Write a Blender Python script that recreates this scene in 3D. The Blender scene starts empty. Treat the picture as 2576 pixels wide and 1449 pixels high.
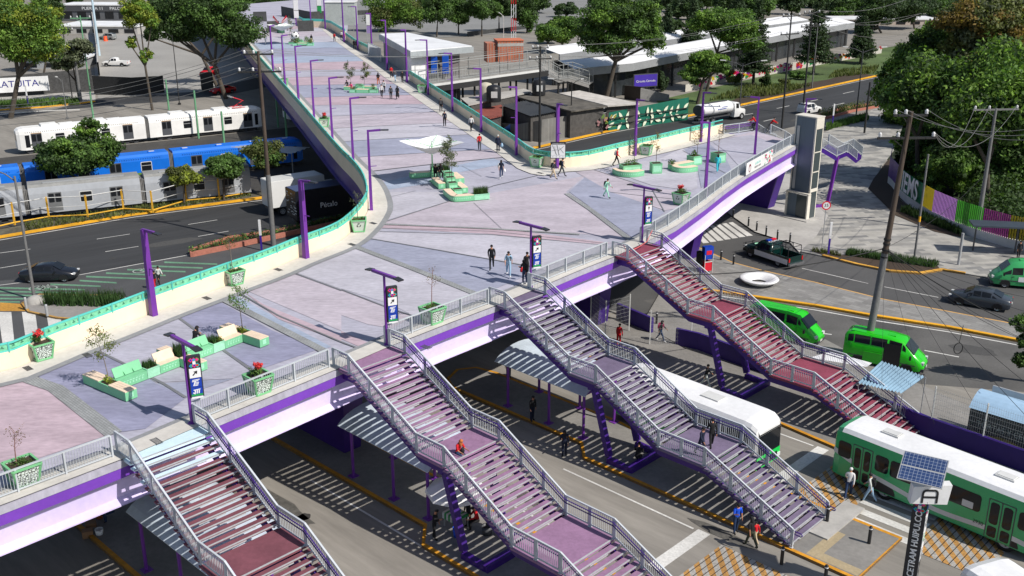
import bpy, math, random
import numpy as np
from mathutils import Vector, Matrix
from math import radians, sin, cos, pi
random.seed(7); RNG = np.random.default_rng(11)
sc = bpy.context.scene
COL = sc.collection
PITCH, FPX, CAMZ = radians(19.45), 2601.0, 28.4
ZD = 7.4
cam = bpy.data.cameras.new('camera'); camo = bpy.data.objects.new('camera', cam); COL.objects.link(camo)
camo.location = (0, 0, CAMZ); camo.rotation_euler = (radians(90) - PITCH, 0, 0)
cam.sensor_width = 36; cam.lens = FPX / 2576 * 36; cam.clip_end = 3000
sc.camera = camo
_f = Vector((0, cos(PITCH), -sin(PITCH))); _u = Vector((0, sin(PITCH), cos(PITCH)))
def at(x, y, z=0.0):
 d = _f * FPX + Vector((1, 0, 0)) * (x - 1288) - _u * (y - 724.5)
 t = (z - CAMZ) / d.z
 return Vector((d.x * t, d.y * t, z))
def K(c, x, y, z=0.0):
 return at(((c - 1) % 3 * 2576 + x) / 3, ((c - 1) // 3 * 1449 + y) / 3, z)
def hgt(P, ytop):
 lo, hi = 0.0, 60.0
 for _ in range(40):
  m = (lo + hi) / 2; v = Vector((P.x, P.y, P.z + m)) - Vector((0, 0, CAMZ))
  if 724.5 - FPX * v.dot(_u) / v.dot(_f) > ytop: lo = m
  else: hi = m
 return lo
SD = Vector((.7195, -.6945, 0)); SN = Vector((.6945, .7195, 0))
def st(s, t, z=0.0): return Vector((SD.x * s + SN.x * t, SD.y * s + SN.y * t, z))
STA = math.atan2(SD.y, SD.x)
MATS = {}
def new_mat(name):
 m = bpy.data.materials.new(name); m.use_nodes = True; nt = m.node_tree
 b = nt.nodes['Principled BSDF']; return m, nt, b
def mat(name, col, rough=.75, var=.12, scale=3.0, metal=0.0, bump=0.0, big=.10, bigscale=.35, stretch=None, trans=0, spec=.4):
 if name in MATS: return MATS[name]
 m, nt, b = new_mat(name); N = nt.nodes; L = nt.links
 b.inputs['Roughness'].default_value = rough; b.inputs['Metallic'].default_value = metal
 b.inputs['Specular IOR Level'].default_value = spec
 g = N.new('ShaderNodeNewGeometry'); src = g.outputs['Position']
 if stretch:
  mp = N.new('ShaderNodeMapping'); mp.inputs['Scale'].default_value = stretch[:3]
  if len(stretch) > 3: mp.vector_type = 'TEXTURE'; mp.inputs['Rotation'].default_value = (0, 0, stretch[3])
  L.new(src, mp.inputs[0]); src = mp.outputs[0]
 n1 = N.new('ShaderNodeTexNoise'); n1.inputs['Scale'].default_value = scale; n1.inputs['Detail'].default_value = 5; n1.inputs['Roughness'].default_value = .65
 n2 = N.new('ShaderNodeTexNoise'); n2.inputs['Scale'].default_value = bigscale; n2.inputs['Detail'].default_value = 3
 L.new(src, n1.inputs['Vector']); L.new(src, n2.inputs['Vector'])
 def rng(n, v):
  r = N.new('ShaderNodeMapRange'); r.inputs[1].default_value = .28; r.inputs[2].default_value = .72
  r.inputs[3].default_value = 1 - v; r.inputs[4].default_value = 1 + v; L.new(n.outputs['Fac'], r.inputs[0]); return r
 a, c = rng(n1, var), rng(n2, big)
 mu = N.new('ShaderNodeMath'); mu.operation = 'MULTIPLY'; L.new(a.outputs[0], mu.inputs[0]); L.new(c.outputs[0], mu.inputs[1])
 vm = N.new('ShaderNodeVectorMath'); vm.operation = 'SCALE'; vm.inputs[0].default_value = col[:3]
 L.new(mu.outputs[0], vm.inputs['Scale']); L.new(vm.outputs[0], b.inputs['Base Color'])
 if bump:
  bp = N.new('ShaderNodeBump'); bp.inputs['Strength'].default_value = bump; bp.inputs['Distance'].default_value = .02
  L.new(n1.outputs['Fac'], bp.inputs['Height']); L.new(bp.outputs[0], b.inputs['Normal'])
 if trans: b.inputs['Transmission Weight'].default_value = trans
 MATS[name] = m; return m
def srgb(r, g, b, k=1.0):
 f = lambda v: ((v / 255) / 12.92 if v / 255 <= .04045 else ((v / 255 + .055) / 1.055) ** 2.4) * k
 return (f(r), f(g), f(b))
def paint(name, c, rough=.45, metal=0.0, var=.06, **k): return mat(name, c, rough, var, 4.0, metal, **k)
def pave_mat(name, c1, c2, w, h, ang, mortar, bias=0.0):
 m, nt, b = new_mat(name); N = nt.nodes; L = nt.links
 g = N.new('ShaderNodeNewGeometry'); mp = N.new('ShaderNodeMapping'); mp.inputs['Rotation'].default_value = (0, 0, ang)
 L.new(g.outputs['Position'], mp.inputs[0])
 br = N.new('ShaderNodeTexBrick'); br.inputs['Color1'].default_value = (*c1, 1); br.inputs['Color2'].default_value = (*c2, 1)
 br.inputs['Mortar'].default_value = (*mortar, 1); br.inputs['Scale'].default_value = 1; br.inputs['Mortar Size'].default_value = .012
 br.inputs['Brick Width'].default_value = w; br.inputs['Row Height'].default_value = h; br.inputs['Bias'].default_value = bias
 L.new(mp.outputs[0], br.inputs['Vector'])
 n1 = N.new('ShaderNodeTexNoise'); n1.inputs['Scale'].default_value = .6; n1.inputs['Detail'].default_value = 6; L.new(g.outputs['Position'], n1.inputs['Vector'])
 r = N.new('ShaderNodeMapRange'); r.inputs[1].default_value = .3; r.inputs[2].default_value = .7; r.inputs[3].default_value = .82; r.inputs[4].default_value = 1.15
 L.new(n1.outputs['Fac'], r.inputs[0])
 vm = N.new('ShaderNodeVectorMath'); vm.operation = 'SCALE'; L.new(br.outputs['Color'], vm.inputs[0]); L.new(r.outputs[0], vm.inputs['Scale'])
 L.new(vm.outputs[0], b.inputs['Base Color']); b.inputs['Roughness'].default_value = .85
 MATS[name] = m; return m
def glass_mat(name, c=(.012, .014, .017), rough=.08):
 m, nt, b = new_mat(name); b.inputs['Base Color'].default_value = (*c, 1); b.inputs['Roughness'].default_value = rough
 b.inputs['Specular IOR Level'].default_value = .4
 n = nt.nodes.new('ShaderNodeTexNoise'); n.inputs['Scale'].default_value = 1.5
 r = nt.nodes.new('ShaderNodeMapRange'); r.inputs[3].default_value = rough * .5; r.inputs[4].default_value = rough * 2.5
 nt.links.new(n.outputs['Fac'], r.inputs[0]); nt.links.new(r.outputs[0], b.inputs['Roughness'])
 MATS[name] = m; return m
KID = {}
def adopt(o, par):
 o.parent = par; KID.setdefault(par.name, []).append(o)
def KIDS(o): return KID.get(o.name, [])
class MB:
 def __init__(s): s.v = []; s.f = []; s.m = []; s.sm = []
 def add(s, vs, fs, m=0, smooth=False):
  o = len(s.v); s.v += [tuple(v) for v in vs]
  for f in fs: s.f.append(tuple(i + o for i in f)); s.m.append(m); s.sm.append(smooth)
  return s
 def quad(s, a, b, c, d, m=0): return s.add([a, b, c, d], [(0, 1, 2, 3)], m)
 def poly(s, pts, m=0): return s.add(pts, [tuple(range(len(pts)))], m)
 def box(s, c, d, rz=0.0, m=0, tilt=None):
  x, y, z = d[0] / 2, d[1] / 2, d[2] / 2
  M = Matrix.Rotation(rz, 3, 'Z')
  if tilt: M = M @ Matrix.Rotation(tilt[1], 3, tilt[0])
  vs = [Vector(c) + M @ Vector(p) for p in ((-x, -y, -z), (x, -y, -z), (x, y, -z), (-x, y, -z), (-x, -y, z), (x, -y, z), (x, y, z), (-x, y, z))]
  return s.add(vs, [(0, 3, 2, 1), (4, 5, 6, 7), (0, 1, 5, 4), (1, 2, 6, 5), (2, 3, 7, 6), (3, 0, 4, 7)], m)
 def bar(s, p, q, w, h, m=0, up=(0, 0, 1)):
  p, q = Vector(p), Vector(q); d = (q - p).normalized(); sd = d.cross(Vector(up))
  if sd.length < 1e-4: sd = d.cross(Vector((0, 1, 0)))
  sd.normalize(); u = sd.cross(d).normalized(); a, b = sd * w / 2, u * h / 2
  vs = [p - a - b, p + a - b, p + a + b, p - a + b, q - a - b, q + a - b, q + a + b, q - a + b]
  return s.add(vs, [(0, 1, 2, 3), (7, 6, 5, 4), (0, 4, 5, 1), (1, 5, 6, 2), (2, 6, 7, 3), (3, 7, 4, 0)], m)
 def tube(s, p, q, r0, r1=None, n=8, m=0, caps=True, smooth=True):
  r1 = r0 if r1 is None else r1; p, q = Vector(p), Vector(q); d = (q - p).normalized()
  a = d.orthogonal().normalized(); b = d.cross(a); vs = []
  for c, r in ((p, r0), (q, r1)):
   for i in range(n):
    t = 2 * pi * i / n; vs.append(c + a * cos(t) * r + b * sin(t) * r)
  s.add(vs, [(i, (i + 1) % n, n + (i + 1) % n, n + i) for i in range(n)], m, smooth)
  if caps: s.add(vs, [tuple(range(n))[::-1], tuple(range(n, 2 * n))], m)
  return s
 def path(s, pts, r, n=6, m=0, r1=None):
  k = len(pts) - 1
  for i in range(k):
   ra = r if r1 is None else r + (r1 - r) * i / k; rb = r if r1 is None else r + (r1 - r) * (i + 1) / k
   s.tube(pts[i], pts[i + 1], ra, rb, n, m)
  return s
 def prism(s, pts, z0, z1, m=0, mt=None):
  n = len(pts); a = 0
  for i in range(n): a += pts[i][0] * pts[(i + 1) % n][1] - pts[(i + 1) % n][0] * pts[i][1]
  if a < 0: pts = pts[::-1]
  vs = [(p[0], p[1], z0) for p in pts] + [(p[0], p[1], z1) for p in pts]
  s.add(vs, [(i, (i + 1) % n, n + (i + 1) % n, n + i) for i in range(n)] + [tuple(range(n))[::-1]], m)
  return s.add(vs[n:], [tuple(range(n))], m if mt is None else mt)
 def lathe(s, c, prof, n=16, m=0, smooth=True):
  vs = []; c = Vector(c)
  for r, z in prof:
   for i in range(n): vs.append(c + Vector((r * cos(2 * pi * i / n), r * sin(2 * pi * i / n), z)))
  k = len(prof)
  return s.add(vs, [(j * n + i, j * n + (i + 1) % n, (j + 1) * n + (i + 1) % n, (j + 1) * n + i) for j in range(k - 1) for i in range(n)], m, smooth)
 def ball(s, c, r, n=12, k=8, m=0):
  r = (r, r, r) if not isinstance(r, (tuple, list)) else r; vs = []; c = Vector(c)
  for j in range(k + 1):
   a = -pi / 2 + pi * j / k
   for i in range(n): vs.append(c + Vector((r[0] * cos(a) * cos(2 * pi * i / n), r[1] * cos(a) * sin(2 * pi * i / n), r[2] * sin(a))))
  return s.add(vs, [(j * n + i, j * n + (i + 1) % n, (j + 1) * n + (i + 1) % n, (j + 1) * n + i) for j in range(k) for i in range(n)], m, True)
 def wall(s, pts, z0, z1, t, m=0):
  off = offset(pts, t); n = len(pts)
  vs = [(p[0], p[1], z0) for p in pts] + [(p[0], p[1], z1) for p in pts] + [(p[0], p[1], z0) for p in off] + [(p[0], p[1], z1) for p in off]
  F = []
  for i in range(n - 1):
   F += [(i, i + 1, n + i + 1, n + i), (2 * n + i + 1, 2 * n + i, 3 * n + i, 3 * n + i + 1), (n + i, n + i + 1, 3 * n + i + 1, 3 * n + i), (2 * n + i, 2 * n + i + 1, i + 1, i)]
  F += [(0, n, 3 * n, 2 * n), (n - 1, 3 * n - 1, 4 * n - 1, 2 * n - 1)]
  return s.add(vs, F, m)
 def strip(s, a, b, m=0):
  n = len(a)
  return s.add(list(a) + list(b), [(i, i + 1, n + i + 1, n + i) for i in range(n - 1)], m)
 def build(s, name, mats, parent=None, loc=None, rz=0.0):
  me = bpy.data.meshes.new(name); me.from_pydata(s.v, [], s.f)
  mats = mats if isinstance(mats, (list, tuple)) else [mats]
  for m_ in mats: me.materials.append(m_)
  me.polygons.foreach_set('material_index', s.m); me.polygons.foreach_set('use_smooth', s.sm); me.update()
  o = bpy.data.objects.new(name, me); COL.objects.link(o)
  if parent: adopt(o, parent)
  if loc is not None: o.location = loc
  o.rotation_euler.z = rz
  return o
def offset(pts, d):
 out = []; n = len(pts)
 for i in range(n):
  a = Vector((pts[max(i - 1, 0)][0], pts[max(i - 1, 0)][1])); b = Vector((pts[min(i + 1, n - 1)][0], pts[min(i + 1, n - 1)][1]))
  t = (b - a).normalized(); out.append(Vector((pts[i][0] - t.y * d, pts[i][1] + t.x * d, pts[i][2] if len(pts[i]) > 2 else 0)))
 return out
def resample(pts, step):
 P = [Vector(p) for p in pts]; out = [P[0]]; acc = 0
 for i in range(len(P) - 1):
  L = (P[i + 1] - P[i]).length; d = step - acc
  while d <= L: out.append(P[i].lerp(P[i + 1], d / L)); d += step
  acc = (acc + L) % step
 return out
def smooth_line(pts, k=2):
 P = [Vector(p) for p in pts]
 for _ in range(k):
  Q = [P[0]]
  for i in range(len(P) - 1): Q += [P[i].lerp(P[i + 1], .25), P[i].lerp(P[i + 1], .75)]
  P = Q + [P[-1]]
 return P
def tag(o, label=None, cat=None, group=None, kind=None):
 if label: o['label'] = label
 if cat: o['category'] = cat
 if group: o['group'] = group
 if kind: o['kind'] = kind
 return o
def thing(name, label, cat, loc=(0, 0, 0), rz=0.0, group=None):
 o = bpy.data.objects.new(name, None); COL.objects.link(o); o.location = loc; o.rotation_euler = (0, 0, rz); o.empty_display_size = .3
 return tag(o, label, cat, group)
def dup(root, loc=None, rz=None, label=None, group=None):
 def cp(o, par):
  c = o.copy(); COL.objects.link(c)
  if par: adopt(c, par)
  for ch in KIDS(o): cp(ch, c)
  return c
 r = cp(root, None)
 if loc is not None: r.location = loc
 if rz is not None: r.rotation_euler = (0, 0, rz)
 if label: r['label'] = label
 if group: r['group'] = group
 return r
def sheet(name, pts, z, m, kind='structure'):
 b = MB(); b.poly([(p[0], p[1], z) for p in pts]); o = b.build(name, m); return tag(o, kind=kind)
def text_mesh(s, size, mtl, parent, loc, rot, name='lettering', align='CENTER', depth=.004, sx=1.0, bold=0.0):
 c = bpy.data.curves.new(name, 'FONT'); c.body = s; c.size = size; c.align_x = align; c.align_y = 'CENTER'; c.extrude = depth; c.offset = bold
 t = bpy.data.objects.new(name, c); me = bpy.data.meshes.new_from_object(t); bpy.data.objects.remove(t)
 me.materials.clear(); me.materials.append(mtl)
 o = bpy.data.objects.new(name, me); COL.objects.link(o); adopt(o, parent); o.location = loc; o.rotation_euler = rot; o.scale = (sx, 1, 1)
 return o
def face_z(p):
 return math.atan2(-p.y, -p.x) + pi / 2
WHITE = paint('white_paint', (.78, .78, .78)); OFFW = paint('off_white_paint', (.62, .62, .60))
BLACK = paint('black_metal', (.018, .018, .02), .4); DGREY = paint('dark_grey_metal', (.07, .072, .078), .5)
RAILG = paint('pale_grey_rail_paint', (.50, .53, .56), .4); PURP = paint('purple_paint', srgb(110, 52, 148), .4)
DPURP = paint('deep_purple_paint', srgb(62, 30, 120), .45, big=.2); LAV = paint('lavender_paint', srgb(214, 200, 238), .5, big=.14, bigscale=.15)
VPURP = paint('violet_beam_paint', srgb(118, 66, 178), .45)
TURQ = paint('turquoise_paint', srgb(92, 200, 188), .5); MINT = paint('mint_green_paint', srgb(124, 194, 148), .55)
PMINT = paint('pale_mint_panel', srgb(165, 225, 190), .55, var=.2, scale=14) if False else mat('pale_mint_panel', srgb(160, 220, 185), .55, .16, 9)
CREAM = mat('cream_rendered_wall', srgb(238, 220, 192), .85, .04, 2, big=.05)
CONC = mat('pale_concrete', (.40, .385, .36), .9, .12, 2.5, bump=.15, big=.14); CONCD = mat('grey_concrete', (.23, .225, .215), .9, .16, 2, bump=.2, big=.18)
ASPH = mat('asphalt', (.058, .059, .062), .85, .16, 7, big=.16, bigscale=.2, bump=.1); ASPHL = mat('worn_asphalt', (.235, .218, .192), .88, .16, 2.2, big=.2, bigscale=.3, stretch=(7, .9, 1, math.atan2(-.6945, .7195)))
ASPHD = mat('dark_fresh_asphalt', (.042, .043, .045), .8, .18, 1.6, big=.2, bigscale=.25, stretch=(9, .8, 1, radians(37)))
YEL = mat('yellow_kerb_paint', srgb(225, 165, 35), .7, .16, 5, big=.2); OCHRE = mat('ochre_road_paint', srgb(190, 140, 60), .8, .28, 6, big=.2)
ROADW = mat('white_road_paint', (.58, .57, .54), .8, .2, 7, big=.2); SOIL = mat('planting_soil', (.055, .038, .026), .95, .35, 12)
GLASS = glass_mat('dark_glass'); RUBB = paint('black_rubber', (.015, .015, .016), .85); CHROME = paint('bare_metal', (.55, .55, .56), .25, .9)
WOODS = mat('pale_bench_boards', srgb(228, 205, 180), .7, .08, 3, stretch=(1, 1, 1)); JOINT = mat('dark_joint_paving', (.17, .175, .19), .9, .2, 9)
BRICK = pave_mat('orange_brickwork', srgb(190, 105, 75), srgb(170, 90, 62), .25, .1, 0, (.3, .25, .2))
STEEL = paint('galvanised_steel', (.42, .43, .44), .5, .3)
# ================================================================ ground, roads, pavements
def P2(lst, z=0.0): return [K(*a, z) for a in lst]
def struct(name, b, m, kind='structure'): return tag(b.build(name, m), kind=kind)
g = MB(); g.quad((-700, -40, 0), (700, -40, 0), (700, 1500, 0), (-700, 1500, 0)); struct('ground', g, ASPHL)
NE = [Vector(p) for p in ((-150, 24, 0), (-90, 65, 0), (-48.9, 94.6, 0), (-39, 102.7, 0), (-27.3, 109.6, 0), (-10, 124, 0), (3.8, 137, 0), (13.6, 147.5, 0), (26.4, 159.3, 0), (37.4, 170.3, 0), (51.4, 184.4, 0), (71, 204.5, 0), (110, 245, 0), (180, 320, 0))]
SE = [Vector(p) for p in ((-150, 3, 0), (-60, 64, 0), (-37, 80, 0), (-26, 88, 0), (-12, 100, 0), (4, 114, 0), (18, 128, 0), (32, 143, 0), (48.1, 158.1, 0), (59.9, 170, 0), (80, 188, 0), (120, 228, 0), (190, 300, 0))]
sheet('avenue', NE + SE[::-1], .004, ASPHD)
def kerb(name, pts, w=.35, h=.15, m=YEL, closed=False):
 b = MB(); b.wall(pts, 0, h, w); return struct(name, b, m)
kerb('avenue_kerb', NE, .45, .18)
b = MB(); off = offset(NE, -.5); off2 = offset(NE, -.68); b.strip([p + Vector((0, 0, .008)) for p in off], [p + Vector((0, 0, .008)) for p in off2]); struct('edge_line', b, ROADW)
b = MB()
for k, (a0, a1) in enumerate((((4, 730, 355), (4, 980, 317)), ((4, 1420, 245), (4, 1640, 210)), ((4, 0, 460), (4, 230, 430)), ((4, 795, 450), (4, 1045, 410)), ((4, 1495, 335), (4, 1725, 295)), ((4, -500, 655), (4, 200, 541)),
       ((3, 710, 818), (3, 805, 798)), ((3, 965, 763), (3, 1050, 745)), ((3, 1210, 706), (3, 1295, 687)), ((3, 610, 915), (3, 700, 895)), ((3, 1130, 797), (3, 1220, 777)), ((3, 450, 870), (3, 530, 856)))):
 p, q = K(*a0, .009), K(*a1, .009); d = (q - p).normalized(); n = Vector((-d.y, d.x, 0)) * (.06 if k < 6 else .1)
 b.quad(p + n, p - n, q - n, q + n)
p = [K(4, 600, 625, .009), K(4, 1450, 470, .009)]; d = (p[1] - p[0]).normalized(); n = Vector((-d.y, d.x, 0)) * .07; b.quad(p[0] + n, p[0] - n, p[1] - n, p[1] + n)
p = [K(4, -60, 710, .009), K(4, 160, 683, .009)]; b.quad(p[0] + n, p[0] - n, p[1] - n, p[1] + n)
struct('lane_markings', b, ROADW)
sheet('side_road', [K(4, -400, 700), K(4, 600, 625), K(4, 1450, 470), K(4, 2576, 300), K(5, 700, 0), K(5, 900, 600), K(4, 2300, 700), K(4, 900, 1000), K(4, -300, 1500)], .0042, mat('apron_asphalt', (.075, .076, .078), .85, .14, 7, big=.14))
GRN = mat('green_cycle_paint', srgb(98, 138, 112), .85, .25, 5, big=.2)
b = MB()
for x0, y0, x1, y1 in ((1240, 524, 1640, 545), (1110, 552, 1530, 574), (960, 580, 1400, 602), (800, 606, 1250, 630), (650, 632, 1110, 656), (600, 662, 880, 686), (380, 690, 760, 712), (-200, 712, 640, 738), (-200, 740, 590, 762), (-200, 768, 470, 786), (-200, 796, 360, 808), (-200, 824, 150, 830)): b.quad(K(4, x0, y0, .0125), K(4, x0, y0 + 12, .0125), K(4, x1, y1 + 5, .0125), K(4, x1, y1 - 6, .0125))
struct('cycle_hatching', b, GRN)
b = MB()
for cx_, cy_, sc_ in ((1110, 595, 1.0), (330, 725, 1.0)):
 for dx in (-55, 45):
  c0 = K(4, cx_ + dx, cy_, .017)
  for i in range(14):
   t0, t1 = 2 * pi * i / 14, 2 * pi * (i + 1) / 14
   b.quad(c0 + Vector((cos(t0), sin(t0), 0)) * .62, c0 + Vector((cos(t0), sin(t0), 0)) * .5, c0 + Vector((cos(t1), sin(t1), 0)) * .5, c0 + Vector((cos(t1), sin(t1), 0)) * .62)
 for u, v in (((-55, 0), (-20, -22)), ((-20, -22), (45, 0)), ((-20, -22), (0, 8)), ((-55, 0), (0, 8)), ((45, 0), (30, -28)), ((0, 8), (30, -22))):
  p, q = K(4, cx_ + u[0], cy_ + u[1], .017), K(4, cx_ + v[0], cy_ + v[1], .017); d = (q - p).normalized(); n = Vector((-d.y, d.x, 0)) * .06
  b.quad(p + n, p - n, q - n, q + n)
struct('cycle_symbols', b, mat('faded_symbol_paint', (.33, .37, .34), .85, .3, 6))
b = MB()
for x in (0, 180, 365, 545):
 b.quad(K(4, x - 15, 905, .0125), K(4, x + 85, 905, .0125), K(4, x + 110 + x * .05, 1150, .0125), K(4, x + 20, 1150, .0125))
struct('crossing_stripes', b, ROADW)
isl = P2([(4, 160, 850), (4, 300, 780), (4, 900, 788), (4, 1010, 830), (4, 760, 990), (4, 420, 960), (4, 210, 915)])
b = MB(); b.prism(isl, 0, .14); struct('traffic_island', b, mat('island_paving', (.27, .255, .24), .9, .15, 4))
b = MB(); b.wall(isl[:3], .0, .15, -.2); b.wall([isl[-1], isl[0]], 0, .15, -.2); b.wall(isl[-3:], 0, .15, -.2); struct('island_kerb', b, mat('ochre_kerb', srgb(180, 140, 75), .85, .2, 4))
sheet('tactile_patch', P2([(4, 0, 835), (4, 160, 845), (4, 200, 900), (4, 0, 900)]), .0165, OCHRE)
FC = P2([(1, -600, 1010), (1, 0, 905), (1, 480, 830), (1, 900, 790), (1, 1300, 765), (1, 1800, 700), (1, 2100, 640)])
FN = P2([(1, -600, 930), (1, 0, 855), (1, 380, 832), (1, 740, 742), (1, 1250, 715), (1, 1500, 640), (1, 2000, 560)])
sheet('far_carriageway', FN + FC[::-1], .004, ASPHD)
sheet('car_park', P2([(1, 740, 742), (1, 700, 400), (1, 560, 60), (1, 900, 40), (1, 2300, 200), (1, 2300, 500), (1, 1500, 690)]), .008, mat('car_park_concrete', (.31, .30, .28), .9, .12, 2, big=.14, bigscale=.08))
kerb('verge_kerb', P2([(1, -300, 850), (1, 0, 835), (1, 370, 812), (1, 720, 770)]), .5, .2)
kerb('white_kerb', P2([(1, -300, 905), (1, 0, 868), (1, 300, 842), (1, 600, 832)]), .3, .15, ROADW)
sheet('verge_paving', P2([(1, -300, 740), (1, 400, 690), (1, 720, 700), (1, 720, 770), (1, 370, 815), (1, -300, 850)]), .02, CONC)
TB = mat('track_ballast', (.055, .052, .048), .95, .4, 6, big=.2)
sheet('track_bed', [Vector((-120, 96, 0)), Vector((-52, 139, 0)), Vector((-30, 153, 0)), Vector((0, 172, 0)), Vector((0, 140, 0)), Vector((-27.3, 110.4, 0)), Vector((-39, 103.4, 0)), Vector((-48.9, 95.3, 0)), Vector((-120, 46, 0))], .012, TB)
b = MB(); q = [p for p in NE[1:6]]; o1 = offset(q, .46); o2 = offset(q, 2.6); b.strip([p + Vector((0, 0, .16)) for p in o1], [p + Vector((0, 0, .2)) for p in o2]); b.strip([p + Vector((0, 0, .2)) for p in o2], [p + Vector((0, 0, .014)) for p in offset(q, 3.4)])
struct('rough_verge', b, mat('rubble_earth', (.10, .092, .066), .95, .5, 3, big=.3, bump=.6))
R1 = P2([(5, 1500, 1140), (5, 1850, 720), (5, 2400, 420), (6, 170, 210), (6, 330, 150), (6, 545, 300), (6, 815, 385), (6, 880, 455), (6, 1050, 490), (6, 1300, 555), (6, 1560, 608), (6, 1800, 625), (6, 1960, 598), (6, 2130, 625), (6, 2576, 720), (6, 4200, 1100), (6, 4200, 1500), (6, 2576, 1020), (6, 2400, 985), (6, 1500, 815), (6, 1000, 690), (6, 600, 600), (6, 380, 540), (6, 130, 430), (6, 0, 470), (5, 2300, 950), (5, 2000, 890)])
ROADR = mat('side_street_asphalt', (.082, .081, .080), .85, .12, 7, big=.14, bigscale=.25)
sheet('side_street', R1, .0045, ROADR)
M0 = P2([(6, 130, 430), (6, 380, 540), (6, 600, 600), (6, 1000, 690), (6, 1500, 815), (6, 2400, 985), (6, 3400, 1190)]); M1 = P2([(6, 100, 745), (6, 300, 770), (6, 500, 800), (6, 1000, 872), (6, 1400, 943), (6, 2000, 1035), (6, 2530, 1135), (6, 3400, 1290)])
PAVM = pave_mat('grey_stone_paving', (.20, .195, .185), (.27, .265, .25), .9, .45, -STA, (.15, .145, .14))
b = MB(); b.prism(M0 + M1[::-1], 0, .13); struct('median_pavement', b, PAVM)
b = MB(); b.wall(M0, .0, .138, -.16); struct('median_thin_kerb', b, mat('pale_orange_kerb', srgb(205, 160, 95), .8, .15, 5))
b = MB(); b.wall(M1, .0, .20, .34); struct('median_kerb', b, YEL)
o3, o4 = offset(M1, -.5), offset(M1, -.68); b = MB(); b.strip([p + Vector((0, 0, .02)) for p in o3], [p + Vector((0, 0, .02)) for p in o4]); struct('median_edge_line', b, ROADW)
VR = P2([(6, -300, 820), (6, 100, 760), (6, 500, 800), (6, 1400, 943), (6, 2530, 1135), (6, 3600, 1330), (9, 3600, 400), (9, 2576, 60), (6, 1800, 1449), (6, 900, 1180), (6, 100, 980)])
sheet('van_street', VR, .0055, mat('van_street_asphalt', (.105, .102, .097), .86, .14, 6, big=.2, bigscale=.3))
b = MB()
for a0, a1 in (((6, 1010, 1062), (6, 1125, 1075)), ((6, 1825, 1195), (6, 2085, 1245)), ((6, 900, 575), (6, 1400, 690)), ((6, 1520, 715), (6, 1930, 795))):
 p, q = K(*a0, .011), K(*a1, .011); d = (q - p).normalized(); n = Vector((-d.y, d.x, 0)) * (.075 if a0[1] > 1000 and a0[2] > 900 else .05); b.quad(p + n, p - n, q - n, q + n)
struct('street_lines', b, ROADW)
PL = P2([(6, 330, 150), (6, 545, 300), (6, 815, 385), (6, 880, 455), (6, 1050, 490), (6, 1300, 555), (6, 1560, 608), (6, 1800, 625), (6, 1960, 598), (6, 2130, 625), (6, 2576, 700), (6, 3600, 900), (6, 3600, 500), (6, 2576, 430), (6, 2100, 300), (6, 1700, 140), (3, 1420, 1430), (3, 1500, 1260), (3, 1600, 1130), (3, 1680, 900), (3, 1560, 800), (3, 1440, 830), (3, 1060, 1010), (3, 860, 1080), (3, 700, 1300), (6, 350, 60)])
TILE = pave_mat('pale_and_grey_setts', (.095, .10, .11), (.38, .365, .33), 1.5, .62, -.16, (.27, .26, .25), .3)
b = MB(); b.prism(PL, 0, .12, 0); struct('plaza_pavement', b, TILE)
sheet('lift_forecourt', P2([(6, 330, 150), (6, 545, 300), (6, 815, 385), (6, 880, 455), (6, 1010, 330), (6, 1100, 180), (6, 960, 60), (3, 1000, 1300), (3, 900, 1180), (3, 700, 1300), (6, 350, 60)], .12), .126, CONC)
b = MB(); q = PL[4:10]; b.wall(q, 0, .19, .3); struct('planting_kerb', b, mat('weathered_yellow_kerb', srgb(200, 150, 60), .8, .3, 3, big=.25))
sheet('planting_bed', P2([(6, 960, 440), (6, 1200, 478), (6, 1560, 520), (6, 1920, 560), (6, 1950, 590), (6, 1780, 606), (6, 1560, 590), (6, 1300, 538), (6, 1060, 478)], .12), .17, SOIL)
sheet('fence_bed', P2([(3, 1560, 1200), (3, 1640, 1449), (6, 1640, 60), (6, 1800, 180), (6, 2100, 300), (6, 2110, 345), (6, 1900, 300), (6, 1600, 175), (3, 1400, 1425), (3, 1440, 1350)], .12), .16, SOIL)
b = MB()
for k in range(7): x = 355 - k * 48; b.quad(K(6, x - 10, 232 + k * 8, .0105), K(6, x + 22, 226 + k * 8, .0105), K(6, x + 175 - k * 7, 328 + k * 9, .0105), K(6, x + 130 - k * 7, 333 + k * 9, .0105))
struct('zebra_crossing', b, ROADW)
def stripes(name, cs, t, n, m1, m2, z=.02, gap=.0):
 b = MB(); (s0, t0), (s1, t1) = cs; L = (s1 - s0) + (t1 - t0); k = 0; u = -(t1 - t0)
 while u < (s1 - s0):
  v = u + t
  P = []
  for (ss, tt) in ((u, 0), (v, 0), (v + (t1 - t0), t1 - t0), (u + (t1 - t0), t1 - t0)): P.append([ss, tt])
  def clip(P, f, c):
   Q = []
   for i in range(len(P)):
    a, bb = P[i], P[(i + 1) % len(P)]; fa, fb = f * (a[0] - c), f * (bb[0] - c)
    if fa >= 0: Q.append(a)
    if (fa >= 0) != (fb >= 0): w = fa / (fa - fb); Q.append([a[0] + (bb[0] - a[0]) * w, a[1] + (bb[1] - a[1]) * w])
   return Q
  P = clip(P, 1, 0); P = clip(P, -1, s1 - s0) if P else P
  if len(P) > 2: b.poly([st(s0 + p[0], t1 - p[1], z) for p in P], k % 2)
  u = v; k += 1
 for i in range(int((s1 - s0) / .3)):
  s = s0 + .15 + i * .3; b.quad(st(s, t0, z + .004), st(s + .04, t0, z + .004), st(s + .04, t1, z + .004), st(s, t1, z + .004), 2)
 return struct(name, b, [m1, m2, BLACK])
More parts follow.
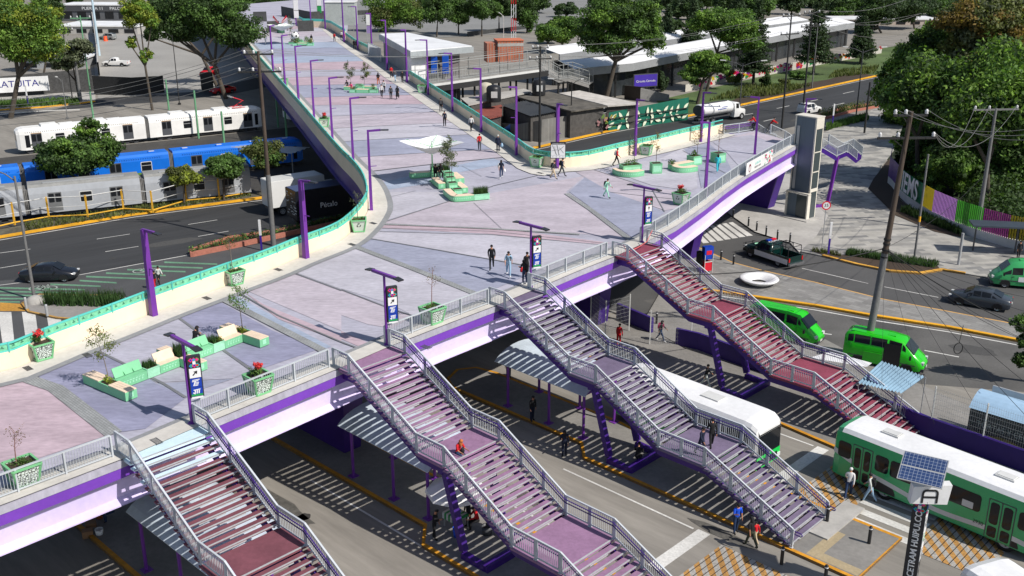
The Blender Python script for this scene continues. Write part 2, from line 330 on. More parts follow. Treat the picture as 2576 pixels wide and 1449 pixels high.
HW = mat('worn_white_blocks', (.36, .34, .31), .85, .35, 9); HY = mat('worn_ochre_blocks', srgb(176, 132, 74), .85, .4, 9, big=.25)
for c in (((-22.6, 34.0), (-18.6, 38.0)), ((-22.5, 44.4), (-19.6, 49.8)), ((-16.0, 44.0), (-12.5, 48.6)), ((-22.6, 22.0), (-18.6, 26.0))):
 stripes('rumble_panel', c, .42, 0, HY, HW)
b = MB()
for t in (44.3, 45.3, 46.3, 47.3): b.quad(st(-19.6, t, .012), st(-19.6, t + .55, .012), st(-16.1, t + .55, .012), st(-16.1, t, .012))
for c in ((-24.2, 45.3, 50.4), (-24.2, 33.6, 38.4), (-24.2, 21.6, 26.4)): b.quad(st(c[0], c[1], .012), st(c[0], c[2], .012), st(c[0] + .7, c[2], .012), st(c[0] + .7, c[1], .012))
b.quad(st(-38, 33.5, .012), st(-38, 33.62, .012), st(-26, 33.62, .012), st(-26, 33.5, .012))
for t0, s0 in ((38.3, -40), (28.3 - .5, -42), (50.2, -30)): b.quad(st(s0, t0, .012), st(s0, t0 + .12, .012), st(-24.4, t0 + .12 - (.0), .012), st(-24.4, t0, .012)) if t0 != 38.3 else b.quad(st(-33, 38.2, .012), st(-33, 38.32, .012), st(-24.4, 38.32, .012), st(-24.4, 38.2, .012))
struct('bus_lane_markings', b, ROADW)
PLAT = mat('platform_concrete', (.22, .21, .195), .88, .14, 4, big=.16, bigscale=.3, bump=.1)
def platform(k):
 T = 29.0 + 12 * (k - 2)
 near = [(-60 if k < 3 else -46.2, T + (.0 if k < 3 else .6)), (-45, T), (-34.1, T), (-32.9, T - 1.2), (-16.5, T - 1.3)]
 far = [(-16.5, T + 3.5), (-32.8, T + 3.5), (-34, T + 3.75), (-44.6, T + 3.75)] + ([(-46.2, T + 3.4), (-46.9, T + 2.2)] if k == 3 else [(-60, T + 3.75)])
 pts = [st(*p) for p in near + far]
 b = MB(); b.prism(pts, 0, .15); struct('bus_platform', b, PLAT)
 b = MB(); e = pts + [pts[0]]
 b.wall(offset(e, .0), 0, .156, .22) if k == 3 else (b.wall(pts[:5], 0, .156, .22), b.wall(pts[5:], 0, .156, .22))
 struct('platform_kerb', b, mat('platform_kerb_yellow', srgb(198, 138, 35), .75, .22, 4, big=.2))
 b = MB(); b.box(st(-19.55, T + 2.7 - .05, .19), (1.1, 3.9, .09), STA); struct('stair_footing', b, CONC)
for k in (0, 1, 2, 3): platform(k)
sheet('tactile_paving', [st(-19.2, 40.0), st(-19.2, 42.8), st(-18.6, 42.8), st(-18.6, 40.6), st(-16.6, 40.6), st(-16.6, 40.0)], .156, mat('pale_tactile_blocks', (.36, .29, .18), .9, .15, 9))
P4 = [st(-47, 50.2 + .7), st(-34, 51.2), st(-28, 51.3), st(-23, 50.7), st(-14, 50.4), st(-8, 50.4), st(-8, 55.0), st(-20, 54.9), st(-25, 56.1), st(-32, 56.8), st(-38, 56.8), st(-44, 58.8), st(-47.5, 56)]
b = MB(); b.prism(P4, 0, .15); struct('bus_platform', b, PLAT)
b = MB(); b.wall(P4[:6], 0, .156, .22); struct('platform_kerb', b, MATS['platform_kerb_yellow'])
b = MB(); b.prism([st(-44, 58.8), st(-38, 57), st(-32, 56.9), st(-25, 56.2), st(-20, 55.0), st(-8, 55.1), st(-8, 60.5), st(-20, 61.5), st(-28, 63.8), st(-37, 67.5), M1[0] + Vector((0, 0, 0)), M0[0], K(6, 0, 470), K(5, 2300, 950), K(5, 2000, 895)], 0, .12); struct('side_pavement', b, mat('side_pavement_concrete', (.235, .225, .21), .9, .14, 4, big=.14))
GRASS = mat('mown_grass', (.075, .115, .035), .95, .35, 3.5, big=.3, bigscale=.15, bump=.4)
sheet('lawn', P2([(3, 430, 797), (3, 900, 697), (3, 1450, 573), (3, 1800, 480), (3, 1700, 330), (3, 1400, 385), (3, 1000, 490), (3, 500, 600), (3, 100, 690), (3, -200, 760), (3, -100, 860), (3, 0, 870)]), .02, GRASS)
sheet('soil_strip', P2([(3, 430, 792), (3, 900, 693), (3, 1450, 570), (3, 1300, 545), (3, 1100, 600), (3, 800, 650), (3, 430, 735), (3, 300, 790)]), .03, SOIL)
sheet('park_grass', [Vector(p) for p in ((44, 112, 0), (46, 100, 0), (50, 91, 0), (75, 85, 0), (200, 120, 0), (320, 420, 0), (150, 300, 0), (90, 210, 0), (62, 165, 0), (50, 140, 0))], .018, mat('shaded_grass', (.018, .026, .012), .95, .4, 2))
PT = mat('asphalt_repair_patch', (.07, .069, .067), .9, .2, 6); MH = mat('iron_manhole', (.05, .048, .045), .6, .3, 12); OIL = mat('oil_stained_concrete', (.10, .095, .085), .8, .4, 3)
rr = random.Random(21)
for c, x, y, w_, l_, a, m_ in ((8, 1500, 900, .5, 2.6, STA, OIL), (8, 1900, 1120, .4, 3.5, STA, OIL), (7, 2100, 900, .5, 3.0, STA, OIL), (8, 2150, 1330, .45, 3, STA, OIL), (9, 300, 1130, .35, 2, STA, OIL), (6, 1500, 1000, 1.1, 2.4, -.5, PT), (6, 2200, 1190, .9, 1.6, -.5, PT), (6, 1250, 760, .5, .5, 0, MH), (6, 1050, 685, .3, .3, 0, MH), (4, 850, 500, .35, .35, 0, MH), (8, 1780, 1230, .4, .4, 0, MH), (6, 2080, 1330, .4, .4, 0, MH), (4, 1300, 380, .9, 3, .62, PT), (3, 900, 900, .9, 3, .7, PT), (7, 2300, 1000, .35, .35, 0, MH)):
 P = K(c, x, y, .014); R = Matrix.Rotation(a, 3, 'Z'); q = [P + R @ Vector((l_ * cos(t) * rr.uniform(.8, 1.1), w_ * sin(t) * rr.uniform(.8, 1.1), 0)) for t in [2 * pi * i / 14 for i in range(14)]]; b = MB(); b.poly(q); struct('road_patch' if m_ is not MH else 'manhole_cover', b, m_)
# ================================================================ elevated plaza
def px(P):
 v = Vector(P) - Vector((0, 0, CAMZ)); w = v.dot(_f); return (1288 + FPX * v.x / w, 724.5 - FPX * v.dot(_u) / w)
WH = 1.45
LW = [K(*a, ZD + WH) for a in ((4, 0, 1170), (4, 360, 1020), (4, 580, 940), (4, 790, 865), (4, 980, 795), (4, 1165, 725), (4, 1400, 645), (4, 1630, 565), (4, 1790, 510), (4, 1945, 460), (4, 2090, 405), (4, 2235, 345), (4, 2365, 300), (4, 2480, 260), (4, 2576, 213), (5, 75, 152), (5, 130, 98), (5, 170, 45), (5, 196, 0), (5, 197, -60), (5, 170, -145), (5, 120, -215), (5, 60, -277), (5, 0, -332), (1, 2480, 1010), (1, 2385, 900), (1, 2290, 790), (1, 2200, 690), (1, 2110, 590), (1, 2020, 490), (1, 1950, 410), (1, 1880, 330), (1, 1845, 290), (1, 1760, 195))]
LW = [Vector((-44, 34, ZD + WH))] + LW
for p in LW: p.z = 0
LW = smooth_line(LW, 1)
RWA = [K(*a, ZD + WH) for a in ((2, 30, 245), (2, 110, 300), (2, 220, 350))]
RW = [K(*a, ZD + WH) for a in ((2, 510, 530), (2, 640, 610), (2, 750, 680), (2, 850, 740), (2, 960, 810), (2, 1040, 860), (2, 1150, 930), (2, 1250, 990), (2, 1330, 1045), (2, 1400, 1100), (2, 1450, 1125), (2, 1520, 1140), (2, 1600, 1148), (2, 1700, 1150), (2, 1850, 1138), (2, 1980, 1108), (2, 2100, 1078), (2, 2300, 1035), (2, 2440, 1005), (3, 0, 972), (3, 150, 940), (3, 305, 903))]
for p in RW + RWA: p.z = 0
RW = smooth_line(RW, 1)
FE = [st(-38.3, -5), st(-38.4, 11.4), st(-38.5, 16.2), st(-38.9, 19.9), st(-39.5, 27.9), st(-39.9, 31.7), st(-40.1, 36), st(-40.2, 39.8), st(-40.5, 43.4), st(-40.9, 48), st(-41.1, 51.8), st(-41.6, 56.0), st(-42.5, 60.8), st(-44.3, 67.2), st(-46.0, 72.7), st(-47.6, 78.4), st(-49.4, 86), st(-51.2, 94.3)]
FEo = offset(FE, -.5)
ENDP = [K(3, 850, 1078, ZD), K(3, 545, 985, ZD), K(3, 305, 1018, ZD)]
for p in ENDP: p.z = 0
LWo = offset(LW, .12)
FAR = [K(1, 1500, 110, ZD), K(2, -300, -60, ZD), K(2, 600, 60, ZD), K(2, 420, 380, ZD)]
out = [Vector(p) for p in FEo] + ENDP + RW[::-1] + [RWA[2], RWA[1], RWA[0], K(2, 60, 120, ZD), K(2, -100, -20, ZD), K(1, 1500, 60, ZD)] + LWo[::-1]
b = MB(); b.prism([(p.x, p.y) for p in out], ZD - .32, ZD, 0)
deckbase = mat('lavender_deck_concrete', srgb(187, 185, 199, 0.78), .85, .17, 1.9, big=.13, bigscale=.22, stretch=(1, 2.6, 1), bump=.05)
struct('elevated_plaza_deck', b, [deckbase])
DP = mat('pink_deck_concrete', srgb(201, 191, 201, 0.76), .85, .17, 1.9, big=.14, bigscale=.25, stretch=(1, 2.6, 1), bump=.05)
DP2 = mat('rose_deck_concrete', srgb(202, 180, 190, 0.75), .85, .17, 1.9, big=.15, bigscale=.3, stretch=(1, 2.6, 1))
DB = mat('slate_blue_deck_concrete', srgb(169, 172, 192, 0.76), .85, .17, 1.9, big=.15, bigscale=.25, stretch=(1, 2.6, 1), bump=.05)
DL = mat('pale_blue_deck_concrete', srgb(176, 188, 209, 0.76), .85, .17, 1.9, big=.13, bigscale=.25, stretch=(1, 2.6, 1))
DV = mat('violet_blue_deck_concrete', srgb(159, 159, 185, 0.76), .85, .17, 1.9, big=.15, bigscale=.3, stretch=(1, 2.6, 1), bump=.05)
DG = mat('light_mauve_deck_concrete', srgb(196, 193, 203, 0.81), .85, .17, 1.9, big=.13, bigscale=.2, stretch=(1, 2.6, 1))
COB = pave_mat('cobble_strip', (.26, .27, .27), (.32, .33, .33), .22, .12, -STA, (.18, .18, .18))
DZ = [.010]
def dpoly(pts, m, dz=None):
 DZ[0] += .0008; dz = DZ[0]; b = MB(); b.poly([Vector((p.x, p.y, ZD + dz)) for p in [K(*a, ZD) for a in pts]]); return struct('deck_paint_field', b, m)
def dline(pts, w, m=JOINT, dz=.048, name='deck_joint'):
 P = [K(*a, ZD + dz) for a in pts]; b = MB(); b.strip(offset2(P, w / 2), offset2(P, -w / 2)); return struct(name, b, m)
def offset2(P, d): return [Vector((q.x, q.y, p.z)) for p, q in zip(P, offset(P, d))]
WI = [K(*a, ZD) for a in ((2, -230, 150), (2, -150, 220), (2, -60, 300), (2, 0, 345), (2, 200, 485), (2, 330, 590), (2, 470, 680), (2, 640, 800), (2, 760, 880), (2, 900, 975), (2, 1040, 1072), (2, 1150, 1140), (2, 1250, 1215), (2, 1330, 1275), (2, 1430, 1315), (2, 1530, 1330))]
def on_line(L, y, z=ZD):
 for i in range(len(L) - 1):
  a, c = px((L[i].x, L[i].y, z))[1], px((L[i + 1].x, L[i + 1].y, z))[1]
  if (a - y) * (c - y) <= 0 and a != c: t = (y - a) / (c - a); q = L[i].lerp(L[i + 1], t); return Vector((q.x, q.y, z))
 q = min((L[0], L[-1]), key=lambda e: abs(px((e.x, e.y, z))[1] - y)); return Vector((q.x, q.y, z))
LWi = offset(LW, -.1)[20:]
bands = [(447, 418, None), (437, 397, DP), (400, 377, DB), (360, 340, DG), (327, 310, DP), (297, 283, deckbase), (267, 263, DP2), (248, 240, DB), (217, 212, DP2), (197, 190, deckbase), (180, 175, DP2), (162, 155, DL), (147, 140, DB), (125, 120, DL), (110, 106, DG), (97, 92, DP), (84, 80, DG), (72, 70, DP2), (64, 60, deckbase)]
for i in range(len(bands) - 1):
 y0, y1, m = bands[i + 1][0], bands[i + 1][1], bands[i][2]
 a, c = on_line(LWi, bands[i][0]), on_line(WI, bands[i][1]); d, e = on_line(LWi, y0), on_line(WI, y1)
 if m: b = MB(); n = 8; b.strip([a.lerp(c, k / n) + Vector((0, .25 * sin(pi * k / n), .03 + .0006 * i)) for k in range(n + 1)], [d.lerp(e, k / n) + Vector((0, .25 * sin(pi * k / n), .03 + .0006 * i)) for k in range(n + 1)]); struct('deck_paint_field', b, m)
 if i < 9: b = MB(); P = [d.lerp(e, k / 8) + Vector((0, .25 * sin(pi * k / 8),   .058 - .0007 * i)) for k in range(9)]; b.strip(offset2(P, .05), offset2(P, -.05)); struct('deck_joint', b, JOINT)
dpoly([(5, 300, 234), (5, 840, 62), (2, 1840, 1328), (5, 1695, 0), (5, 1870, 130), (5, 2170, 358), (5, 1830, 318)], DP)
dpoly([(5, 250, 232), (5, 290, 228), (5, 840, 60), (2, 850, 1449), (2, 240, 1449), (2, 240, 1400), (5, 255, 120)], DG)
dpoly([(2, 240, 1449), (2, 235, 1395), (2, 640, 1300), (2, 1130, 1190), (2, 1250, 1235), (2, 900, 1300), (2, 700, 1380)], DL)
dpoly([(5, 330, 252), (5, 1130, 270), (5, 2040, 385), (5, 1960, 396), (5, 1130, 318), (5, 290, 272)], DP2)
dpoly([(5, 290, 300), (5, 1130, 322), (5, 1960, 400), (5, 2040, 400), (5, 1960, 440), (5, 1560, 600), (5, 1430, 560), (5, 700, 430), (5, 200, 348)], DG)
dpoly([(5, 130, 405), (5, 200, 350), (5, 700, 433), (5, 1430, 563), (5, 1500, 590), (5, 1130, 745), (5, 1010, 760)], DB)
dpoly([(5, 0, 440), (5, 110, 418), (5, 1000, 772), (5, 1080, 790), (5, 540, 935), (5, 380, 850), (5, 0, 730)], DG)
dpoly([(5, 0, 742), (5, 320, 865), (5, 545, 935), (5, 380, 1030), (5, 200, 1000), (5, 0, 930)], DP)
dpoly([(5, 0, 1050), (5, 250, 1160), (5, 230, 1210), (5, 0, 1110)], DP2)
dpoly([(4, 2210, 600), (4, 2576, 470), (4, 2576, 735)], DG)
dpoly([(4, 1860, 745), (4, 2190, 610), (4, 2576, 750), (4, 2576, 1050)], DP)
dpoly([(4, 1850, 760), (4, 1990, 850), (4, 2576, 1090), (4, 2576, 1130), (4, 2100, 960)], DP2)
dpoly([(4, 1700, 800), (4, 1780, 780), (4, 2100, 960), (4, 2500, 1170), (4, 2440, 1190), (4, 2100, 1040)], DL)
dpoly([(4, 1350, 940), (4, 1650, 825), (4, 2060, 1050), (4, 2420, 1185), (4, 1930, 1350), (4, 1600, 1130)], DV)
dpoly([(4, 730, 1185), (4, 1330, 945), (4, 1580, 1130), (4, 1900, 1345), (4, 1760, 1410), (4, 1180, 1440)], deckbase)
dpoly([(4, 260, 1370), (4, 715, 1195), (4, 1010, 1330), (4, 1180, 1449), (7, 1400, 110), (7, 1100, 340), (7, 880, 370), (7, 420, 50)], DV)
dpoly([(4, 1180, 1449), (4, 1760, 1412), (7, 1500, 50), (7, 1400, 110)], DB)
dpoly([(7, -700, 240), (4, -60, 1440), (4, 150, 1405), (4, 240, 1430), (7, 330, 30), (7, 870, 365), (7, 780, 400), (7, 0, 660), (7, -600, 860)], DP2)
dpoly([(4, -900, 1560), (4, 0, 1395), (4, 60, 1400), (7, -700, 230)], DG)
dpoly([(5, 1720, 0), (2, 1850, 1330), (2, 2010, 1300), (5, 2250, 70), (5, 2440, 155), (5, 2330, 240), (5, 2200, 350)], DB)
dpoly([(2, 1770, 1300), (2, 1910, 1280), (2, 2340, 1420), (3, 60, 1449), (6, 40, 60), (6, -60, 130), (5, 2440, 140), (5, 2030, 0)], DP)
dpoly([(2, 1980, 1272), (2, 2400, 1200), (3, 0, 1120), (3, 100, 1230), (3, 110, 1420), (3, 60, 1440), (2, 2340, 1400)], DG)
dpoly([(3, 10, 1130), (3, 200, 1085), (3, 330, 1200), (3, 380, 1310), (3, 140, 1420), (3, 110, 1260)], DB)
dpoly([(3, 230, 1075), (3, 520, 1010), (3, 730, 1090), (3, 420, 1250), (3, 330, 1150)], deckbase)
dpoly([(3, 330, 1045), (3, 540, 995), (3, 820, 1070), (3, 730, 1100), (3, 520, 1020)], DP)
for L, w in ((((5, 300, 232), (5, 840, 60), (2, 1150, 1400), (2, 1450, 1330), (2, 1545, 1305)), .10), (((5, 200, 347), (5, 700, 431), (5, 1440, 562)), .12), (((5, 290, 297), (5, 1130, 320), (5, 1990, 398)), .08), (((5, 310, 271), (5, 1130, 294), (5, 1990, 385)), .06), (((5, 0, 735), (5, 330, 862), (5, 545, 935)), .12),
   (((4, 2200, 603), (4, 2576, 742)), .12), (((4, 1780, 745), (4, 2100, 930), (4, 2576, 1130), (5, 230, 1215)), .12), (((4, 1345, 945), (4, 1600, 1130), (4, 1900, 1345)), .16), (((4, 720, 1190), (4, 1010, 1330), (4, 1240, 1449), (7, 1400, 100)), .16), (((2, 1905, 1280), (2, 2340, 1420), (5, 2440, 150)), .09), (((3, 0, 1135), (3, 330, 1310)), .08), (((5, 2030, 0), (5, 2576, 60)), .08), (((5, 1000, 80), (5, 1210, 275)), .035), (((2, 910, 1250), (2, 1060, 1330)), .035), (((5, 270, 60), (5, 560, -10)), .05)):
 dline(L, w)
for L, w in ((((5, 110, 412), (5, 550, 580), (5, 1010, 765)), .5), (((4, 1690, 810), (4, 2100, 1020), (4, 2440, 1195)), .5), (((4, 190, 1400), (7, 420, 30), (7, 860, 375)), .75), (((5, 300, 240), (5, 1130, 275), (5, 1800, 318)), .3), (((5, 1700, 10), (5, 1880, 130), (5, 2180, 360)), .45)):
 dline(L, w, COB, .052, 'cobble_strip')
b = MB(); a0, a1, a2 = offset(LW, -.05), offset(LW, -1.5), offset(LW, -1.95); zf = lambda L, z: [Vector((p.x, p.y, z)) for p in L]
b.strip(zf(a0, ZD + .060), zf(a1, ZD + .060), 0); b.strip(zf(a1, ZD + .0590), zf(a2, ZD + .0590), 1); struct('deck_border', b, [mat('pale_border_concrete', (.56, .535, .49), .88, .1, 3, big=.1), mat('grey_border_paving', (.25, .255, .265), .9, .15, 6)])
b = MB(); wi = [Vector((p.x, p.y, ZD + .064)) for p in WI]; w2 = [p + Vector((1.1, .75, 0)) for p in wi]; w3 = [p + Vector((3.6, 2.6, 0)) for p in wi]
b.strip(wi, w2, 0); b.strip(zf(w2[:], ZD + .0630), zf(w3, ZD + .0195), 1); struct('deck_border', b, [MATS['pale_border_concrete'], mat('dim_border_paving', (.33, .33, .335), .9, .12, 4)])
rr = [Vector((p.x, p.y, ZD + .068)) for p in RW[18:]]; b = MB(); b.strip(rr, offset2(rr, -1.7)); struct('deck_border', b, MATS['pale_border_concrete'])
b = MB(); fi, fo = zf(offset(FE, .55), ZD + .072), zf(offset(FE, -.48), ZD + .072); b.strip(fi, fo); fi2 = zf(offset(FE, .85), ZD + .070); b.strip(fi2, fi, 1); struct('deck_border', b, [MATS['pale_border_concrete'], MATS['grey_border_paving']])
def girder(L, side, top=.30):
 b = MB(); s = side
 b.wall(offset(L, -.47 * s), ZD - .80, ZD - .325, -.06 * s * -1 if False else .08, 0)
 b.wall(offset(L, -.16 * s), ZD - 1.85, ZD - .80, .10, 1)
 lo = offset(L, -.16 * s); l2 = offset(L, -.52 * s)
 b.strip([Vector((p.x, p.y, ZD - 1.80)) for p in lo], [Vector((p.x, p.y, ZD - 1.98)) for p in l2], 1); b.strip([Vector((p.x, p.y, ZD - 1.83)) for p in lo], [Vector((p.x, p.y, ZD - 2.02)) for p in l2], 1)
 return b
gd = thing('edge_girder', 'lavender and purple steel girder carrying the front edge of the plaza', 'girder')
b = girder(FE, 1); b.build('girder_web', [VPURP, LAV], gd)
b = MB()
for i in range(0, len(FE) - 1):
 for k in range(2):
  p = FEo[i].lerp(FEo[i + 1], k / 2); b.box((p.x * 1, p.y, ZD - 1.32), (.04, .3, .9), STA)
b2 = MB(); b2.wall(offset(FE, .3), ZD - 1.8, ZD - .33, 1.2); b2.build('inner_beam', [DPURP], gd)
gl = thing('edge_girder', 'long purple girder under the cream parapet beside the tram tracks', 'girder')
b = MB(); b.wall(offset(LW, .05), ZD - 1.7, ZD - .33, .12, 0); b.strip([Vector((p.x, p.y, ZD - 1.68)) for p in offset(LW, .05)], [Vector((p.x, p.y, ZD - 1.68)) for p in offset(LW, .5)], 0); b.build('girder_web', [DPURP], gl)
grr = thing('edge_girder', 'purple girder under the curved parapet over the avenue', 'girder'); b = MB(); b.wall(RW, ZD - 1.5, ZD - .33, .12, 0); b.build('girder_web', [DPURP], grr)
b = MB()
for t in range(4, 78, 6): b.bar(st(-42.8 - max(0, t - 56) * .24, t, ZD - .9), st(-56 - max(0, t - 56) * .05, t, ZD - .9), .4, 1.0)
tag(b.build('cross_beams', DPURP), 'dark purple cross beams underneath the elevated plaza', 'beams', kind=None)
PMP = mat('perforated_mint_panel', srgb(120, 195, 155), .55, .28, 5); CUT = mat('cutout_shade', srgb(60, 120, 95), .6, .1, 5)
def parapet(L, label, sgn=1):
 t = thing('parapet', label, 'parapet')
 b = MB(); b.wall(L, ZD - .36, ZD + 1.0, .16 * sgn); b.build('wall', CREAM, t)
 P = resample(L, 2.0 if len(L) < 8 else max(2.0, sum((L[i + 1] - L[i]).length for i in range(len(L) - 1)) / 95)); b = MB(); b.box((0, 0, 0), (.07, .07, .52), 0); src = b.build('post', TURQ, t); src.location = (P[0].x, P[0].y, ZD + 1.22)
 for q in P[1:]: o = src.copy(); COL.objects.link(o); adopt(o, t); o.location = (q.x, q.y, ZD + 1.22)
 for z, h, nm in ((ZD + 1.035, .07, 'bottom_rail'), (ZD + WH - .02, .08, 'top_rail')): b = MB(); b.wall(L, z - h / 2, z + h / 2, .09 * sgn); b.build(nm, TURQ, t)
 for i in range(len(P) - 1):
  d = (P[i + 1] - P[i]); ln = d.length; d.normalize(); a = math.atan2(d.y, d.x); m_ = (P[i] + P[i + 1]) / 2 + Vector((-d.y, d.x, 0)) * .045 * sgn
  b = MB(); b.box((0, 0, 0), (ln - .12, .016, .33), 0, 0)
  for u in (-.6, -.2, .2, .6):
   b.box((u * ln / 2 * 1.2, -.012 * sgn, -.03), (.17, .006, .05), 0, 1); b.box((u * ln / 2 * 1.2, -.012 * sgn, .035), (.06, .006, .09), 0, 1)
  o = b.build('perforated_panel', [PMP, CUT], t); o.location = (m_.x, m_.y, ZD + 1.235); o.rotation_euler.z = a
 return t
parapet(LW, 'long cream parapet with turquoise rail along the tram side of the plaza')
parapet(RW, 'curved cream parapet with turquoise rail overlooking the avenue and painted leaf wall')
parapet(RWA, 'short cream parapet with turquoise rail before the white station building')
def railing_run(parent, P, posts_at=None, h=1.02, name_post='post', gap=.115, step=2.3, base=.1):
 """P: polyline with z at walking level"""
 L = sum((P[i + 1] - P[i]).length for i in range(len(P) - 1))
 up = Vector((0, 0, 1))
 for nm, z, w_ in (('top_rail', h, .08), ('bottom_rail', base + .03, .05)):
  b = MB()
  for i in range(len(P) - 1): b.bar(P[i] + up * z, P[i + 1] + up * z, w_, .06)
  b.build(nm, RAILG, parent)
 b = MB()
 for i in range(len(P) - 1):
  seg = P[i + 1] - P[i]; n = max(1, int(seg.length / gap)); a = math.atan2(seg.y, seg.x)
  for k in range(1, n):
   q = P[i].lerp(P[i + 1], k / n); b.box((q.x, q.y, q.z + (h + base) / 2), (.014, .028, h - base), a)
 b.build('pickets', RAILG, parent)
 Q = posts_at or P
 pm = None
 for q in Q:
  if pm is None: b = MB(); b.box((0, 0, h / 2), (.07, .14, h)); b.box((0, 0, .02), (.16, .18, .03)); o = b.build(name_post, RAILG, parent); pm = o; pm.location = q; pm.rotation_euler.z = STA + pi / 2
  else: o = pm.copy(); COL.objects.link(o); adopt(o, parent); o.location = q
def zline(L, z): return [Vector((p[0], p[1], z)) for p in L]
for L, lab in (([FE[0], FE[1].lerp(FE[2], .95)], 'white picket railing left of the first maroon staircase'), ([FE[3], FE[4].lerp(FE[3], .02)], 'white picket railing between the maroon and the mauve staircase'), ([FE[5], FE[6], FE[7].lerp(FE[6], .05)], 'white picket railing between the mauve and the grey staircase'),
   ([FE[8], FE[9], FE[10].lerp(FE[9], .05)], 'white picket railing between the grey and the crimson staircase'), (FE[11:], 'long pale railing from the crimson staircase to the lift tower')):
 t = thing('picket_railing', lab, 'railing', group='picket railings on the plaza edge'); P = zline(resample(L, 1.9 if lab[0] == 'w' else 2.2) + [L[-1]], ZD + .02)
 if (P[-1] - P[-2]).length < .6: P.pop(-2)
 railing_run(t, P, step=1.9)
t = thing('picket_railing', 'pale railing with lilac handrail beside the cyclists at the far corner', 'railing', group='picket railings on the plaza edge')
E0 = [K(3, 310, 1018, ZD), K(3, 420, 1003, ZD), K(3, 530, 985, ZD)]; railing_run(t, E0)
b = MB(); b.bar(E0[0] + Vector((0, -.12, .85)), E0[2] + Vector((0, -.12, .85)), .05, .05); b.bar(E0[0] + Vector((0, -.12, .65)), E0[2] + Vector((0, -.12, .65)), .05, .05); b.build('handrail', PURP, t)
PX = [0, 1.55, 3.25, 4.95, 6.85, 8.3, 9.75, 11.15, 12.6, 14.0, 15.6, 17.4, 19.15]
def prof(x):
 pts = ((-1.3, ZD), (0, ZD), (4.95, 4.9), (6.85, 4.9), (11.15, 2.6), (14.0, 2.6), (19.15, .18))
 for (a, za), (c, zc) in zip(pts, pts[1:]):
  if x <= c: return za + (zc - za) * (x - a) / (c - a)
 return .18
NOSE = mat('step_nosing_grey', (.40, .41, .42), .5, .15, 6)
def staircase(S, T, w, label, col, col0=None, extra=()):
 root = thing('staircase', label, 'staircase', st(S, T), STA)
 tm = mat('tread_' + label.split()[0], col, .75, .14, 5, big=.16, bigscale=.8); hw = w / 2 + .10
 src = {}
 def tread(x0, x1, z, k, m):
  key = (round(x1 - x0, 3), m.name, k % 2)
  if key not in src:
   L = x1 - x0; b = MB(); b.box((L / 2, 0, -.035), (L - .035, 2 * hw, .06), 0, 0); b.box((L - .03, 0, .0), (.055, 2 * hw - .02, .035), 0, 1)
   o = .35 * (1 if k % 2 else -1) * w / 3.6  # added pale plate, shifted on alternate steps, imitates sunlit bits in riser gaps
   b.box((L - .03, o, -.09), (.03, w * .34, .06), 0, 1); b.box((L - .02, -w * .44, -.07), (.05, .08, .07), 0, 1); b.box((L - .02, w * .44, -.07), (.05, .08, .07), 0, 1)
   o_ = b.build('step', [m, NOSE], root); src[key] = o_
  else: o_ = src[key].copy(); COL.objects.link(o_); adopt(o_, root)
  o_.location = (x0, 0, z)
 for (x0, z0, x1, z1, n) in ((0, ZD, 4.95, 4.9, 15), (6.85, 4.9, 11.15, 2.6, 14), (14.0, 2.6, 19.15, .18, 15)):
  g_ = (x1 - x0) / (n - 1); h = (z0 - z1) / n
  for i in range(1, n): tread(x0 + (i - 1) * g_, x0 + i * g_, z0 - i * h, i, col0 if (col0 and x0 == 0 and i in (1, 3)) else tm)
 for x0, x1, z in ((-1.35, .02, ZD + .03), (4.95, 6.85, 4.9), (11.15, 14.0, 2.6)):
  b = MB(); b.box(((x0 + x1) / 2, 0, z - .06), (x1 - x0, 2 * hw, .10), 0, 0); b.box((x1 - .03, 0, z + .0), (.065, 2 * hw - .02, .035), 0, 1); b.build('landing', [col0 if (col0 and z > 7) else tm, NOSE], root)
 for sy in (-1, 1):
  b = MB(); y = sy * (w / 2 - .25); pts = [(-1.3, ZD - .1), (0, ZD - .1), (4.95, 4.8), (6.85, 4.8), (11.15, 2.5), (14.0, 2.5), (19.0, .1)]
  for i in range(len(pts) - 1):
   (xa, za), (xb, zb) = pts[i], pts[i + 1]; dd = .42 if zb > .5 else .42; da, db = .48, (.48 if i < len(pts) - 2 else .06)
   lean = .0 if za == zb else .12
   V = [(xa, y - .06, za - lean), (xb, y - .06, zb - lean * (i < 5)), (xb, y - .06, zb - db), (xa, y - .06, za - da)]; V2 = [(v[0], y + .06, v[2]) for v in V]
   b.add(V + V2, [(0, 3, 2, 1), (4, 5, 6, 7), (0, 1, 5, 4), (3, 7, 6, 2), (0, 4, 7, 3), (1, 2, 6, 5)])
  b.build('stringer', DPURP, root)
  R = thing('side_railing', None, None); adopt(R, root); yy = sy * (w / 2)
  P = [Vector((-1.25, yy, ZD))] + [Vector((x, yy, prof(x))) for x in PX];
  railing_run(R, P)
  for o in KIDS(R):
   if o.name.startswith('post'): o.rotation_euler.z = pi / 2
  b = MB(); y2 = yy - sy * .1
  for dz in (.86, .70): b.path([Vector((p.x, y2, p.z + dz)) for p in [Vector((-.9, yy, ZD))] + P[1:]] + ([Vector((19.55, y2, .18 + dz)), Vector((19.62, y2, .18 + .78))]), .028, 5)
  b.build('handrail', MATS['deep_purple_paint'], R)
 b = MB()
 for sy in (-1, 1):
  y = sy * (w / 2 - .45)
  b.bar((6.4, y, 4.45), (7.6, y, .55), .34, .30); b.bar((7.55, y, .30), (9.1, y, .22), .34, .32)
 b.bar((9.1, -w / 2 + .3, .30), (9.1, w / 2 - .3, .30), .42, .34); b.bar((6.3, -w / 2 + .2, 4.35), (6.3, w / 2 - .2, 4.35), .3, .3)
 b.build('support_frame', DPURP, root)
 return root
SKYB = paint('pale_sky_step_paint', srgb(205, 228, 238), .6)
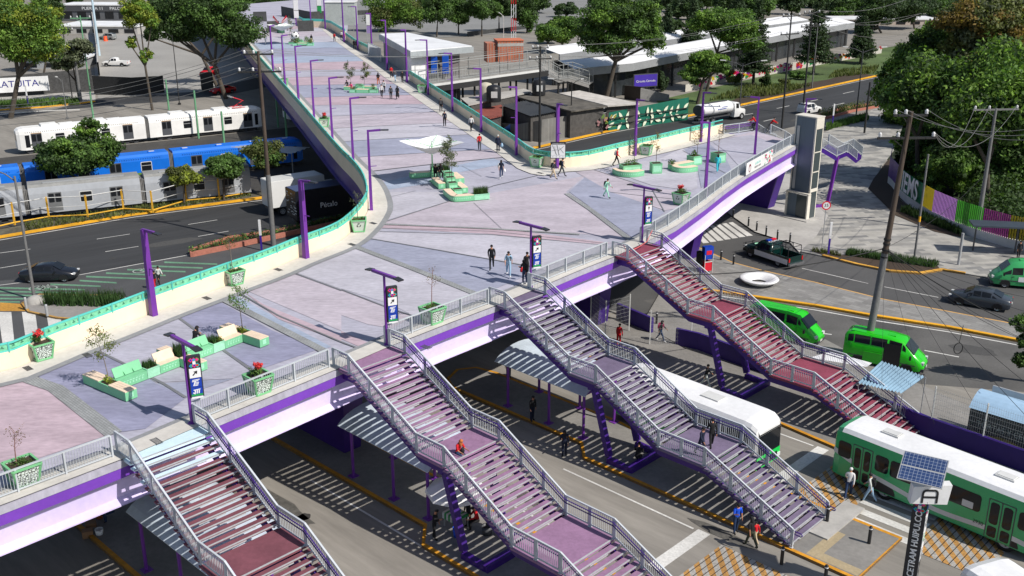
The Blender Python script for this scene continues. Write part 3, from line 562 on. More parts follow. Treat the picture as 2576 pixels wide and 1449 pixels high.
staircase(-37.5, 18.1, 3.6, 'maroon staircase with two pale blue top steps, nearest the left edge of the plaza', srgb(118, 70, 80), SKYB)
staircase(-38.25, 29.85, 3.6, 'mauve pink staircase with a red-haired person in red on its upper landing', srgb(146, 112, 142))
staircase(-39.1, 41.65, 3.45, 'grey violet staircase ending beside two bollards', srgb(112, 100, 124))
staircase(-39.7, 54.0, 3.8, 'crimson staircase rising behind the white and green buses', srgb(134, 62, 80))
b = MB(); a_, c_ = K(5, 2070, 420, ZD + .3), K(5, 2230, 440, ZD + .2)
b.path([st(-40.2, 52.2, ZD + 1.0), st(-40.2, 52.7, ZD + .25), st(-40.2, 53.9, ZD + .35), st(-40.3, 55.0, ZD + .5), st(-40.4, 55.7, ZD + 1.15)], .025, 4); tag(b.build('barrier_tape', paint('red_white_tape', srgb(225, 110, 105), .6, var=.3)), 'red and white barrier tape across the top of the crimson stairs', 'tape')
def pier(s0, s1, t, label, th=1.5, flare=1.3):
 b = MB(); z1 = ZD - .33; h = th / 2
 V = [st(s0, t - h * .7, 0), st(s1, t - h * .7, 0), st(s1 + flare, t - h, z1), st(s0 - flare, t - h, z1)]; V2 = [st(s0, t + h * .7, 0), st(s1, t + h * .7, 0), st(s1 + flare, t + h, z1), st(s0 - flare, t + h, z1)]
 b.add(V + V2, [(0, 3, 2, 1), (4, 5, 6, 7), (0, 1, 5, 4), (3, 7, 6, 2), (0, 4, 7, 3), (1, 2, 6, 5)])
 tag(b.build('bridge_pier', DPURP), label, 'pier', 'flared piers under the plaza')
pier(-48.5, -42.9, 31.4, 'flared purple pier behind the mauve staircase canopy', 1.6, .6)
pier(-50.5, -45.2, 56.6, 'flared purple pier left of the crimson staircase', 1.6, .5)
pier(-54.5, -49.5, 74.6, 'flared purple pier beside the small red vending cart', 1.6, 1.4)
pier(-58.5, -53.7, 94.9, 'flared purple pier beside the lift tower', 1.9, 1.6)
pier(-66, -61, 56, 'flared purple pier deep under the middle of the plaza', 1.6, .6)
CAN = mat('blue_grey_roof_sheet', srgb(196, 208, 218), .5, .08, 4, big=.14, bigscale=.6)
def shelter(k, label):
 T = 31.6 + 12 * (k - 2); root = thing('bus_shelter', label, 'bus shelter', st(-38.6, T, .15), STA, 'curved bus shelters under the staircases')
 b = MB(); n = 10; x0, x1 = -2.9, 4.4
 def yz(u, dz=0): a = pi * (.16 + .68 * u); return (-2.15 * cos(a) / cos(pi * .16), 2.4 + 1.35 * (sin(a) - sin(pi * .16)) + .35 + dz)
 up = [(x0, *yz(i / n)) for i in range(n + 1)]; ups = [(x1, *yz(i / n)) for i in range(n + 1)]; dn = [(x0, *yz(i / n, -.04)) for i in range(n + 1)]; dns = [(x1, *yz(i / n, -.04)) for i in range(n + 1)]
 b.strip(up, ups); b.strip(dns, dn); b.strip(up, dn); b.strip(ups, dns); b.quad(up[0], ups[0], dns[0], dn[0]); b.quad(up[-1], ups[-1], dns[-1], dn[-1])
 b.build('roof', CAN, root)
 for x in (-1.9, 1.5, 4.2):
  for y in (-2.0, .85):
   b = MB(); b.tube((x, y, 0), (x, y, 2.7), .085, n=10); b.box((x, y, .02), (.45, .45, .04)); b.build('post', PURP, root)
 b = MB()
 for x in (-1.9, 1.5, 4.2): b.bar((x, -2.05, 2.74), (x, 2.05, 2.74), .08, .12)
 b.build('roof_frame', PURP, root)
shelter(1, 'curved grey roofed shelter below the maroon staircase'); shelter(2, 'curved grey roofed shelter left of the mauve staircase'); shelter(3, 'curved grey roofed shelter left of the grey violet staircase')
# ================================================================ street furniture on the plaza
LAMPB = paint('lamp_head_black', (.03, .03, .035), .4); LENS = paint('lamp_lens', (.6, .6, .58), .3)
def lamp(P, ytop, armpx, label, w0=.24, w1=.15, bracket=True):
 H = hgt(P, ytop); root = thing('purple_street_lamp', label, 'street lamp', P, 0, 'purple street lamps of the plaza')
 Q = at(armpx[0], armpx[1], P.z + H) - P; Q.z = 0; L = min(max(Q.length, 1.2), 2.6); d = Q.normalized(); root.rotation_euler.z = math.atan2(d.y, d.x)
 b = MB(); a, c = w0 / 2, w1 / 2
 b.add([(-a, -a, 0), (a, -a, 0), (a, a, 0), (-a, a, 0), (-c, -c, H), (c, -c, H), (c, c, H), (-c, c, H)], [(0, 1, 5, 4), (1, 2, 6, 5), (2, 3, 7, 6), (3, 0, 4, 7), (4, 5, 6, 7)])
 b.box((0, 0, .02), (w0 * 1.7, w0 * 1.7, .04)); b.build('pole', PURP, root)
 b = MB(); b.bar((-c, 0, H - .04), (L * .68, 0, H + .03), .13, .15); b.build('arm', PURP, root)
 b = MB(); b.box((L * .68 + .3, 0, H + .03), (.62, .26, .07), 0, 0); b.box((L * .68 + .34, 0, H - .01), (.4, .2, .02), 0, 1); b.build('lamp_head', [LAMPB, LENS], root)
 if bracket: b = MB(); b.bar((0, 0, H * .56), (.55, 0, H * .565), .05, .05); b.build('bracket', PURP, root)
 return root
g = lambda c, x, y: (((c - 1) % 3 * 2576 + x) / 3, ((c - 1) // 3 * 1449 + y) / 3)
LAMPS = [(K(4, 1163, 938, ZD), g(4, 0, 283)[1], g(4, 1200, 325), 'thick purple lamp at the parapet left of the long mint bench'), (K(4, 2310, 504, ZD), g(4, 0, -88)[1], g(4, 2355, -72), 'thick purple lamp at the parapet above the hidden trucks'),
  (K(5, 228, 142, ZD), g(2, 0, 985)[1], g(2, 340, 983), 'tall purple lamp beside the recycling planter at the parapet bend')]
for (x, y, yt, ax, ay, c, lab) in ((57, 1180, 740, 122, 738, 2, 'purple lamp behind the parapet bend, second of the left row'), (2478, 1000, 588, 2565, 585, 1, 'purple lamp beside the flower planter of the left row'), (2342, 838, 458, 2412, 455, 1, 'purple lamp in the left row before the tram front'),
       (2227, 706, 350, 2290, 346, 1, 'purple lamp in the left row by the far recycling planter'), (2128, 606, 268, 2188, 264, 1, 'purple lamp in the left row with a dark meter box'), (2040, 505, 195, 2080, 191, 1, 'purple lamp near the crown of the big shade tree')):
 P = K(c, x, y, ZD + WH) + Vector((.35, .1, -WH)); LAMPS.append((P, g(c, 0, yt)[1], g(c, ax, ay), lab))
for (x, y, yt, ax, ay, c, lab) in ((655, 718, 301, 566, 304, 2, 'purple lamp in front of the white station building'), (838, 845, 401, 745, 405, 2, 'purple lamp above the person in black with a grey bag'), (1055, 998, 517, 980, 520, 2, 'purple lamp beside the person in a white top'),
       (1320, 1175, 656, 1242, 660, 2, 'purple lamp where the parapet starts to curve'), (2215, 1180, 750, 2315, 768, 2, 'purple lamp right of the person in a red coat'), (495, 625, 224, 425, 230, 2, 'purple lamp at the corner of the station entrance'),
       (345, 530, 152, 278, 156, 2, 'purple lamp in the station doorway'), (228, 335, 100, 165, 104, 2, 'purple lamp left of the station roof'), (125, 378, 49, 55, 52, 2, 'purple lamp beside two people in black far along the plaza'), (20, 320, -20, -50, -16, 2, 'purple lamp beside the far group of people'),
       (135, 1075, 697, 235, 705, 3, 'purple lamp behind the small trees on the right arm'), (167, 1504, 923, 122, 926, 3, 'purple lamp above the person in turquoise'), (543, 1165, 735, 508, 733, 3, 'purple lamp beside the cyclist in red'), (920, 925, 745, 1045, 750, 3, 'purple lamp behind the lift tower over the white car')):
 LAMPS.append((K(c, x, y, ZD), g(c, 0, yt)[1], g(c, ax, ay), lab))
for i, (P, yt, a, lab) in enumerate(LAMPS): lamp(P, yt, a, lab, .34 if i < 2 else .24, .26 if i < 2 else .15)
for x, y, lab in ((2236, 195, 'tall purple lamp left of the far turquoise wall'), (2351, 235, 'tall purple lamp behind the dark fence panels'), (2456, 222, 'tall purple lamp before the grey kiosk')): lamp(K(1, x, y, ZD), g(1, 0, -60 if x < 2400 else 5)[1] - 20, g(1, x - 60, -50), lab)
t = lamp(K(2, 1628, 1275, ZD), g(2, 0, 783)[1], g(2, 1660, 790), 'purple lamp carrying the street map board', .26, .24)
mp = thing('map_board', 'white street map board fixed to the purple lamp at the curved parapet', 'sign', K(2, 1632, 1290, ZD) + Vector((0, -.3, 0)), 0)
b = MB(); b.box((0, 0, 1.95), (1.35, .06, 1.5), 0, 0); b.box((0, -.035, 2.55), (1.25, .01, .18), 0, 0); b.build('board', LAMPB, mp)
b = MB(); b.box((0, -.036, 1.86), (1.25, .012, 1.2), 0, 0)
for p, q, w in (((-.5, 2.4), (-.1, 1.5), .05), ((-.1, 2.42), (.1, 1.5), .08), ((.5, 2.3), (.0, 1.9), .05), ((-.55, 1.9), (-.1, 2.0), .03), ((.1, 2.2), (.5, 1.7), .04), ((-.3, 2.3), (-.2, 1.6), .03)):
 b.bar((p[0], -.048, p[1]), (q[0], -.048, q[1]), .01, w, 1, up=(0, 0, 1))
b.box((0, -.046, 1.5), (1.2, .006, .012), 0, 1)
for x in (-.45, -.15, .15, .45): b.box((x, -.046, 1.36), (.08, .006, .06), 0, 1)
b.build('map_panel', [WHITE, paint('map_grey', (.3, .3, .3))], mp)
text_mesh('TE MUEVES HUIPULCO', .105, WHITE, mp, (0, -.046, 2.55), (pi / 2, 0, 0))
BLU = paint('sign_blue', srgb(20, 60, 165)); SGRN = paint('sign_green', srgb(40, 150, 80)); SRED = paint('sign_red', srgb(205, 30, 50)); SPNK = paint('sign_pink', srgb(225, 50, 140)); SCYN = paint('sign_cyan', srgb(40, 180, 200))
def emblem(b, cx_, cz, r, y, m0):
 for k, (ux, uz) in enumerate(((-1, 1), (1, 1), (1, -1), (-1, -1), (0, 1), (0, -1))):
  for j in range(3):
   s_ = r * (.62 - .15 * j); x, z = cx_ + ux * r * .55, cz + uz * r * .55
   b.quad((x - s_ * .75, y - .001 * (j + k), z), (x, y - .001 * (j + k), z - s_ * .75), (x + s_ * .75, y - .001 * (j + k), z), (x, y - .001 * (j + k), z + s_ * .75), m0 + (k * 2 + j * 3) % 5)
 b.box((cx_, y - .012, cz), (r * .55, .006, r * .6), 0, m0 + 5)
def arrow(b, x, z, s, y, m, up=False):
 if up: b.add([(x - .06 * s, y, z - .5 * s), (x + .06 * s, y, z - .5 * s), (x + .06 * s, y, z), (x + .3 * s, y, z), (x, y, z + .5 * s), (x - .3 * s, y, z), (x - .06 * s, y, z)], [tuple(range(7))], m)
 else:
  R = lambda u, v: (x + (u + v) * .7071 * s, y, z + (v - u) * .7071 * s)
  b.add([R(-.09, -.5), R(.09, -.5), R(.09, .02), R(.34, .02), R(0, .5), R(-.34, .02), R(-.09, .02)], [tuple(range(7))], m)
def sign_lamp(P, label, up=False):
 P.z = ZD + .07; root = thing('sign_lamp', label, 'sign lamp', P, radians(2), 'lamps with lit direction panels at the stair heads')
 b = MB(); b.tube((0, 0, 0), (0, 0, 3.85), .075, .065, 10); b.box((0, 0, .02), (.3, .3, .04)); b.build('pole', PURP, root)
 q = thing('x', None, None); bpy.data.objects.remove(q)
 b = MB(); dx = Vector((.69, -.72, 0)); b.bar(dx * -.95 + Vector((0, 0, 3.9)), dx * .95 + Vector((0, 0, 3.9)), .16, .14); b.build('arm', PURP, root)
 for s_ in (-1, 1): b = MB(); b.bar(dx * s_ * .93 + Vector((0, 0, 3.93)), dx * s_ * 1.38 + Vector((0, 0, 3.88)), .34, .07); b.build('lamp_head', LAMPB, root)
 S = thing('panel', None, None); adopt(S, root); S.location = (.12, 0, 1.27); S.rotation_euler.z = radians(22); W, Hh = .58, 1.95
 b = MB(); b.box((W / 2 - .05, 0, Hh / 2), (W, .2, Hh)); b.build('case', LAMPB, S)
 b = MB(); y = -.106; cx_ = W / 2 - .05; s = W - .1
 b.box((cx_, y, Hh - .31), (s, .006, s), 0, 0); emblem(b, cx_, Hh - .31, s / 2, y - .004, 1); b.build('emblem_panel', [LAMPB, SRED, BLU, SGRN, SPNK, SCYN, WHITE], S)
 b = MB(); z = Hh - .31 - s - .01; b.box((cx_, y, z), (s, .006, s * .93), 0, 0); arrow(b, cx_, z, s * .62, y - .005, 1, up); b.build('arrow_panel', [WHITE, BLACK], S)
 b = MB(); z -= s * .94; b.box((cx_, y, z), (s, .006, s * .88), 0, 0)
 for k, (xa, xb, zz) in enumerate(((-.15, .16, .12), (-.17, .10, .06), (-.02, .12, -.02), (-.04, .1, -.08), (-.06, .08, -.14))): b.bar((cx_ + xa, y - .006, z + zz), (cx_ + xb, y - .006, z + zz + .015), .005, .035, 1)
 b.bar((cx_ - .03, y - .006, z + .06), (cx_ - .11, y - .006, z - .15), .005, .05, 1, up=(1, 0, 0)); b.build('line_symbol', [BLU, WHITE], S)
 b = MB(); z -= s * .92; b.box((cx_, y, z), (s, .006, s * .88), 0, 0); b.box((cx_, y - .004, z - .15), (s, .006, .1), 0, 2)
 for k in range(3): b.bar((cx_ - .06 + k * .08, y - .008, z + .07), (cx_ - .1 + k * .09, y - .008, z - .08), .004, .05, 1, up=(1, 0, 0))
 b.bar((cx_ - .14, y - .009, z + .09), (cx_ + .15, y - .009, z + .11), .004, .04, 1); b.bar((cx_ - .17, y - .009, z - .02), (cx_ - .08, y - .009, z - .1), .004, .04, 1)
 b.box((cx_, y, z - .27), (s, .006, .08), 0, 1); b.build('train_symbol', [BLU, WHITE, SGRN], S)
 return root
sign_lamp(K(7, 1450, 305, ZD), 'double headed sign lamp beside the maroon staircase'); sign_lamp(K(5, 345, 1160, ZD), 'double headed sign lamp beside the mauve staircase')
sign_lamp(K(5, 1428, 726, ZD), 'double headed sign lamp beside the grey violet staircase behind two people in black'); sign_lamp(K(5, 2268, 385, ZD), 'double headed sign lamp with an upright arrow by the crimson staircase', True)
def leafmat(name, c, v=.5, sc_=.9, tr=.33):
 m, nt, b = new_mat(name); N = nt.nodes; L = nt.links; g_ = N.new('ShaderNodeNewGeometry'); n = N.new('ShaderNodeTexNoise'); n.inputs['Scale'].default_value = sc_; n.inputs['Detail'].default_value = 3
 L.new(g_.outputs['Position'], n.inputs['Vector']); r = N.new('ShaderNodeMapRange'); r.inputs[1].default_value = .3; r.inputs[2].default_value = .7; r.inputs[3].default_value = 1 - v; r.inputs[4].default_value = 1 + v; L.new(n.outputs['Fac'], r.inputs[0])
 w_ = N.new('ShaderNodeMapRange'); w_.inputs[3].default_value = .55; w_.inputs[4].default_value = 1.5; L.new(g_.outputs['Random Per Island'], w_.inputs[0])
 mu = N.new('ShaderNodeMath'); mu.operation = 'MULTIPLY'; L.new(r.outputs[0], mu.inputs[0]); L.new(w_.outputs[0], mu.inputs[1])
 vm = N.new('ShaderNodeVectorMath'); vm.operation = 'SCALE'; vm.inputs[0].default_value = c; L.new(mu.outputs[0], vm.inputs['Scale']); L.new(vm.outputs[0], b.inputs['Base Color'])
 b.inputs['Roughness'].default_value = .6; b.inputs['Specular IOR Level'].default_value = .25
 if tr:
  t_ = N.new('ShaderNodeBsdfTranslucent'); mx = N.new('ShaderNodeMixShader'); mx.inputs[0].default_value = tr; sc2 = N.new('ShaderNodeVectorMath'); sc2.operation = 'MULTIPLY'; sc2.inputs[1].default_value = (1.3, 1.5, .6)
  L.new(vm.outputs[0], sc2.inputs[0]); L.new(sc2.outputs[0], t_.inputs[0]); L.new(b.outputs[0], mx.inputs[1]); L.new(t_.outputs[0], mx.inputs[2]); L.new(mx.outputs[0], N['Material Output'].inputs[0])
 MATS[name] = m; return m
LEAF = {k: leafmat('leaves_' + k, c) for k, c in dict(dark=(.055, .095, .032), mid=(.095, .17, .042), bright=(.15, .25, .045), yellow=(.21, .25, .035), olive=(.12, .14, .045), pine=(.05, .08, .038), rust=(.20, .14, .04), fresh=(.12, .25, .035), dusty=(.13, .15, .09)).items()}
BARK = mat('grey_brown_bark', (.085, .07, .055), .95, .35, 6, bump=.4); BARKL = mat('pale_bark', (.2, .17, .14), .9, .3, 6)
def leaves(name, C, R, n, size, m, parent=None, shell=.55, up=.25, squash=1.0):
 """many small leaf blades spread through blobs C (centres) with radii R"""
 C = np.array([tuple(c) for c in C], float); R = np.array(R, float); R = R if R.ndim == 2 else np.repeat(R[:, None], 3, 1)
 wgt = (R.prod(1)) ** (2 / 3); idx = RNG.choice(len(C), n, p=wgt / wgt.sum())
 d = RNG.normal(size=(n, 3)); d /= np.linalg.norm(d, axis=1)[:, None]; rad = shell + (1 - shell) * RNG.random(n) ** .6; rad *= 1 + .13 * RNG.normal(size=n)
 p = C[idx] + d * R[idx] * rad[:, None]
 nrm = d + RNG.normal(size=(n, 3)) * .75; nrm[:, 2] += up; nrm /= np.linalg.norm(nrm, axis=1)[:, None]
 a = np.cross(nrm, RNG.normal(size=(n, 3))); a /= np.linalg.norm(a, axis=1)[:, None]; b_ = np.cross(nrm, a)
 s = size * (.6 + .8 * RNG.random(n))[:, None]; v = np.empty((n, 4, 3)); v[:, 0] = p - a * s; v[:, 1] = p - b_ * s * .55; v[:, 2] = p + a * s; v[:, 3] = p + b_ * s * .55
 me = bpy.data.meshes.new(name); me.vertices.add(4 * n); me.vertices.foreach_set('co', v.reshape(-1)); me.loops.add(4 * n); me.loops.foreach_set('vertex_index', np.arange(4 * n, dtype=np.int32))
 me.polygons.add(n); me.polygons.foreach_set('loop_start', np.arange(0, 4 * n, 4, dtype=np.int32)); me.polygons.foreach_set('loop_total', np.full(n, 4, dtype=np.int32)); me.materials.append(m); me.update(); me.validate()
 o = bpy.data.objects.new(name, me); COL.objects.link(o)
 if parent: adopt(o, parent)
 return o
def blades(name, pts, h, m, parent=None, w=.025, spread=.25):
 b = MB()
 for p in pts:
  for _ in range(2):
   a = random.uniform(0, 2 * pi); hh = h * random.uniform(.6, 1.15); q = Vector(p) + Vector((random.uniform(-1, 1), random.uniform(-1, 1), 0)) * .04; e = q + Vector((cos(a) * spread * hh, sin(a) * spread * hh, hh)); n = Vector((-sin(a), cos(a), 0)) * w
   b.add([q - n, q + n, e], [(0, 1, 2)])
 return b.build(name, m, parent)
def sapling(name, label, P, h, m, lean=(0, 0), n=420, cr=.45, bare=.42, cat='sapling', leaf=.055, bark=BARKL, group=None):
 root = thing(name, label, cat, P, 0, group); b = MB(); top = Vector((lean[0], lean[1], h * .92)); st_ = Vector((lean[0] * .3, lean[1] * .3, h * bare)); b.tube((0, 0, 0), st_, .028, .02, 6); b.tube(st_, top, .02, .008, 5)
 C, R = [], []
 for k in range(9):
  f = k / 8; p = st_.lerp(top, f); a = random.uniform(0, 2 * pi); r = cr * (.35 + .65 * sin(pi * min(1, .15 + f * .85))); e = p + Vector((cos(a) * r, sin(a) * r, .25)); b.tube(p, e, .009, .004, 4); C += [e, p.lerp(e, .5)]; R += [r * .55 + .05, r * .45 + .05]
 b.build('trunk', bark, root); leaves('crown', C, R, n, leaf, m, root, .1); return root
PATT = None
def pattern_mat(name, c0, c1, sc_):
 m, nt, b = new_mat(name); N = nt.nodes; L = nt.links; g_ = N.new('ShaderNodeTexCoord'); v = N.new('ShaderNodeTexVoronoi'); v.inputs['Scale'].default_value = sc_; v.feature = 'DISTANCE_TO_EDGE'
 L.new(g_.outputs['Object'], v.inputs['Vector']); r = N.new('ShaderNodeMapRange'); r.inputs[1].default_value = .07; r.inputs[2].default_value = .12; L.new(v.outputs['Distance'], r.inputs[0])
 mx = N.new('ShaderNodeMix'); mx.data_type = 'RGBA'; mx.inputs[6].default_value = (*c0, 1); mx.inputs[7].default_value = (*c1, 1); L.new(r.outputs[0], mx.inputs[0]); L.new(mx.outputs[2], b.inputs['Base Color']); MATS[name] = m; return m
LACE = pattern_mat('paper_cut_lace', (.03, .035, .03), srgb(215, 225, 218), 9); PGRN = paint('planter_green', srgb(122, 190, 135), .5); PPAN = mat('planter_pale_panel', srgb(205, 215, 205), .6, .08, 8)
def recycle(b, m, s, y, z, mk):
 for k in range(3):
  a = radians(90 + 120 * k); c, sn = cos(a), sin(a)
  for (u0, v0, u1, v1) in ((-.5, .62, .18, .62),):
   f = lambda u, v: (mk[0] + (u * sn + v * c) * s, y, z + (-u * c + v * sn) * s)
   b.add([f(-.52, .42), f(.05, .42), f(.05, .70), f(-.35, .70)], [(0, 1, 2, 3)], m); b.add([f(.05, .28), f(.42, .56), f(.05, .86)], [(0, 1, 2)], m)
def planter(P, label, kind, rz=None, h=.92, s=1.0):
 P = Vector((P.x, P.y, ZD + .06)); root = thing('planter', label, 'planter', P, STA if rz is None else rz, 'tapered green planters on the plaza'); w0, w1 = .36 * s, .52 * s
 b = MB()
 for i in range(4):
  a = i * pi / 2; R = Matrix.Rotation(a, 3, 'Z'); v = [R @ Vector(p) for p in ((-w0 + .02, -w0 + .015, .08), (w0 - .02, -w0 + .015, .08), (w1 - .02, -w1 + .015, h - .04), (-w1 + .02, -w1 + .015, h - .04))]; b.add(v, [(0, 1, 2, 3)], 0 if i % 2 else 1)
 b.build('side_panel', [LACE, PPAN], root)
 b = MB()
 for sx, sy in ((-1, -1), (1, -1), (1, 1), (-1, 1)):
  b.bar((sx * w0, sy * w0, 0), (sx * w1, sy * w1, h), .075, .075)
 for z, w in ((.06, w0 + .01), (h - .02, w1)):
  for (p, q) in (((-w, -w), (w, -w)), ((w, -w), (w, w)), ((w, w), (-w, w)), ((-w, w), (-w, -w))): b.bar((*p, z), (*q, z), .09, .07)
 b.build('frame', PGRN, root)
 b = MB(); b.box((0, 0, h - .12), (2 * w1 - .08, 2 * w1 - .08, .06)); b.build('soil', SOIL, root)
 b = MB(); b_w = (w0 + w1) / 2
 for a in (0, pi):
  R = Matrix.Rotation(a, 4, 'Z'); bb = MB(); recycle(bb, 0, .2 * s, 0, 0, (0,)); sl = math.atan2(w1 - w0, h)
  for f in bb.f: pass
  b = MB(); vs = [R @ (Vector((v[0], -(w0 + (w1 - w0) * ((v[2] + .55) / h)) - .004, v[2] + .55))) for v in bb.v]; b.add(vs, bb.f, 0); b.build('recycling_symbol', BLACK, root)
 top = h - .08
 if kind == 'flowers':
  f = leaves('flower_foliage', [(random.uniform(-.2, .2), random.uniform(-.2, .2), top + .25) for _ in range(6)], [.2] * 6, 260, .06, LEAF['mid'], root, .2)
  leaves('blossoms', [(random.uniform(-.22, .22), random.uniform(-.18, .22), top + .45 + random.uniform(0, .15)) for _ in range(7)], [.13] * 7, 230, .055, RED_FL, root, .3)
 elif kind == 'low':
  leaves('low_plants', [(random.uniform(-.3, .3), random.uniform(-.3, .3), top + .06) for _ in range(8)], [.16] * 8, 260, .045, LEAF['mid'], root, .2)
 return root
RED_FL = paint('red_blossom', srgb(215, 60, 60), .6, var=.4)
planter(K(4, 320, 1262, ZD), 'green planter with dark red flowers against the parapet at the left edge', 'flowers')
planter(K(7, 1960, 70, ZD), 'green planter with orange red flowers behind the picket railing between two stairs', 'flowers')
planter(K(7, 190, 760, ZD), 'green planter with a nearly leafless pink sapling at the lower left corner', 'low', s=1.05); sapling('sapling', 'nearly leafless pinkish sapling in the planter at the lower left corner', K(7, 150, 755, ZD) + Vector((0, 0, .85)), 1.55, LEAF['rust'] if 'rust' in LEAF else LEAF['olive'], (.1, .1), 130, .4, .45, leaf=.03, bark=mat('reddish_twigs', (.25, .13, .11), .9, .2, 6))
planter(K(4, 1770, 700, ZD), 'green planter with a thin yellowing sapling against the parapet by the long bench', 'low'); sapling('sapling', 'thin yellowing sapling in the parapet planter right of the thick lamp', K(4, 1765, 700, ZD) + Vector((0, 0, .85)), 2.3, LEAF['rust'], (-.05, 0), 150, .32, .55, leaf=.04)
planter(K(5, 135, 300, ZD), 'green planter with recycling symbol in the bend of the parapet', 'low', radians(8)); sapling('sapling', 'dull brown sapling in the planter at the parapet bend', K(5, 130, 300, ZD) + Vector((0, 0, .85)), 2.1, LEAF['dusty'], (-.1, 0), 160, .4, .4, leaf=.045, bark=BARK)
planter(K(5, 690, 990, ZD), 'green planter with a bare pink sapling behind the railing of the mauve stairs', 'low', s=1.05); sapling('sapling', 'bare pink twigged sapling in the planter before the grey violet staircase', K(5, 685, 975, ZD) + Vector((0, 0, .85)), 2.3, LEAF['rust'], (.1, .1), 170, .42, .5, leaf=.03, bark=MATS['reddish_twigs'])
planter(K(2, 1475, 1262, ZD), 'green planter with recycling symbol at the curved parapet corner', 'low', radians(-25)); planter(K(2, 2300, 1172, ZD), 'green planter with recycling symbol and blue green side right of a purple lamp', 'low', radians(-25))
planter(K(2, 612, 700, ZD), 'green planter with recycling symbol beside the walkway to the station', 'low', radians(-10)); planter(K(5, 2560, 95, ZD), 'green planter with red flowers behind the railing right of the upright arrow sign', 'flowers')
planter(K(1, 2146, 650, ZD), 'green planter with recycling symbol in front of the far left parapet', 'low', radians(5)); planter(K(1, 2450, 960, ZD), 'green planter with recycling symbol and red flowers inside the left parapet', 'flowers', radians(5))
def block(root, x0, x1, y0, y1, h, top=None, kind='bench', m=None, lid=True):
 b = MB(); t_ = .0 if kind == 'planter' else 0; b.prism([(x0, y0), (x1, y0), (x1, y1), (x0, y1)], 0, h, 0)
 if kind == 'bench' and lid:
  n = 4; L = (y1 - y0) if (y1 - y0) < (x1 - x0) else (x1 - x0)
  for k in range(n):
   if (y1 - y0) > (x1 - x0): a, c = x0 + (x1 - x0) * k / n, x0 + (x1 - x0) * (k + 1) / n; b.box(((a + c) / 2, (y0 + y1) / 2, h + .022), (c - a - .012, y1 - y0, .04), 0, 1)
   else: a, c = y0 + (y1 - y0) * k / n, y0 + (y1 - y0) * (k + 1) / n; b.box(((x0 + x1) / 2, (a + c) / 2, h + .022), (x1 - x0, c - a - .012, .04), 0, 1)
 if kind == 'planter': b.prism([(x0 + .04, y0 + .04), (x1 - .04, y0 + .04), (x1 - .04, y1 - .04), (x0 + .04, y1 - .04)], h - .001, h + .004, 2); [b.bar(p, q, .05, .06, 0) for p, q in (((x0, y0, h), (x1, y0, h)), ((x1, y0, h), (x1, y1, h)), ((x1, y1, h), (x0, y1, h)), ((x0, y1, h), (x0, y0, h)))]
 L = x1 - x0
 if L > 1.0 and kind == 'bench':
  x = x0 + .2
  while x < x1 - .2: b.box((x, y0 - .003, h * .42), (.07, .004, .1), 0, 3); b.box((x + .04, y0 - .003, h * .7), (.12, .004, .045), 0, 3); x += .17
 elif kind == 'bench': b.box(((x0 + x1) / 2, y0 - .003, h * .55), (.22, .004, .24), 0, 3)
 else: b.box(((x0 + x1) / 2, y0 - .003, h * .5), (L * .8, .004, h * .6), 0, 3)
 return b.build('seat_block' if kind == 'bench' else 'planting_box', [m or MINT, WOODS, SOIL, PMINT], root)
def backrest(root, x0, x1, y, h, wood):
 b = MB(); b.add([(x0, y + .0, h + .03), (x1, y, h + .03), (x1, y + .22, h + .48), (x0, y + .22, h + .48), (x0, y + .05, h + .03), (x1, y + .05, h + .03), (x1, y + .26, h + .47), (x0, y + .26, h + .47)], [(0, 1, 2, 3), (5, 4, 7, 6), (3, 2, 6, 7), (0, 3, 7, 4), (1, 5, 6, 2)])
 if not wood:
  for u in (.33, .66): x = x0 + (x1 - x0) * u; b.add([(x, y - .16, h + .05), (x, y + .06, h + .05), (x, y + .08, h + .24)], [(0, 1, 2)])
 b.build('backrest', WOODS if wood else MINT, root)
O = Vector((-17.90, 43.47, ZD + .06)); A = thing('bench_group', 'long mint green bench group with timber seats and flower boxes left of the maroon stairs', 'bench', O, math.atan2(.805, .593))
def tuft(root, x0, x1, y0, y1, h, n, m, hh=.5, w=.02): blades('grass_tuft', [(random.uniform(x0, x1), random.uniform(y0, y1), h) for _ in range(n)], hh, m, root, w)
IRIS = leafmat('iris_blades', (.05, .10, .03))
for x0, x1 in ((0, .62), (4.02, 4.64), (8.0, 8.62)):
 block(A, x0, x1, 0, 1.35, .43); block(A, x0, x1, 2.15 if x0 != 4.02 else 2.3, 3.45 if x0 == 0 else 3.25, .43)
 block(A, x0 + .002, x1 - .002, 1.36, 2.14, .40, kind='planter')
for x0, x1, wood in ((.64, 2.14, 0), (2.88, 4.0, 1), (4.66, 6.1, 0), (6.84, 7.98, 1)): block(A, x0, x1, 1.36, 2.0, .43, m=MINT, lid=bool(wood)); backrest(A, x0, x1, 1.72, .43, wood)
for x0, x1 in ((2.16, 2.86), (6.12, 6.82)): block(A, x0, x1, 1.36, 2.0, .46, kind='planter', m=PMINT)
tuft(A, 2.25, 2.8, 1.5, 1.95, .44, 130, IRIS, .38); tuft(A, 6.2, 6.6, 1.45, 1.95, .44, 90, IRIS, .45); tuft(A, 4.1, 4.6, 1.5, 2.1, .44, 160, IRIS, .62)
for pts in ([(.3, 1.6, .5), (.35, 1.95, .48)], [(8.3, 1.6, .5), (8.35, 1.95, .5)], [(6.65, 1.55, .5), (6.7, 1.7, .5)]): leaves('yellow_leaf_plant', pts, [.22, .2], 200, .05, LEAF['yellow'], A, .2)
RM = Matrix.Rotation(math.atan2(.805, .593), 3, 'Z')
sapling('sapling', 'slender olive sapling at the near end of the long mint bench group', O + RM @ Vector((.35, 1.75, .4)), 2.75, LEAF['olive'], (-.35, .0), 620, .5, .40, leaf=.05)
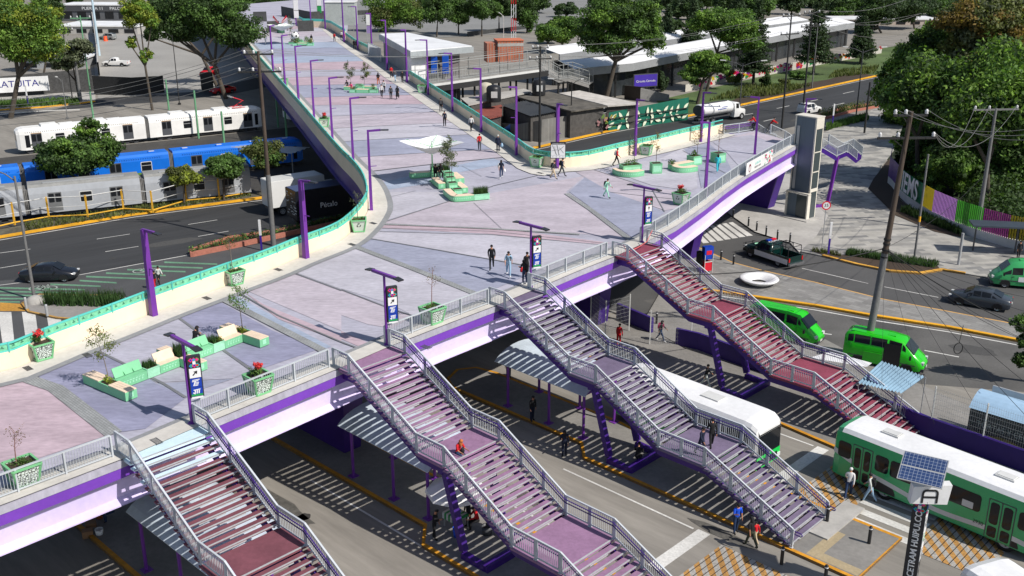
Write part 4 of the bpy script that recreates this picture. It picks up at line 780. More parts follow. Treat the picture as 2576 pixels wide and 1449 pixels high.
sapling('sapling', 'slender dark olive sapling at the far end of the long mint bench group', O + RM @ Vector((8.35, 1.75, .4)), 2.6, LEAF['mid'], (-.15, .1), 480, .42, .42, leaf=.05, bark=BARK)
O2 = Vector((-4.25, 79.9, ZD + .06)); a2 = math.atan2(.335, .942); B2 = thing('bench_group', 'curved mint bench group with stacked planting cubes in the middle of the plaza', 'bench', O2, a2)
def curved(root, pts, w, h):
 L = smooth_line([Vector((*p, 0)) for p in pts], 3); o_ = offset(L, w); b = MB(); n = len(L)
 b.wall(L, 0, h, w, 0); b.strip([Vector((p.x, p.y, h + .03)) for p in L], [Vector((p.x, p.y, h + .03)) for p in o_], 1); b.wall(L, h, h + .028, w, 1)
 P = resample(L, .17);
 for i in range(1, len(P) - 1): d = P[i + 1] - P[i]; b.box((P[i].x, P[i].y, h * .55), (.07, .012, .12), math.atan2(d.y, d.x), 2)
 b.build('seat_block', [MINT, WOODS, PMINT], root)
curved(B2, [(-.5, 2.7), (-.55, 1.2), (-.5, .2), (.1, 0), (1.3, 0)], .62, .43)
block(B2, 1.32, 2.6, 0, .62, .44, kind='planter', m=PMINT); tuft(B2, 1.4, 2.5, .1, .55, .42, 330, IRIS, .62)
block(B2, .25, 1.0, 2.05, 2.8, .45, kind='planter', m=MINT); block(B2, .05, .8, 2.85, 3.6, .82, kind='planter', m=MINT); block(B2, 1.02, 1.6, 2.6, 4.6, .43)
block(B2, -.35, .25, 4.6, 6.8, .43); block(B2, .4, 1.15, 4.7, 5.45, .82, kind='planter', m=MINT); block(B2, .75, 1.5, 6.3, 7.0, .82, kind='planter', m=MINT); block(B2, 1.52, 2.3, 5.9, 8.2, .43)
block(B2, .2, 2.0, 9.0, 9.6, .44, kind='planter', m=PMINT); tuft(B2, .3, 1.9, 9.05, 9.5, .42, 260, IRIS, .7); block(B2, -1.6, .15, 9.0, 9.6, .43)
RM2 = Matrix.Rotation(a2, 3, 'Z')
sapling('young_tree', 'leafy young tree rising from the stacked mint cubes of the central bench', O2 + RM2 @ Vector((.8, 5.2, .7)), 3.6, LEAF['dusty'], (.1, .1), 1500, .8, .28, 'young tree', .065, BARK)
sapling('sapling', 'bare stem in the nearest mint cube of the central bench', O2 + RM2 @ Vector((.4, 3.2, .75)), 1.9, LEAF['dusty'], (0, 0), 60, .15, .7, leaf=.04, bark=BARK)
def far_group(P, rz, label, tree=True, col='mid'):
 r = thing('bench_group', label, 'bench', P, rz); block(r, -2.2, -.6, .6, 1.2, .43); block(r, -.5, .3, .3, 1.0, .8, kind='planter'); block(r, .0, .75, -.6, .2, .8, kind='planter'); block(r, .4, 2.0, 1.1, 1.8, .43); block(r, -.8, .0, -1.6, -.9, .45, kind='planter'); block(r, .1, 1.7, -1.5, -.9, .43); block(r, 1.8, 2.9, -1.3, -.6, .45, kind='planter')
 for c in ((-.4, -1.2, .6), (2.3, -.9, .6), (1.6, 1.4, .6)): leaves('low_plant', [c], [.3], 90, .06, LEAF['olive'], r, .2)
 return r
P = K(2, 130, 690, ZD); P.z += .045; far_group(P, radians(-8), 'mint bench group with two people seated, far along the plaza'); sapling('young_tree', 'feathery young tree left of the far mint bench group', P + Vector((-1.0, .8, .5)), 3.3, LEAF['dusty'], (-.4, 0), 700, .6, .3, 'young tree', .08, BARK); sapling('young_tree', 'feathery young tree right of centre in the far mint bench group', P + Vector((.6, 1.2, .5)), 3.0, LEAF['olive'], (.3, 0), 700, .6, .3, 'young tree', .08, BARK)
P = K(1, 2260, 340, ZD); P.z += .045; g3 = far_group(P, radians(-5), 'mint flower bed bench carrying the football ornament at the far end of the plaza')
tb = leaves('flower_bed_plants', [(-1.6, 1.6, .6), (-.8, 2.0, .7), (.9, 1.6, .8), (1.8, 1.0, .6), (-.2, -.9, .8)], [.6] * 5, 900, .1, LEAF['mid'], g3, .2)
fb = thing('football_ornament', 'large black and white football ornament on the far flower bed', 'ornament', P + Vector((-.9, .9, 1.55))); b = MB(); b.ball((0, 0, 0), .72, 20, 14); b.build('ball', WHITE, fb)
b = MB(); ph = (1 + 5 ** .5) / 2
for v in [(0, s1, s2 * ph) for s1 in (-1, 1) for s2 in (-1, 1)] + [(s1, s2 * ph, 0) for s1 in (-1, 1) for s2 in (-1, 1)] + [(s2 * ph, 0, s1) for s1 in (-1, 1) for s2 in (-1, 1)]:
 n = Vector(v).normalized(); a = n.orthogonal().normalized(); c = n.cross(a); b.add([n * .735 + (a * cos(t) + c * sin(t)) * .2 for t in [2 * pi * k / 5 for k in range(5)]], [(0, 1, 2, 3, 4)])
b.build('black_patches', BLACK, fb)
P = K(1, 2120, 250, ZD); t = thing('winged_ornament', 'red and white winged sculpture on a green pedestal at the far end', 'sculpture', P); b = MB()
for s_ in (-1, 1):
 for k in range(3): b.add([(0, 0, 1.6), (s_ * (.9 + .3 * k), .1, 2.3 + .35 * k), (s_ * (1.7 - .2 * k), 0, 2.9 + .3 * k), (s_ * .5, -.1, 2.1 + .2 * k)], [(0, 1, 2, 3)], k % 2)
b.build('wings', [SRED, WHITE], t); b = MB(); b.lathe((0, 0, 0), [(.8, 0), (.8, .5), (.5, .7), (.45, 1.9), (0, 2.0)], 10); b.build('pedestal', mat('dark_green_pedestal', (.02, .08, .05)), t)
sapling('young_tree', 'pale young tree standing behind the football ornament', K(1, 2190, 290, ZD), 4.2, LEAF['dusty'], (-.2, 0), 500, .8, .3, 'young tree', .1, BARK)
def cluster3():
 P = K(3, -360, 1330, ZD); P.z += .045
 r = thing('bench_group', 'rounded mint planting bed with a young tree on the right arm of the plaza', 'bench', P, radians(20)); curved(r, [(-1.5, 1.5), (-1.6, .2), (-.4, -.6), (.8, -.2)], .7, .45); block(r, -.9, .9, .5, 1.4, .8, kind='planter', m=MINT); leaves('low_plants', [(-.3, .9, .95), (.3, .9, 1.0)], [.35, .35], 300, .06, LEAF['mid'], r, .2)
 sapling('young_tree', 'sparse young tree in the rounded mint bed of the right arm', P + Vector((0, 1.0, .8)), 2.6, LEAF['dusty'], (0, 0), 420, .6, .35, 'young tree', .05, BARK)
 P = K(3, -195, 1310, ZD) if False else K(2, 2372, 1305, ZD); P.z += .045; r = thing('planting_box', 'single square mint planting box with a thin tree', 'planter', P, radians(10)); block(r, -.45, .45, -.45, .45, .85, kind='planter', m=MINT); sapling('young_tree', 'thin young tree in the single square mint box', P + Vector((0, 0, .8)), 2.9, LEAF['rust'], (0, 0), 330, .5, .35, 'young tree', .05, BARK)
 P = K(3, 20, 1260, ZD); P.z += .045; r = thing('bench_group', 'long mint bench with timber top and low flower beds beside the person in turquoise', 'bench', P, radians(35)); block(r, -2.0, .6, -.5, .2, .45); block(r, .8, 1.9, -.2, .7, .8, kind='planter'); curved(r, [(-2.2, -.5), (-2.4, -1.4), (-1.6, -2.0), (-.4, -2.0)], .6, .44); [leaves('low_plant', [c], [.35], 150, .07, LEAF['mid'], r, .2) for c in ((1.3, .3, 1.0), (-1.8, -.1, .6))]
 sapling('young_tree', 'small tree with reddish leaves in the mint bed by the far railing', P + Vector((1.2, 1.0, .8)), 2.7, LEAF['rust'], (0, 0), 420, .6, .35, 'young tree', .05, BARK)
 P = K(3, 265, 1225, ZD); P.z += .045; r = thing('planting_box', 'mint planting box behind the person in turquoise', 'planter', P, radians(30)); block(r, -.5, .5, -.5, .5, .85, kind='planter', m=MINT); sapling('young_tree', 'bare twiggy young tree behind the person in turquoise', P + Vector((0, 0, .8)), 2.9, LEAF['rust'], (0, 0), 200, .5, .3, 'young tree', .04, MATS['reddish_twigs'])
cluster3()
FAB = mat('white_canopy_fabric', (.80, .80, .80), .8, .03, 3)
def funnel(P, label, s=1.0):
 P.z = ZD + .07; root = thing('funnel_canopy', label, 'sunshade', P, radians(38)); b = MB(); b.tube((0, 0, 0), (0, 0, 3.0 * s), .07, .05, 8); b.box((0, 0, .02), (.5, .5, .03)); b.build('mast', MATS['planter_green'], root)
 n = 32; m = 8; b = MB(); G = []
 for j in range(m + 1):
  f = j / m; row = []
  for i in range(n):
   a = 2 * pi * i / n; sq = 1 / max(abs(cos(a)), abs(sin(a))) ** .9; tip = .5 * (abs(sin(2 * a)) ** 1.5); r = (.12 + 2.05 * f ** .75 * (1 + (sq - 1) * f * .9)) * (1 - .10 * f * (1 - abs(sin(2 * a)))); z = 2.35 + .95 * f ** .8 + tip * f ** 2 * .25
   row.append((r * cos(a) * s, r * sin(a) * s, z * s))
  G.append(row)
 vs = [v for r_ in G for v in r_]; b.add(vs, [(j * n + i, j * n + (i + 1) % n, (j + 1) * n + (i + 1) % n, (j + 1) * n + i) for j in range(m) for i in range(n)], 0, True); b.build('fabric', FAB, root)
 b = MB()
 for k in range(4): a = pi / 4 + k * pi / 2; b.tube((0, 0, 3.0 * s), (2.2 * cos(a) * s, 2.2 * sin(a) * s, 3.55 * s), .025, n=5)
 b.tube((0, 0, 2.9 * s), (0, 0, 3.5 * s), .03, n=5); b.build('spokes', MATS['planter_green'], root)
Z4 = lambda x, y: K(5, 0, 0) if False else None
funnel(at(1088.5, 457.5, ZD), 'white fabric funnel canopy on a green mast beside the central bench'); funnel(K(1, 2135, 335, ZD), 'far white fabric funnel canopy near the winged sculpture')
BOL = []
for (c, x, y) in ((9, 745, 1360), (9, 1405, 1203), (9, 1088, 1045), (9, 1073, 1500), (6, 288, 513), (6, 382, 548), (6, 330, 160), (6, 380, 192), (6, 495, 258), (6, 557, 292), (6, 628, 326), (6, 713, 357), (6, 808, 380), (5, 2378, 992), (5, 2182, 962)): BOL.append(K(c, x, y, .12 if c != 9 else .15))
labs = ['dark bollard in front of the grey violet stair foot', 'dark bollard on the crossing between stair foot and sign tower', 'dark bollard touching the right rail of the grey violet stairs', 'dark bollard at the bottom edge of the view', 'dark bollard right of the red vending cart', 'dark bollard farther right of the red vending cart', 'first dark bollard under the plaza by the zebra crossing', 'second dark bollard from the plaza by the zebra crossing', 'dark bollard at the end of the zebra crossing', 'dark bollard just right of the zebra crossing', 'dark bollard above the police pickup bonnet', 'dark bollard behind the police pickup cab', 'last dark bollard of the row behind the police pickup', 'dark bollard beside the person with the pink rucksack', 'dark bollard behind the mesh fence']
bm = None
for P, lab in zip(BOL, labs):
 if bm is None:
  bm = thing('bollard', lab, 'bollard', P, 0, 'black bollards'); b = MB(); b.lathe((0, 0, 0), [(.085, 0), (.085, .9), (.07, .94), (0, .95)], 12); b.build('post', BLACK, bm); b = MB(); b.lathe((0, 0, 0), [(.088, .80), (.088, .86)], 12); b.build('reflective_band', WHITE, bm)
 else: dup(bm, P, 0, lab)
b = None
for c, x, y, lab in ((4, 200, 880, 'grey steel bollard on the traffic island beside the lamp footing'), (4, 358, 935, 'grey steel bollard at the rounded tip of the traffic island')):
 P = K(c, x, y, .14)
 if b is None: b = thing('steel_bollard', lab, 'bollard', P, 0, 'grey steel bollards on the traffic island'); q = MB(); q.lathe((0, 0, 0), [(.11, 0), (.11, .85), (.1, .92), (0, .95)], 12); q.build('post', STEEL, b)
 else: dup(b, P, 0, lab)
b = None
for c, x, y in ((4, 2100, 585), (4, 210, 1330), (4, 1560, 800), (5, 240, 235), (2, 1500, 1305), (5, 80, 395), (4, 660, 1230), (2, 1180, 1130), (5, 640, 1170), (7, 1180, 430)):
 P = K(c, x, y, ZD + .075)
 if b is None: q = MB(); [q.box((-.28 + .08 * i, 0, 0), (.04, .26, .01)) for i in range(8)]; q.box((0, .14, 0), (.64, .03, .012)); q.box((0, -.14, 0), (.64, .03, .012)); b = q.build('drain_grate', DGREY); o = b
 else: o = b.copy(); COL.objects.link(o)
 o.location = P; o.rotation_euler.z = STA; tag(o, 'small dark drain grate set in the plaza border', 'drain', 'drain grates of the plaza')
# ================================================================ vehicles
HEADL = paint('headlight_lens', (.65, .66, .66), .15); TAILL = paint('tail_light_red', srgb(190, 20, 25), .25); PLATE = paint('number_plate', (.55, .55, .52), .5)
def on_ground(pa, pb, z=0.0):
 a, c = K(*pa, z), K(*pb, z); d = c - a; return (a + c) / 2, math.atan2(d.y, d.x), d.length
def wheels(root, xs, y, r, w=.22, rim=None):
 for x in xs:
  for s_ in (-1, 1):
   W = thing('wheel', None, None); adopt(W, root); W.location = (x, s_ * (y - w / 2), r)
   b = MB(); n = 20; b.lathe((0, 0, 0), [(r * .62, -w / 2), (r * .93, -w / 2), (r, -w * .3), (r, w * .3), (r * .93, w / 2), (r * .62, w / 2)], n); b.v = [(v[0], v[2], v[1]) for v in b.v]; b.build('tyre', RUBB, W)
   b = MB(); b.lathe((0, 0, 0), [(r * .63, w * .38 * s_), (r * .5, w * .30 * s_), (r * .2, w * .34 * s_), (0, w * .36 * s_)], n)
   b.v = [(v[0], v[2], v[1]) for v in b.v]
   for k in range(5): a = 2 * pi * k / 5; b.box((cos(a) * r * .4, w * .35 * s_, sin(a) * r * .4), (.08, .012, .08), 0, 1)
   b.build('rim', [rim or CHROME, DGREY], W)
def shell(root, S, m, name='body', arches=(), ar=.36, mroof=None, roofrange=None):
 """loft body from stations (x, zlow, zbelt, ztop, wbelt, wtop)"""
 rings = []
 for (x, zl, zb, zt, wb, wt) in S:
  zm = zl + (zb - zl) * .45; h = [(wb * .93, zl), (wb, zm), (wb * .985, zb), (wt, zt), (wt * .55, zt + .045 * min(1, wt))]
  rings.append([(x, y, z) for y, z in h] + [(x, -y, z) for y, z in h[::-1]])
 b = MB(); k = 10; n = len(rings); vs = [v for r in rings for v in r]; F = [(i * k + j, (i + 1) * k + j, (i + 1) * k + j + 1, i * k + j + 1) for i in range(n - 1) for j in range(k - 1)]
 b.add(vs, F, 0, True); b.add(vs, [tuple(range(k))], 0); b.add(vs, [tuple(range((n - 1) * k, n * k))[::-1]], 0)
 if mroof:
  o = 0
  for fi, (i, j) in enumerate([(i, j) for i in range(n - 1) for j in range(k - 1)]):
   if j in (3, 4, 5) and roofrange[0] <= i < roofrange[1]: b.m[fi] = 1
 o = b.build(name, [m, mroof] if mroof else m, root)
 for x in arches:
  for s_ in (-1, 1):
   b = MB(); y = s_ * (max(q[4] for q in S) + .004); P = [(x + ar * 1.14 * cos(pi * i / 12), y, ar * .95 + ar * 1.14 * sin(pi * i / 12)) for i in range(13)] + [(x - ar * 1.14, y, S[1][1]), (x + ar * 1.14, y, S[1][1])]
   b.add(P if s_ < 0 else P[::-1], [tuple(range(len(P)))]); b.build('wheel_arch', BLACK, root)
 return rings
def patch(root, name, rings, i0, i1, j, m, a=(.05, .95), c=(.1, .9), off=.012, side=0):
 """glass or trim panel on strip j between rings i0 and i1"""
 P = lambda u, v: (Vector(rings[i0][j]).lerp(Vector(rings[i1][j]), u)).lerp(Vector(rings[i0][j + 1]).lerp(Vector(rings[i1][j + 1]), u), v)
 q = [P(a[0], c[0]), P(a[1], c[0]), P(a[1], c[1]), P(a[0], c[1])]; n = (q[1] - q[0]).cross(q[3] - q[0]).normalized(); cen = (q[0] + q[2]) / 2
 mid = Vector((cen.x * .3, 0, cen.z * .5)); n = n if n.dot(cen - mid) > 0 else -n
 b = MB(); b.add([v + n * off for v in q] + [v - n * .02 for v in q], [(0, 1, 2, 3), (0, 4, 5, 1), (1, 5, 6, 2), (2, 6, 7, 3), (3, 7, 4, 0)]); return b.build(name, m, root)
def quadpanel(root, name, x0, x1, y, z0, z1, m, r=.12, off=.008):
 s_ = 1 if y > 0 else -1; P = []; n = 4
 for cx_, cz, a0 in ((x1 - r, z1 - r, 0), (x0 + r, z1 - r, 90), (x0 + r, z0 + r, 180), (x1 - r, z0 + r, 270)):
  for k in range(n + 1): a = radians(a0 + 90 * k / n); P.append((cx_ + r * cos(a), y + s_ * off, cz + r * sin(a)))
 k = len(P); Q = [(p[0], y, p[2]) for p in P]; b = MB(); b.add(P, [tuple(range(k))]); b.add(P + Q, [(i, (i + 1) % k, k + (i + 1) % k, k + i) for i in range(k)]); return b.build(name, m, root)
def sedan(P, rz, label, m, S=None, suv=False, group=None):
 root = thing('parked_car' if False else 'car', label, 'car', P, rz, group)
 if suv: S = [(-2.15, .35, .9, .95, .8, .7), (-2.08, .25, 1.0, 1.45, .88, .68), (-1.8, .22, 1.02, 1.62, .9, .66), (-.7, .22, 1.02, 1.68, .92, .68), (.25, .22, 1.0, 1.62, .92, .66), (.95, .22, .98, 1.08, .9, .74), (1.8, .25, .86, .93, .86, .66), (2.12, .35, .62, .68, .74, .5)]
 else: S = [(-2.25, .38, .82, .86, .76, .64), (-2.12, .27, .95, 1.0, .85, .7), (-1.6, .22, .98, 1.05, .88, .66), (-.85, .2, .97, 1.38, .9, .60), (-.1, .2, .95, 1.46, .91, .62), (.5, .2, .93, 1.40, .91, .60), (1.2, .22, .92, .99, .89, .72), (1.9, .24, .80, .86, .85, .62), (2.25, .34, .58, .64, .7, .5)]
 R = shell(root, S, m, arches=(-1.35, 1.4), ar=.33); wheels(root, (-1.35, 1.4), .9, .33)
 a, c, d = (2, 3, 4) if suv else (3, 4, 5)
 for j in (2, 6):
  patch(root, 'side_window', R, a, c, j, GLASS, (.06, .95), (.12, .86)); patch(root, 'side_window', R, c, d, j, GLASS, (.05, .93), (.12, .86))
  patch(root, 'quarter_window', R, a - 1, a, j, GLASS, (.45, .94), (.15, .6)); patch(root, 'quarter_window', R, d, d + 1, j, GLASS, (.06, .5), (.12, .6))
 for nm, i in (('windscreen', d), ('rear_window', a - 1)):
  b = MB(); P0, P1 = R[i], R[i + 1]; q = [Vector(P0[3]), Vector(P1[3]), Vector(P1[6]), Vector(P0[6])]; q = [q[0].lerp(q[1], .06), q[0].lerp(q[1], .9), q[3].lerp(q[2], .9), q[3].lerp(q[2], .06)]; up = Vector((.02 if i == d else -.02, 0, .062)); b.add([v + up for v in q], [(0, 1, 2, 3)]); b.build(nm, GLASS, root)
 X = S[-1][0];
 for s_ in (-1, 1):
  b = MB(); b.box((X - .1, s_ * .58, .68 if not suv else .74), (.22, .26, .12)); b.build('headlight', HEADL, root)
  b = MB(); b.box((S[0][0] + .06, s_ * .62, .84), (.1, .26, .14)); b.build('tail_light', TAILL, root)
  b = MB(); b.box((.75 if not suv else .6, s_ * .98, .98), (.12, .16, .11)); b.build('wing_mirror', m, root)
 b = MB(); b.box((X + .02, 0, .42), (.05, 1.1, .14)); b.build('grille', BLACK, root); b = MB(); b.box((S[0][0] - .02, 0, .62), (.03, .4, .12)); b.build('number_plate', PLATE, root)
 return root
def carpaint(name, c): return mat(name, c, .22, .03, 3, spec=.6, big=.03)
CB = carpaint('black_car_paint', (.012, .014, .02)); CG = carpaint('slate_car_paint', (.045, .055, .07)); CW = carpaint('white_car_paint', (.72, .72, .71)); CR = carpaint('red_car_paint', srgb(190, 20, 28)); CS = carpaint('silver_car_paint', (.22, .235, .235))
P, rz, _ = on_ground((4, 205, 690), (4, 495, 682)); o = sedan(P + Vector((0, 0.85, 0)), rz, 'black saloon car on the avenue by the green cycle hatching', CB)
P, rz, _ = on_ground((6, 2410, 912), (6, 2080, 855)); sedan(P + Vector((.3, .8, 0)), rz, 'slate grey saloon car behind the dull green minibus', CG)
P, rz, _ = on_ground((3, 885, 872), (3, 1040, 845)); sedan(P + Vector((0, .7, 0)), rz, 'white hatchback car on the avenue behind the lift tower', CW, suv=True)
P, rz, _ = on_ground((1, 860, 303), (1, 755, 300)); sedan(P + Vector((0, .7, 0)), rz, 'silver grey estate car in the car park beside an orange barrel', CS, suv=True)
P, rz, _ = on_ground((1, 1750, 700), (1, 1600, 718)); sedan(P + Vector((0, .7, 0)), rz, 'bright red car under the shade trees behind the cream tram', CR)
P, rz, _ = on_ground((1, 1640, 560), (1, 1500, 590)); sedan(P + Vector((0, .7, 0)), rz, 'dark red car half hidden by a black barrier in the car park', CR, suv=True)
def minibus(P, rz, label, m, dooropen=False, band=None):
 root = thing('minibus', label, 'minibus', P, rz, 'green minibuses')
 S = [(-2.65, .4, 1.15, 1.95, .86, .72), (-2.55, .3, 1.2, 2.12, .93, .78), (-2.0, .28, 1.2, 2.22, .95, .80), (.2, .28, 1.18, 2.24, .95, .80), (1.15, .28, 1.15, 2.12, .95, .76), (1.95, .28, 1.08, 1.32, .94, .80), (2.4, .3, .85, 1.0, .88, .68), (2.62, .38, .6, .72, .72, .5)]
 R = shell(root, S, m, arches=(-1.6, 1.55), ar=.36); wheels(root, (-1.6, 1.55), .95, .35, rim=STEEL)
 for j in (2, 6):
  patch(root, 'side_window', R, 2, 3, j, GLASS, (.02, .48), (.08, .62)); patch(root, 'side_window', R, 2, 3, j, GLASS, (.52, .98), (.08, .62))
  patch(root, 'side_window', R, 1, 2, j, GLASS, (.25, .95), (.08, .6)); patch(root, 'door_window', R, 3, 4, j, GLASS, (.12, .95), (.06, .62)); patch(root, 'quarter_window', R, 4, 5, j, GLASS, (.03, .72), (.12, .5))
 b = MB(); q = [Vector(R[4][3]), Vector(R[5][3]), Vector(R[5][6]), Vector(R[4][6])]; q = [q[0].lerp(q[1], .2), q[0].lerp(q[1], .95), q[3].lerp(q[2], .95), q[3].lerp(q[2], .2)]; b.add([v + Vector((.03, 0, .065)) for v in q], [(0, 1, 2, 3)]); b.build('windscreen', GLASS, root)
 b = MB(); b.quad((-2.68, -.7, 1.2), (-2.68, .7, 1.2), (-2.60, .62, 1.85), (-2.60, -.62, 1.85)); b.build('rear_window', GLASS, root)
 for s_ in (-1, 1):
  b = MB(); b.box((2.48, s_ * .62, .86), (.2, .3, .18)); b.build('headlight', HEADL, root); b = MB(); b.box((-2.62, s_ * .78, 1.0), (.08, .12, .4)); b.build('tail_light', TAILL, root)
  b = MB(); b.box((1.75, s_ * 1.08, 1.25), (.12, .2, .26)); b.build('wing_mirror', BLACK, root)
 for s_ in (-1, 1): quadpanel(root, 'rub_strip', -2.3, 2.1, s_ * .952, .66, .72, DGREY, .02, .008); b = MB(); b.box((1.0, s_ * .962, 1.05), (.16, .02, .04)); b.box((-.2, s_ * .962, 1.05), (.16, .02, .04)); b.build('door_handle', BLACK, root)
 b = MB(); b.box((2.66, 0, .5), (.02, .4, .13)); b.build('number_plate', PLATE, root)
 b = MB(); b.box((2.5, 0, .42), (.28, 1.66, .22)); b.build('bumper', DGREY, root)
 b = MB(); b.box((-1.2, 0, 2.262), (2.2, 1.1, .02)); b.box((.3, 0, 2.27), (.5, .5, .05)); b.build('roof_panel', m, root)
 if dooropen: quadpanel(root, 'open_doorway', .0, 1.1, -.955, .42, 1.95, BLACK, .08, .012); quadpanel(root, 'sliding_door', -1.3, -.1, -.975, .38, 1.12, m, .06, .04)
 else:
  for s_ in (-1, 1): b = MB(); b.box((.02, s_ * .957, .95), (.012, .006, 1.1)); b.box((1.12, s_ * .957, .95), (.012, .006, 1.0)); b.build('door_seam', DGREY, root)
 if band: quadpanel(root, 'notice_board', -.9, .6, band, .62, 1.05, WHITE, .02, .01); quadpanel(root, 'window_sticker', -2.1, -1.8, band, 1.3, 1.55, OFFW, .02, .012)
 return root
VG = carpaint('vivid_green_paint', srgb(40, 190, 25)); VG2 = carpaint('soft_green_paint', srgb(70, 175, 105))
P, rz, _ = on_ground((6, 620, 1085), (6, 1090, 1195)); minibus(P + Vector((-.5, .95, 0)), rz - .03, 'vivid green minibus half hidden behind the crimson staircase', VG)
P, rz, _ = on_ground((6, 1240, 1285), (6, 1800, 1400)); minibus(P + Vector((.35, .85, 0)), rz, 'vivid green minibus with its side door open and a person in red boarding', VG, True)
P, rz, _ = on_ground((6, 2850, 760), (6, 2150, 702)); minibus(K(6, 2530, 745, 0) + Vector((.9, 1.1, 0)), rz, 'dull green minibus with a white notice on its side at the right edge', VG2, band=.955)
def bus(P, rz, L, label, m, name='city_bus', H=3.05, roof=None):
 root = thing(name, label, 'bus', P, rz); W = 1.25; x0, x1 = -L / 2, L / 2; roof = roof or WHITE
 def ring(x, k, dz=0, zl=.38): w = W * k; return [(x, -w, zl), (x, -w, 2.35), (x, -w * .98, H - .28 + dz), (x, -w * .86, H - .08 + dz), (x, -w * .5, H + dz), (x, w * .5, H + dz), (x, w * .86, H - .08 + dz), (x, w * .98, H - .28 + dz), (x, w, 2.35), (x, w, zl)]
 R = [ring(x0, .82, -.42), ring(x0 + .12, .93, -.14), ring(x0 + .45, 1, -.02), ring(x0 + .8, 1), ring(x1 - .9, 1), ring(x1 - .45, 1, -.05), ring(x1 - .12, .96, -.25), ring(x1, .88, -.55)]
 b = MB(); k = 10; vs = [v for r in R for v in r]
 for i in range(len(R) - 1):
  for j in range(k - 1): b.add([vs[i * k + j], vs[(i + 1) * k + j], vs[(i + 1) * k + j + 1], vs[i * k + j + 1]], [(3, 2, 1, 0)], 1 if (j in (2, 3, 4, 5, 6) and 2 <= i <= 4) else 0, False)
 b.add(R[0], [tuple(range(k))]); b.add(R[-1], [tuple(range(k))[::-1]]); b.build('body', [m, roof], root)
 wheels(root, (x0 + L * .28, x1 - 1.75), 1.23, .53, .3, STEEL)
 for x in (x0 + L * .28, x1 - 1.75):
  for s_ in (-1, 1):
   b = MB(); y = s_ * (W + .004); Q = [(x + .66 * cos(pi * i / 12), y, .42 + .62 * sin(pi * i / 12)) for i in range(13)]; b.add(Q, [tuple(range(13))]); b.build('wheel_arch', BLACK, root)
 for s_ in (-1, 1):
  y = s_ * (W + .006); b = MB(); n = 24; up, lo = [], []
  for i in range(n + 1):
   u = i / n; x = x0 + .1 + (L * .97) * u; z = 1.05 + .75 * max(0, 1 - u * 5) ** 1.2 + .15 * sin(u * 9) - .35 * u; up.append((x, y, z + .13)); lo.append((x, y, z - .13 * (1 if u > .12 else 1.3)))
  b.strip(up, lo); b.build('white_swoosh', OFFW, root)
 return root, x0, x1, W
def bus_sides(root, x0, x1, W, side_spec):
 for s_ in (-1, 1):
  for kind, a, c in side_spec:
   y = s_ * W
   if kind == 'w': quadpanel(root, 'side_window', a, c, y, 1.5, 2.42, GLASS, .16, .012)
   elif kind == 'd' and s_ == -1:
    D_ = thing('door', None, None); adopt(D_, root); quadpanel(D_, 'door_frame', a, c, y, .42, 2.5, VG2 if False else DGREY, .05, .010)
    m_ = (a + c) / 2
    for p, q in ((a + .05, m_ - .03), (m_ + .03, c - .05)): quadpanel(D_, 'door_leaf', p, q, y, .44, 2.46, GRB, .04, .016); quadpanel(D_, 'door_glass', p + .07, q - .07, y, 1.2, 2.36, GLASS, .14, .022); quadpanel(D_, 'door_glass', p + .07, q - .07, y, .5, 1.08, GLASS, .1, .022)
   elif kind == 'd': quadpanel(root, 'side_window', a, c, y, 1.5, 2.42, GLASS, .16, .012)
GRB = carpaint('bus_green_paint', srgb(62, 172, 108))
root, x0, x1, W = bus(st(-16.35, 48.45), STA - .08, 11.2, 'green city bus with white roof passing the sign tower', GRB, H=3.2)
bus_sides(root, x0, x1, W, (('w', x0 + .35, x0 + 1.1), ('d', x0 + 1.2, x0 + 2.35), ('w', x0 + 2.5, x0 + 3.25), ('w', x0 + 3.35, x0 + 4.6), ('w', x0 + 4.7, x0 + 5.9), ('w', x0 + 6.0, x0 + 8.1), ('d', x0 + 8.45, x0 + 9.75), ('w', x0 + 9.9, x0 + 10.6)))
for x in (x0 + 2.6, x1 - 2.6): b = MB(); b.box((x, 0, 3.24), (.95, .6, .09)); b.box((x, 0, 3.29), (.8, .46, .05)); b.build('roof_hatch', OFFW, root)
b = MB(); b.quad((x1 + .02, -1.0, 1.3), (x1 + .02, 1.0, 1.3), (x1 + .02, 1.0, 2.45), (x1 + .02, -1.0, 2.45)); b.build('windscreen', GLASS, root)
text_mesh('2930', .26, BLACK, root, (x1 - 3.1, -W - .014, .98), (pi / 2, 0, 0))
quadpanel(root, 'window_notice', x0 + 7.2, x0 + 7.75, -W, 1.55, 1.9, OFFW, .03, .018)
GRB2 = carpaint('fresh_bus_green', srgb(30, 200, 80)); root, x0, x1, W = bus(st(-29.95, 46.1), STA - .04, 10.2, 'white roofed bus with dark windscreen behind the grey violet staircase', CW, H=3.15)
bus_sides(root, x0, x1, W, [('w', x0 + .5 + i * 1.55, x0 + 1.9 + i * 1.55) for i in range(6)])
for x in (1.3, -3.4): b = MB(); b.box((x, 0, 3.19), (1.2, .8, .07)); b.build('roof_hatch', OFFW, root)
b = MB(); b.quad((x1 + .03, -1.08, 1.15), (x1 + .03, 1.08, 1.15), (x1 + .02, 1.06, 2.42), (x1 + .02, -1.06, 2.42)); b.quad((x1 + .02, -1.06, 2.43), (x1 + .02, 1.06, 2.43), (x1 - .12, 1.0, 2.80), (x1 - .12, -1.0, 2.80)); b.build('windscreen', GLASS, root); b = MB(); b.box((x1 - .06, 0, .78), (.2, 2.25, .72)); [b.box(((x0 + x1) / 2, s_ * 1.258, .75), (9.8, .02, .66)) for s_ in (-1, 1)]; b.build('green_skirt', GRB2, root)
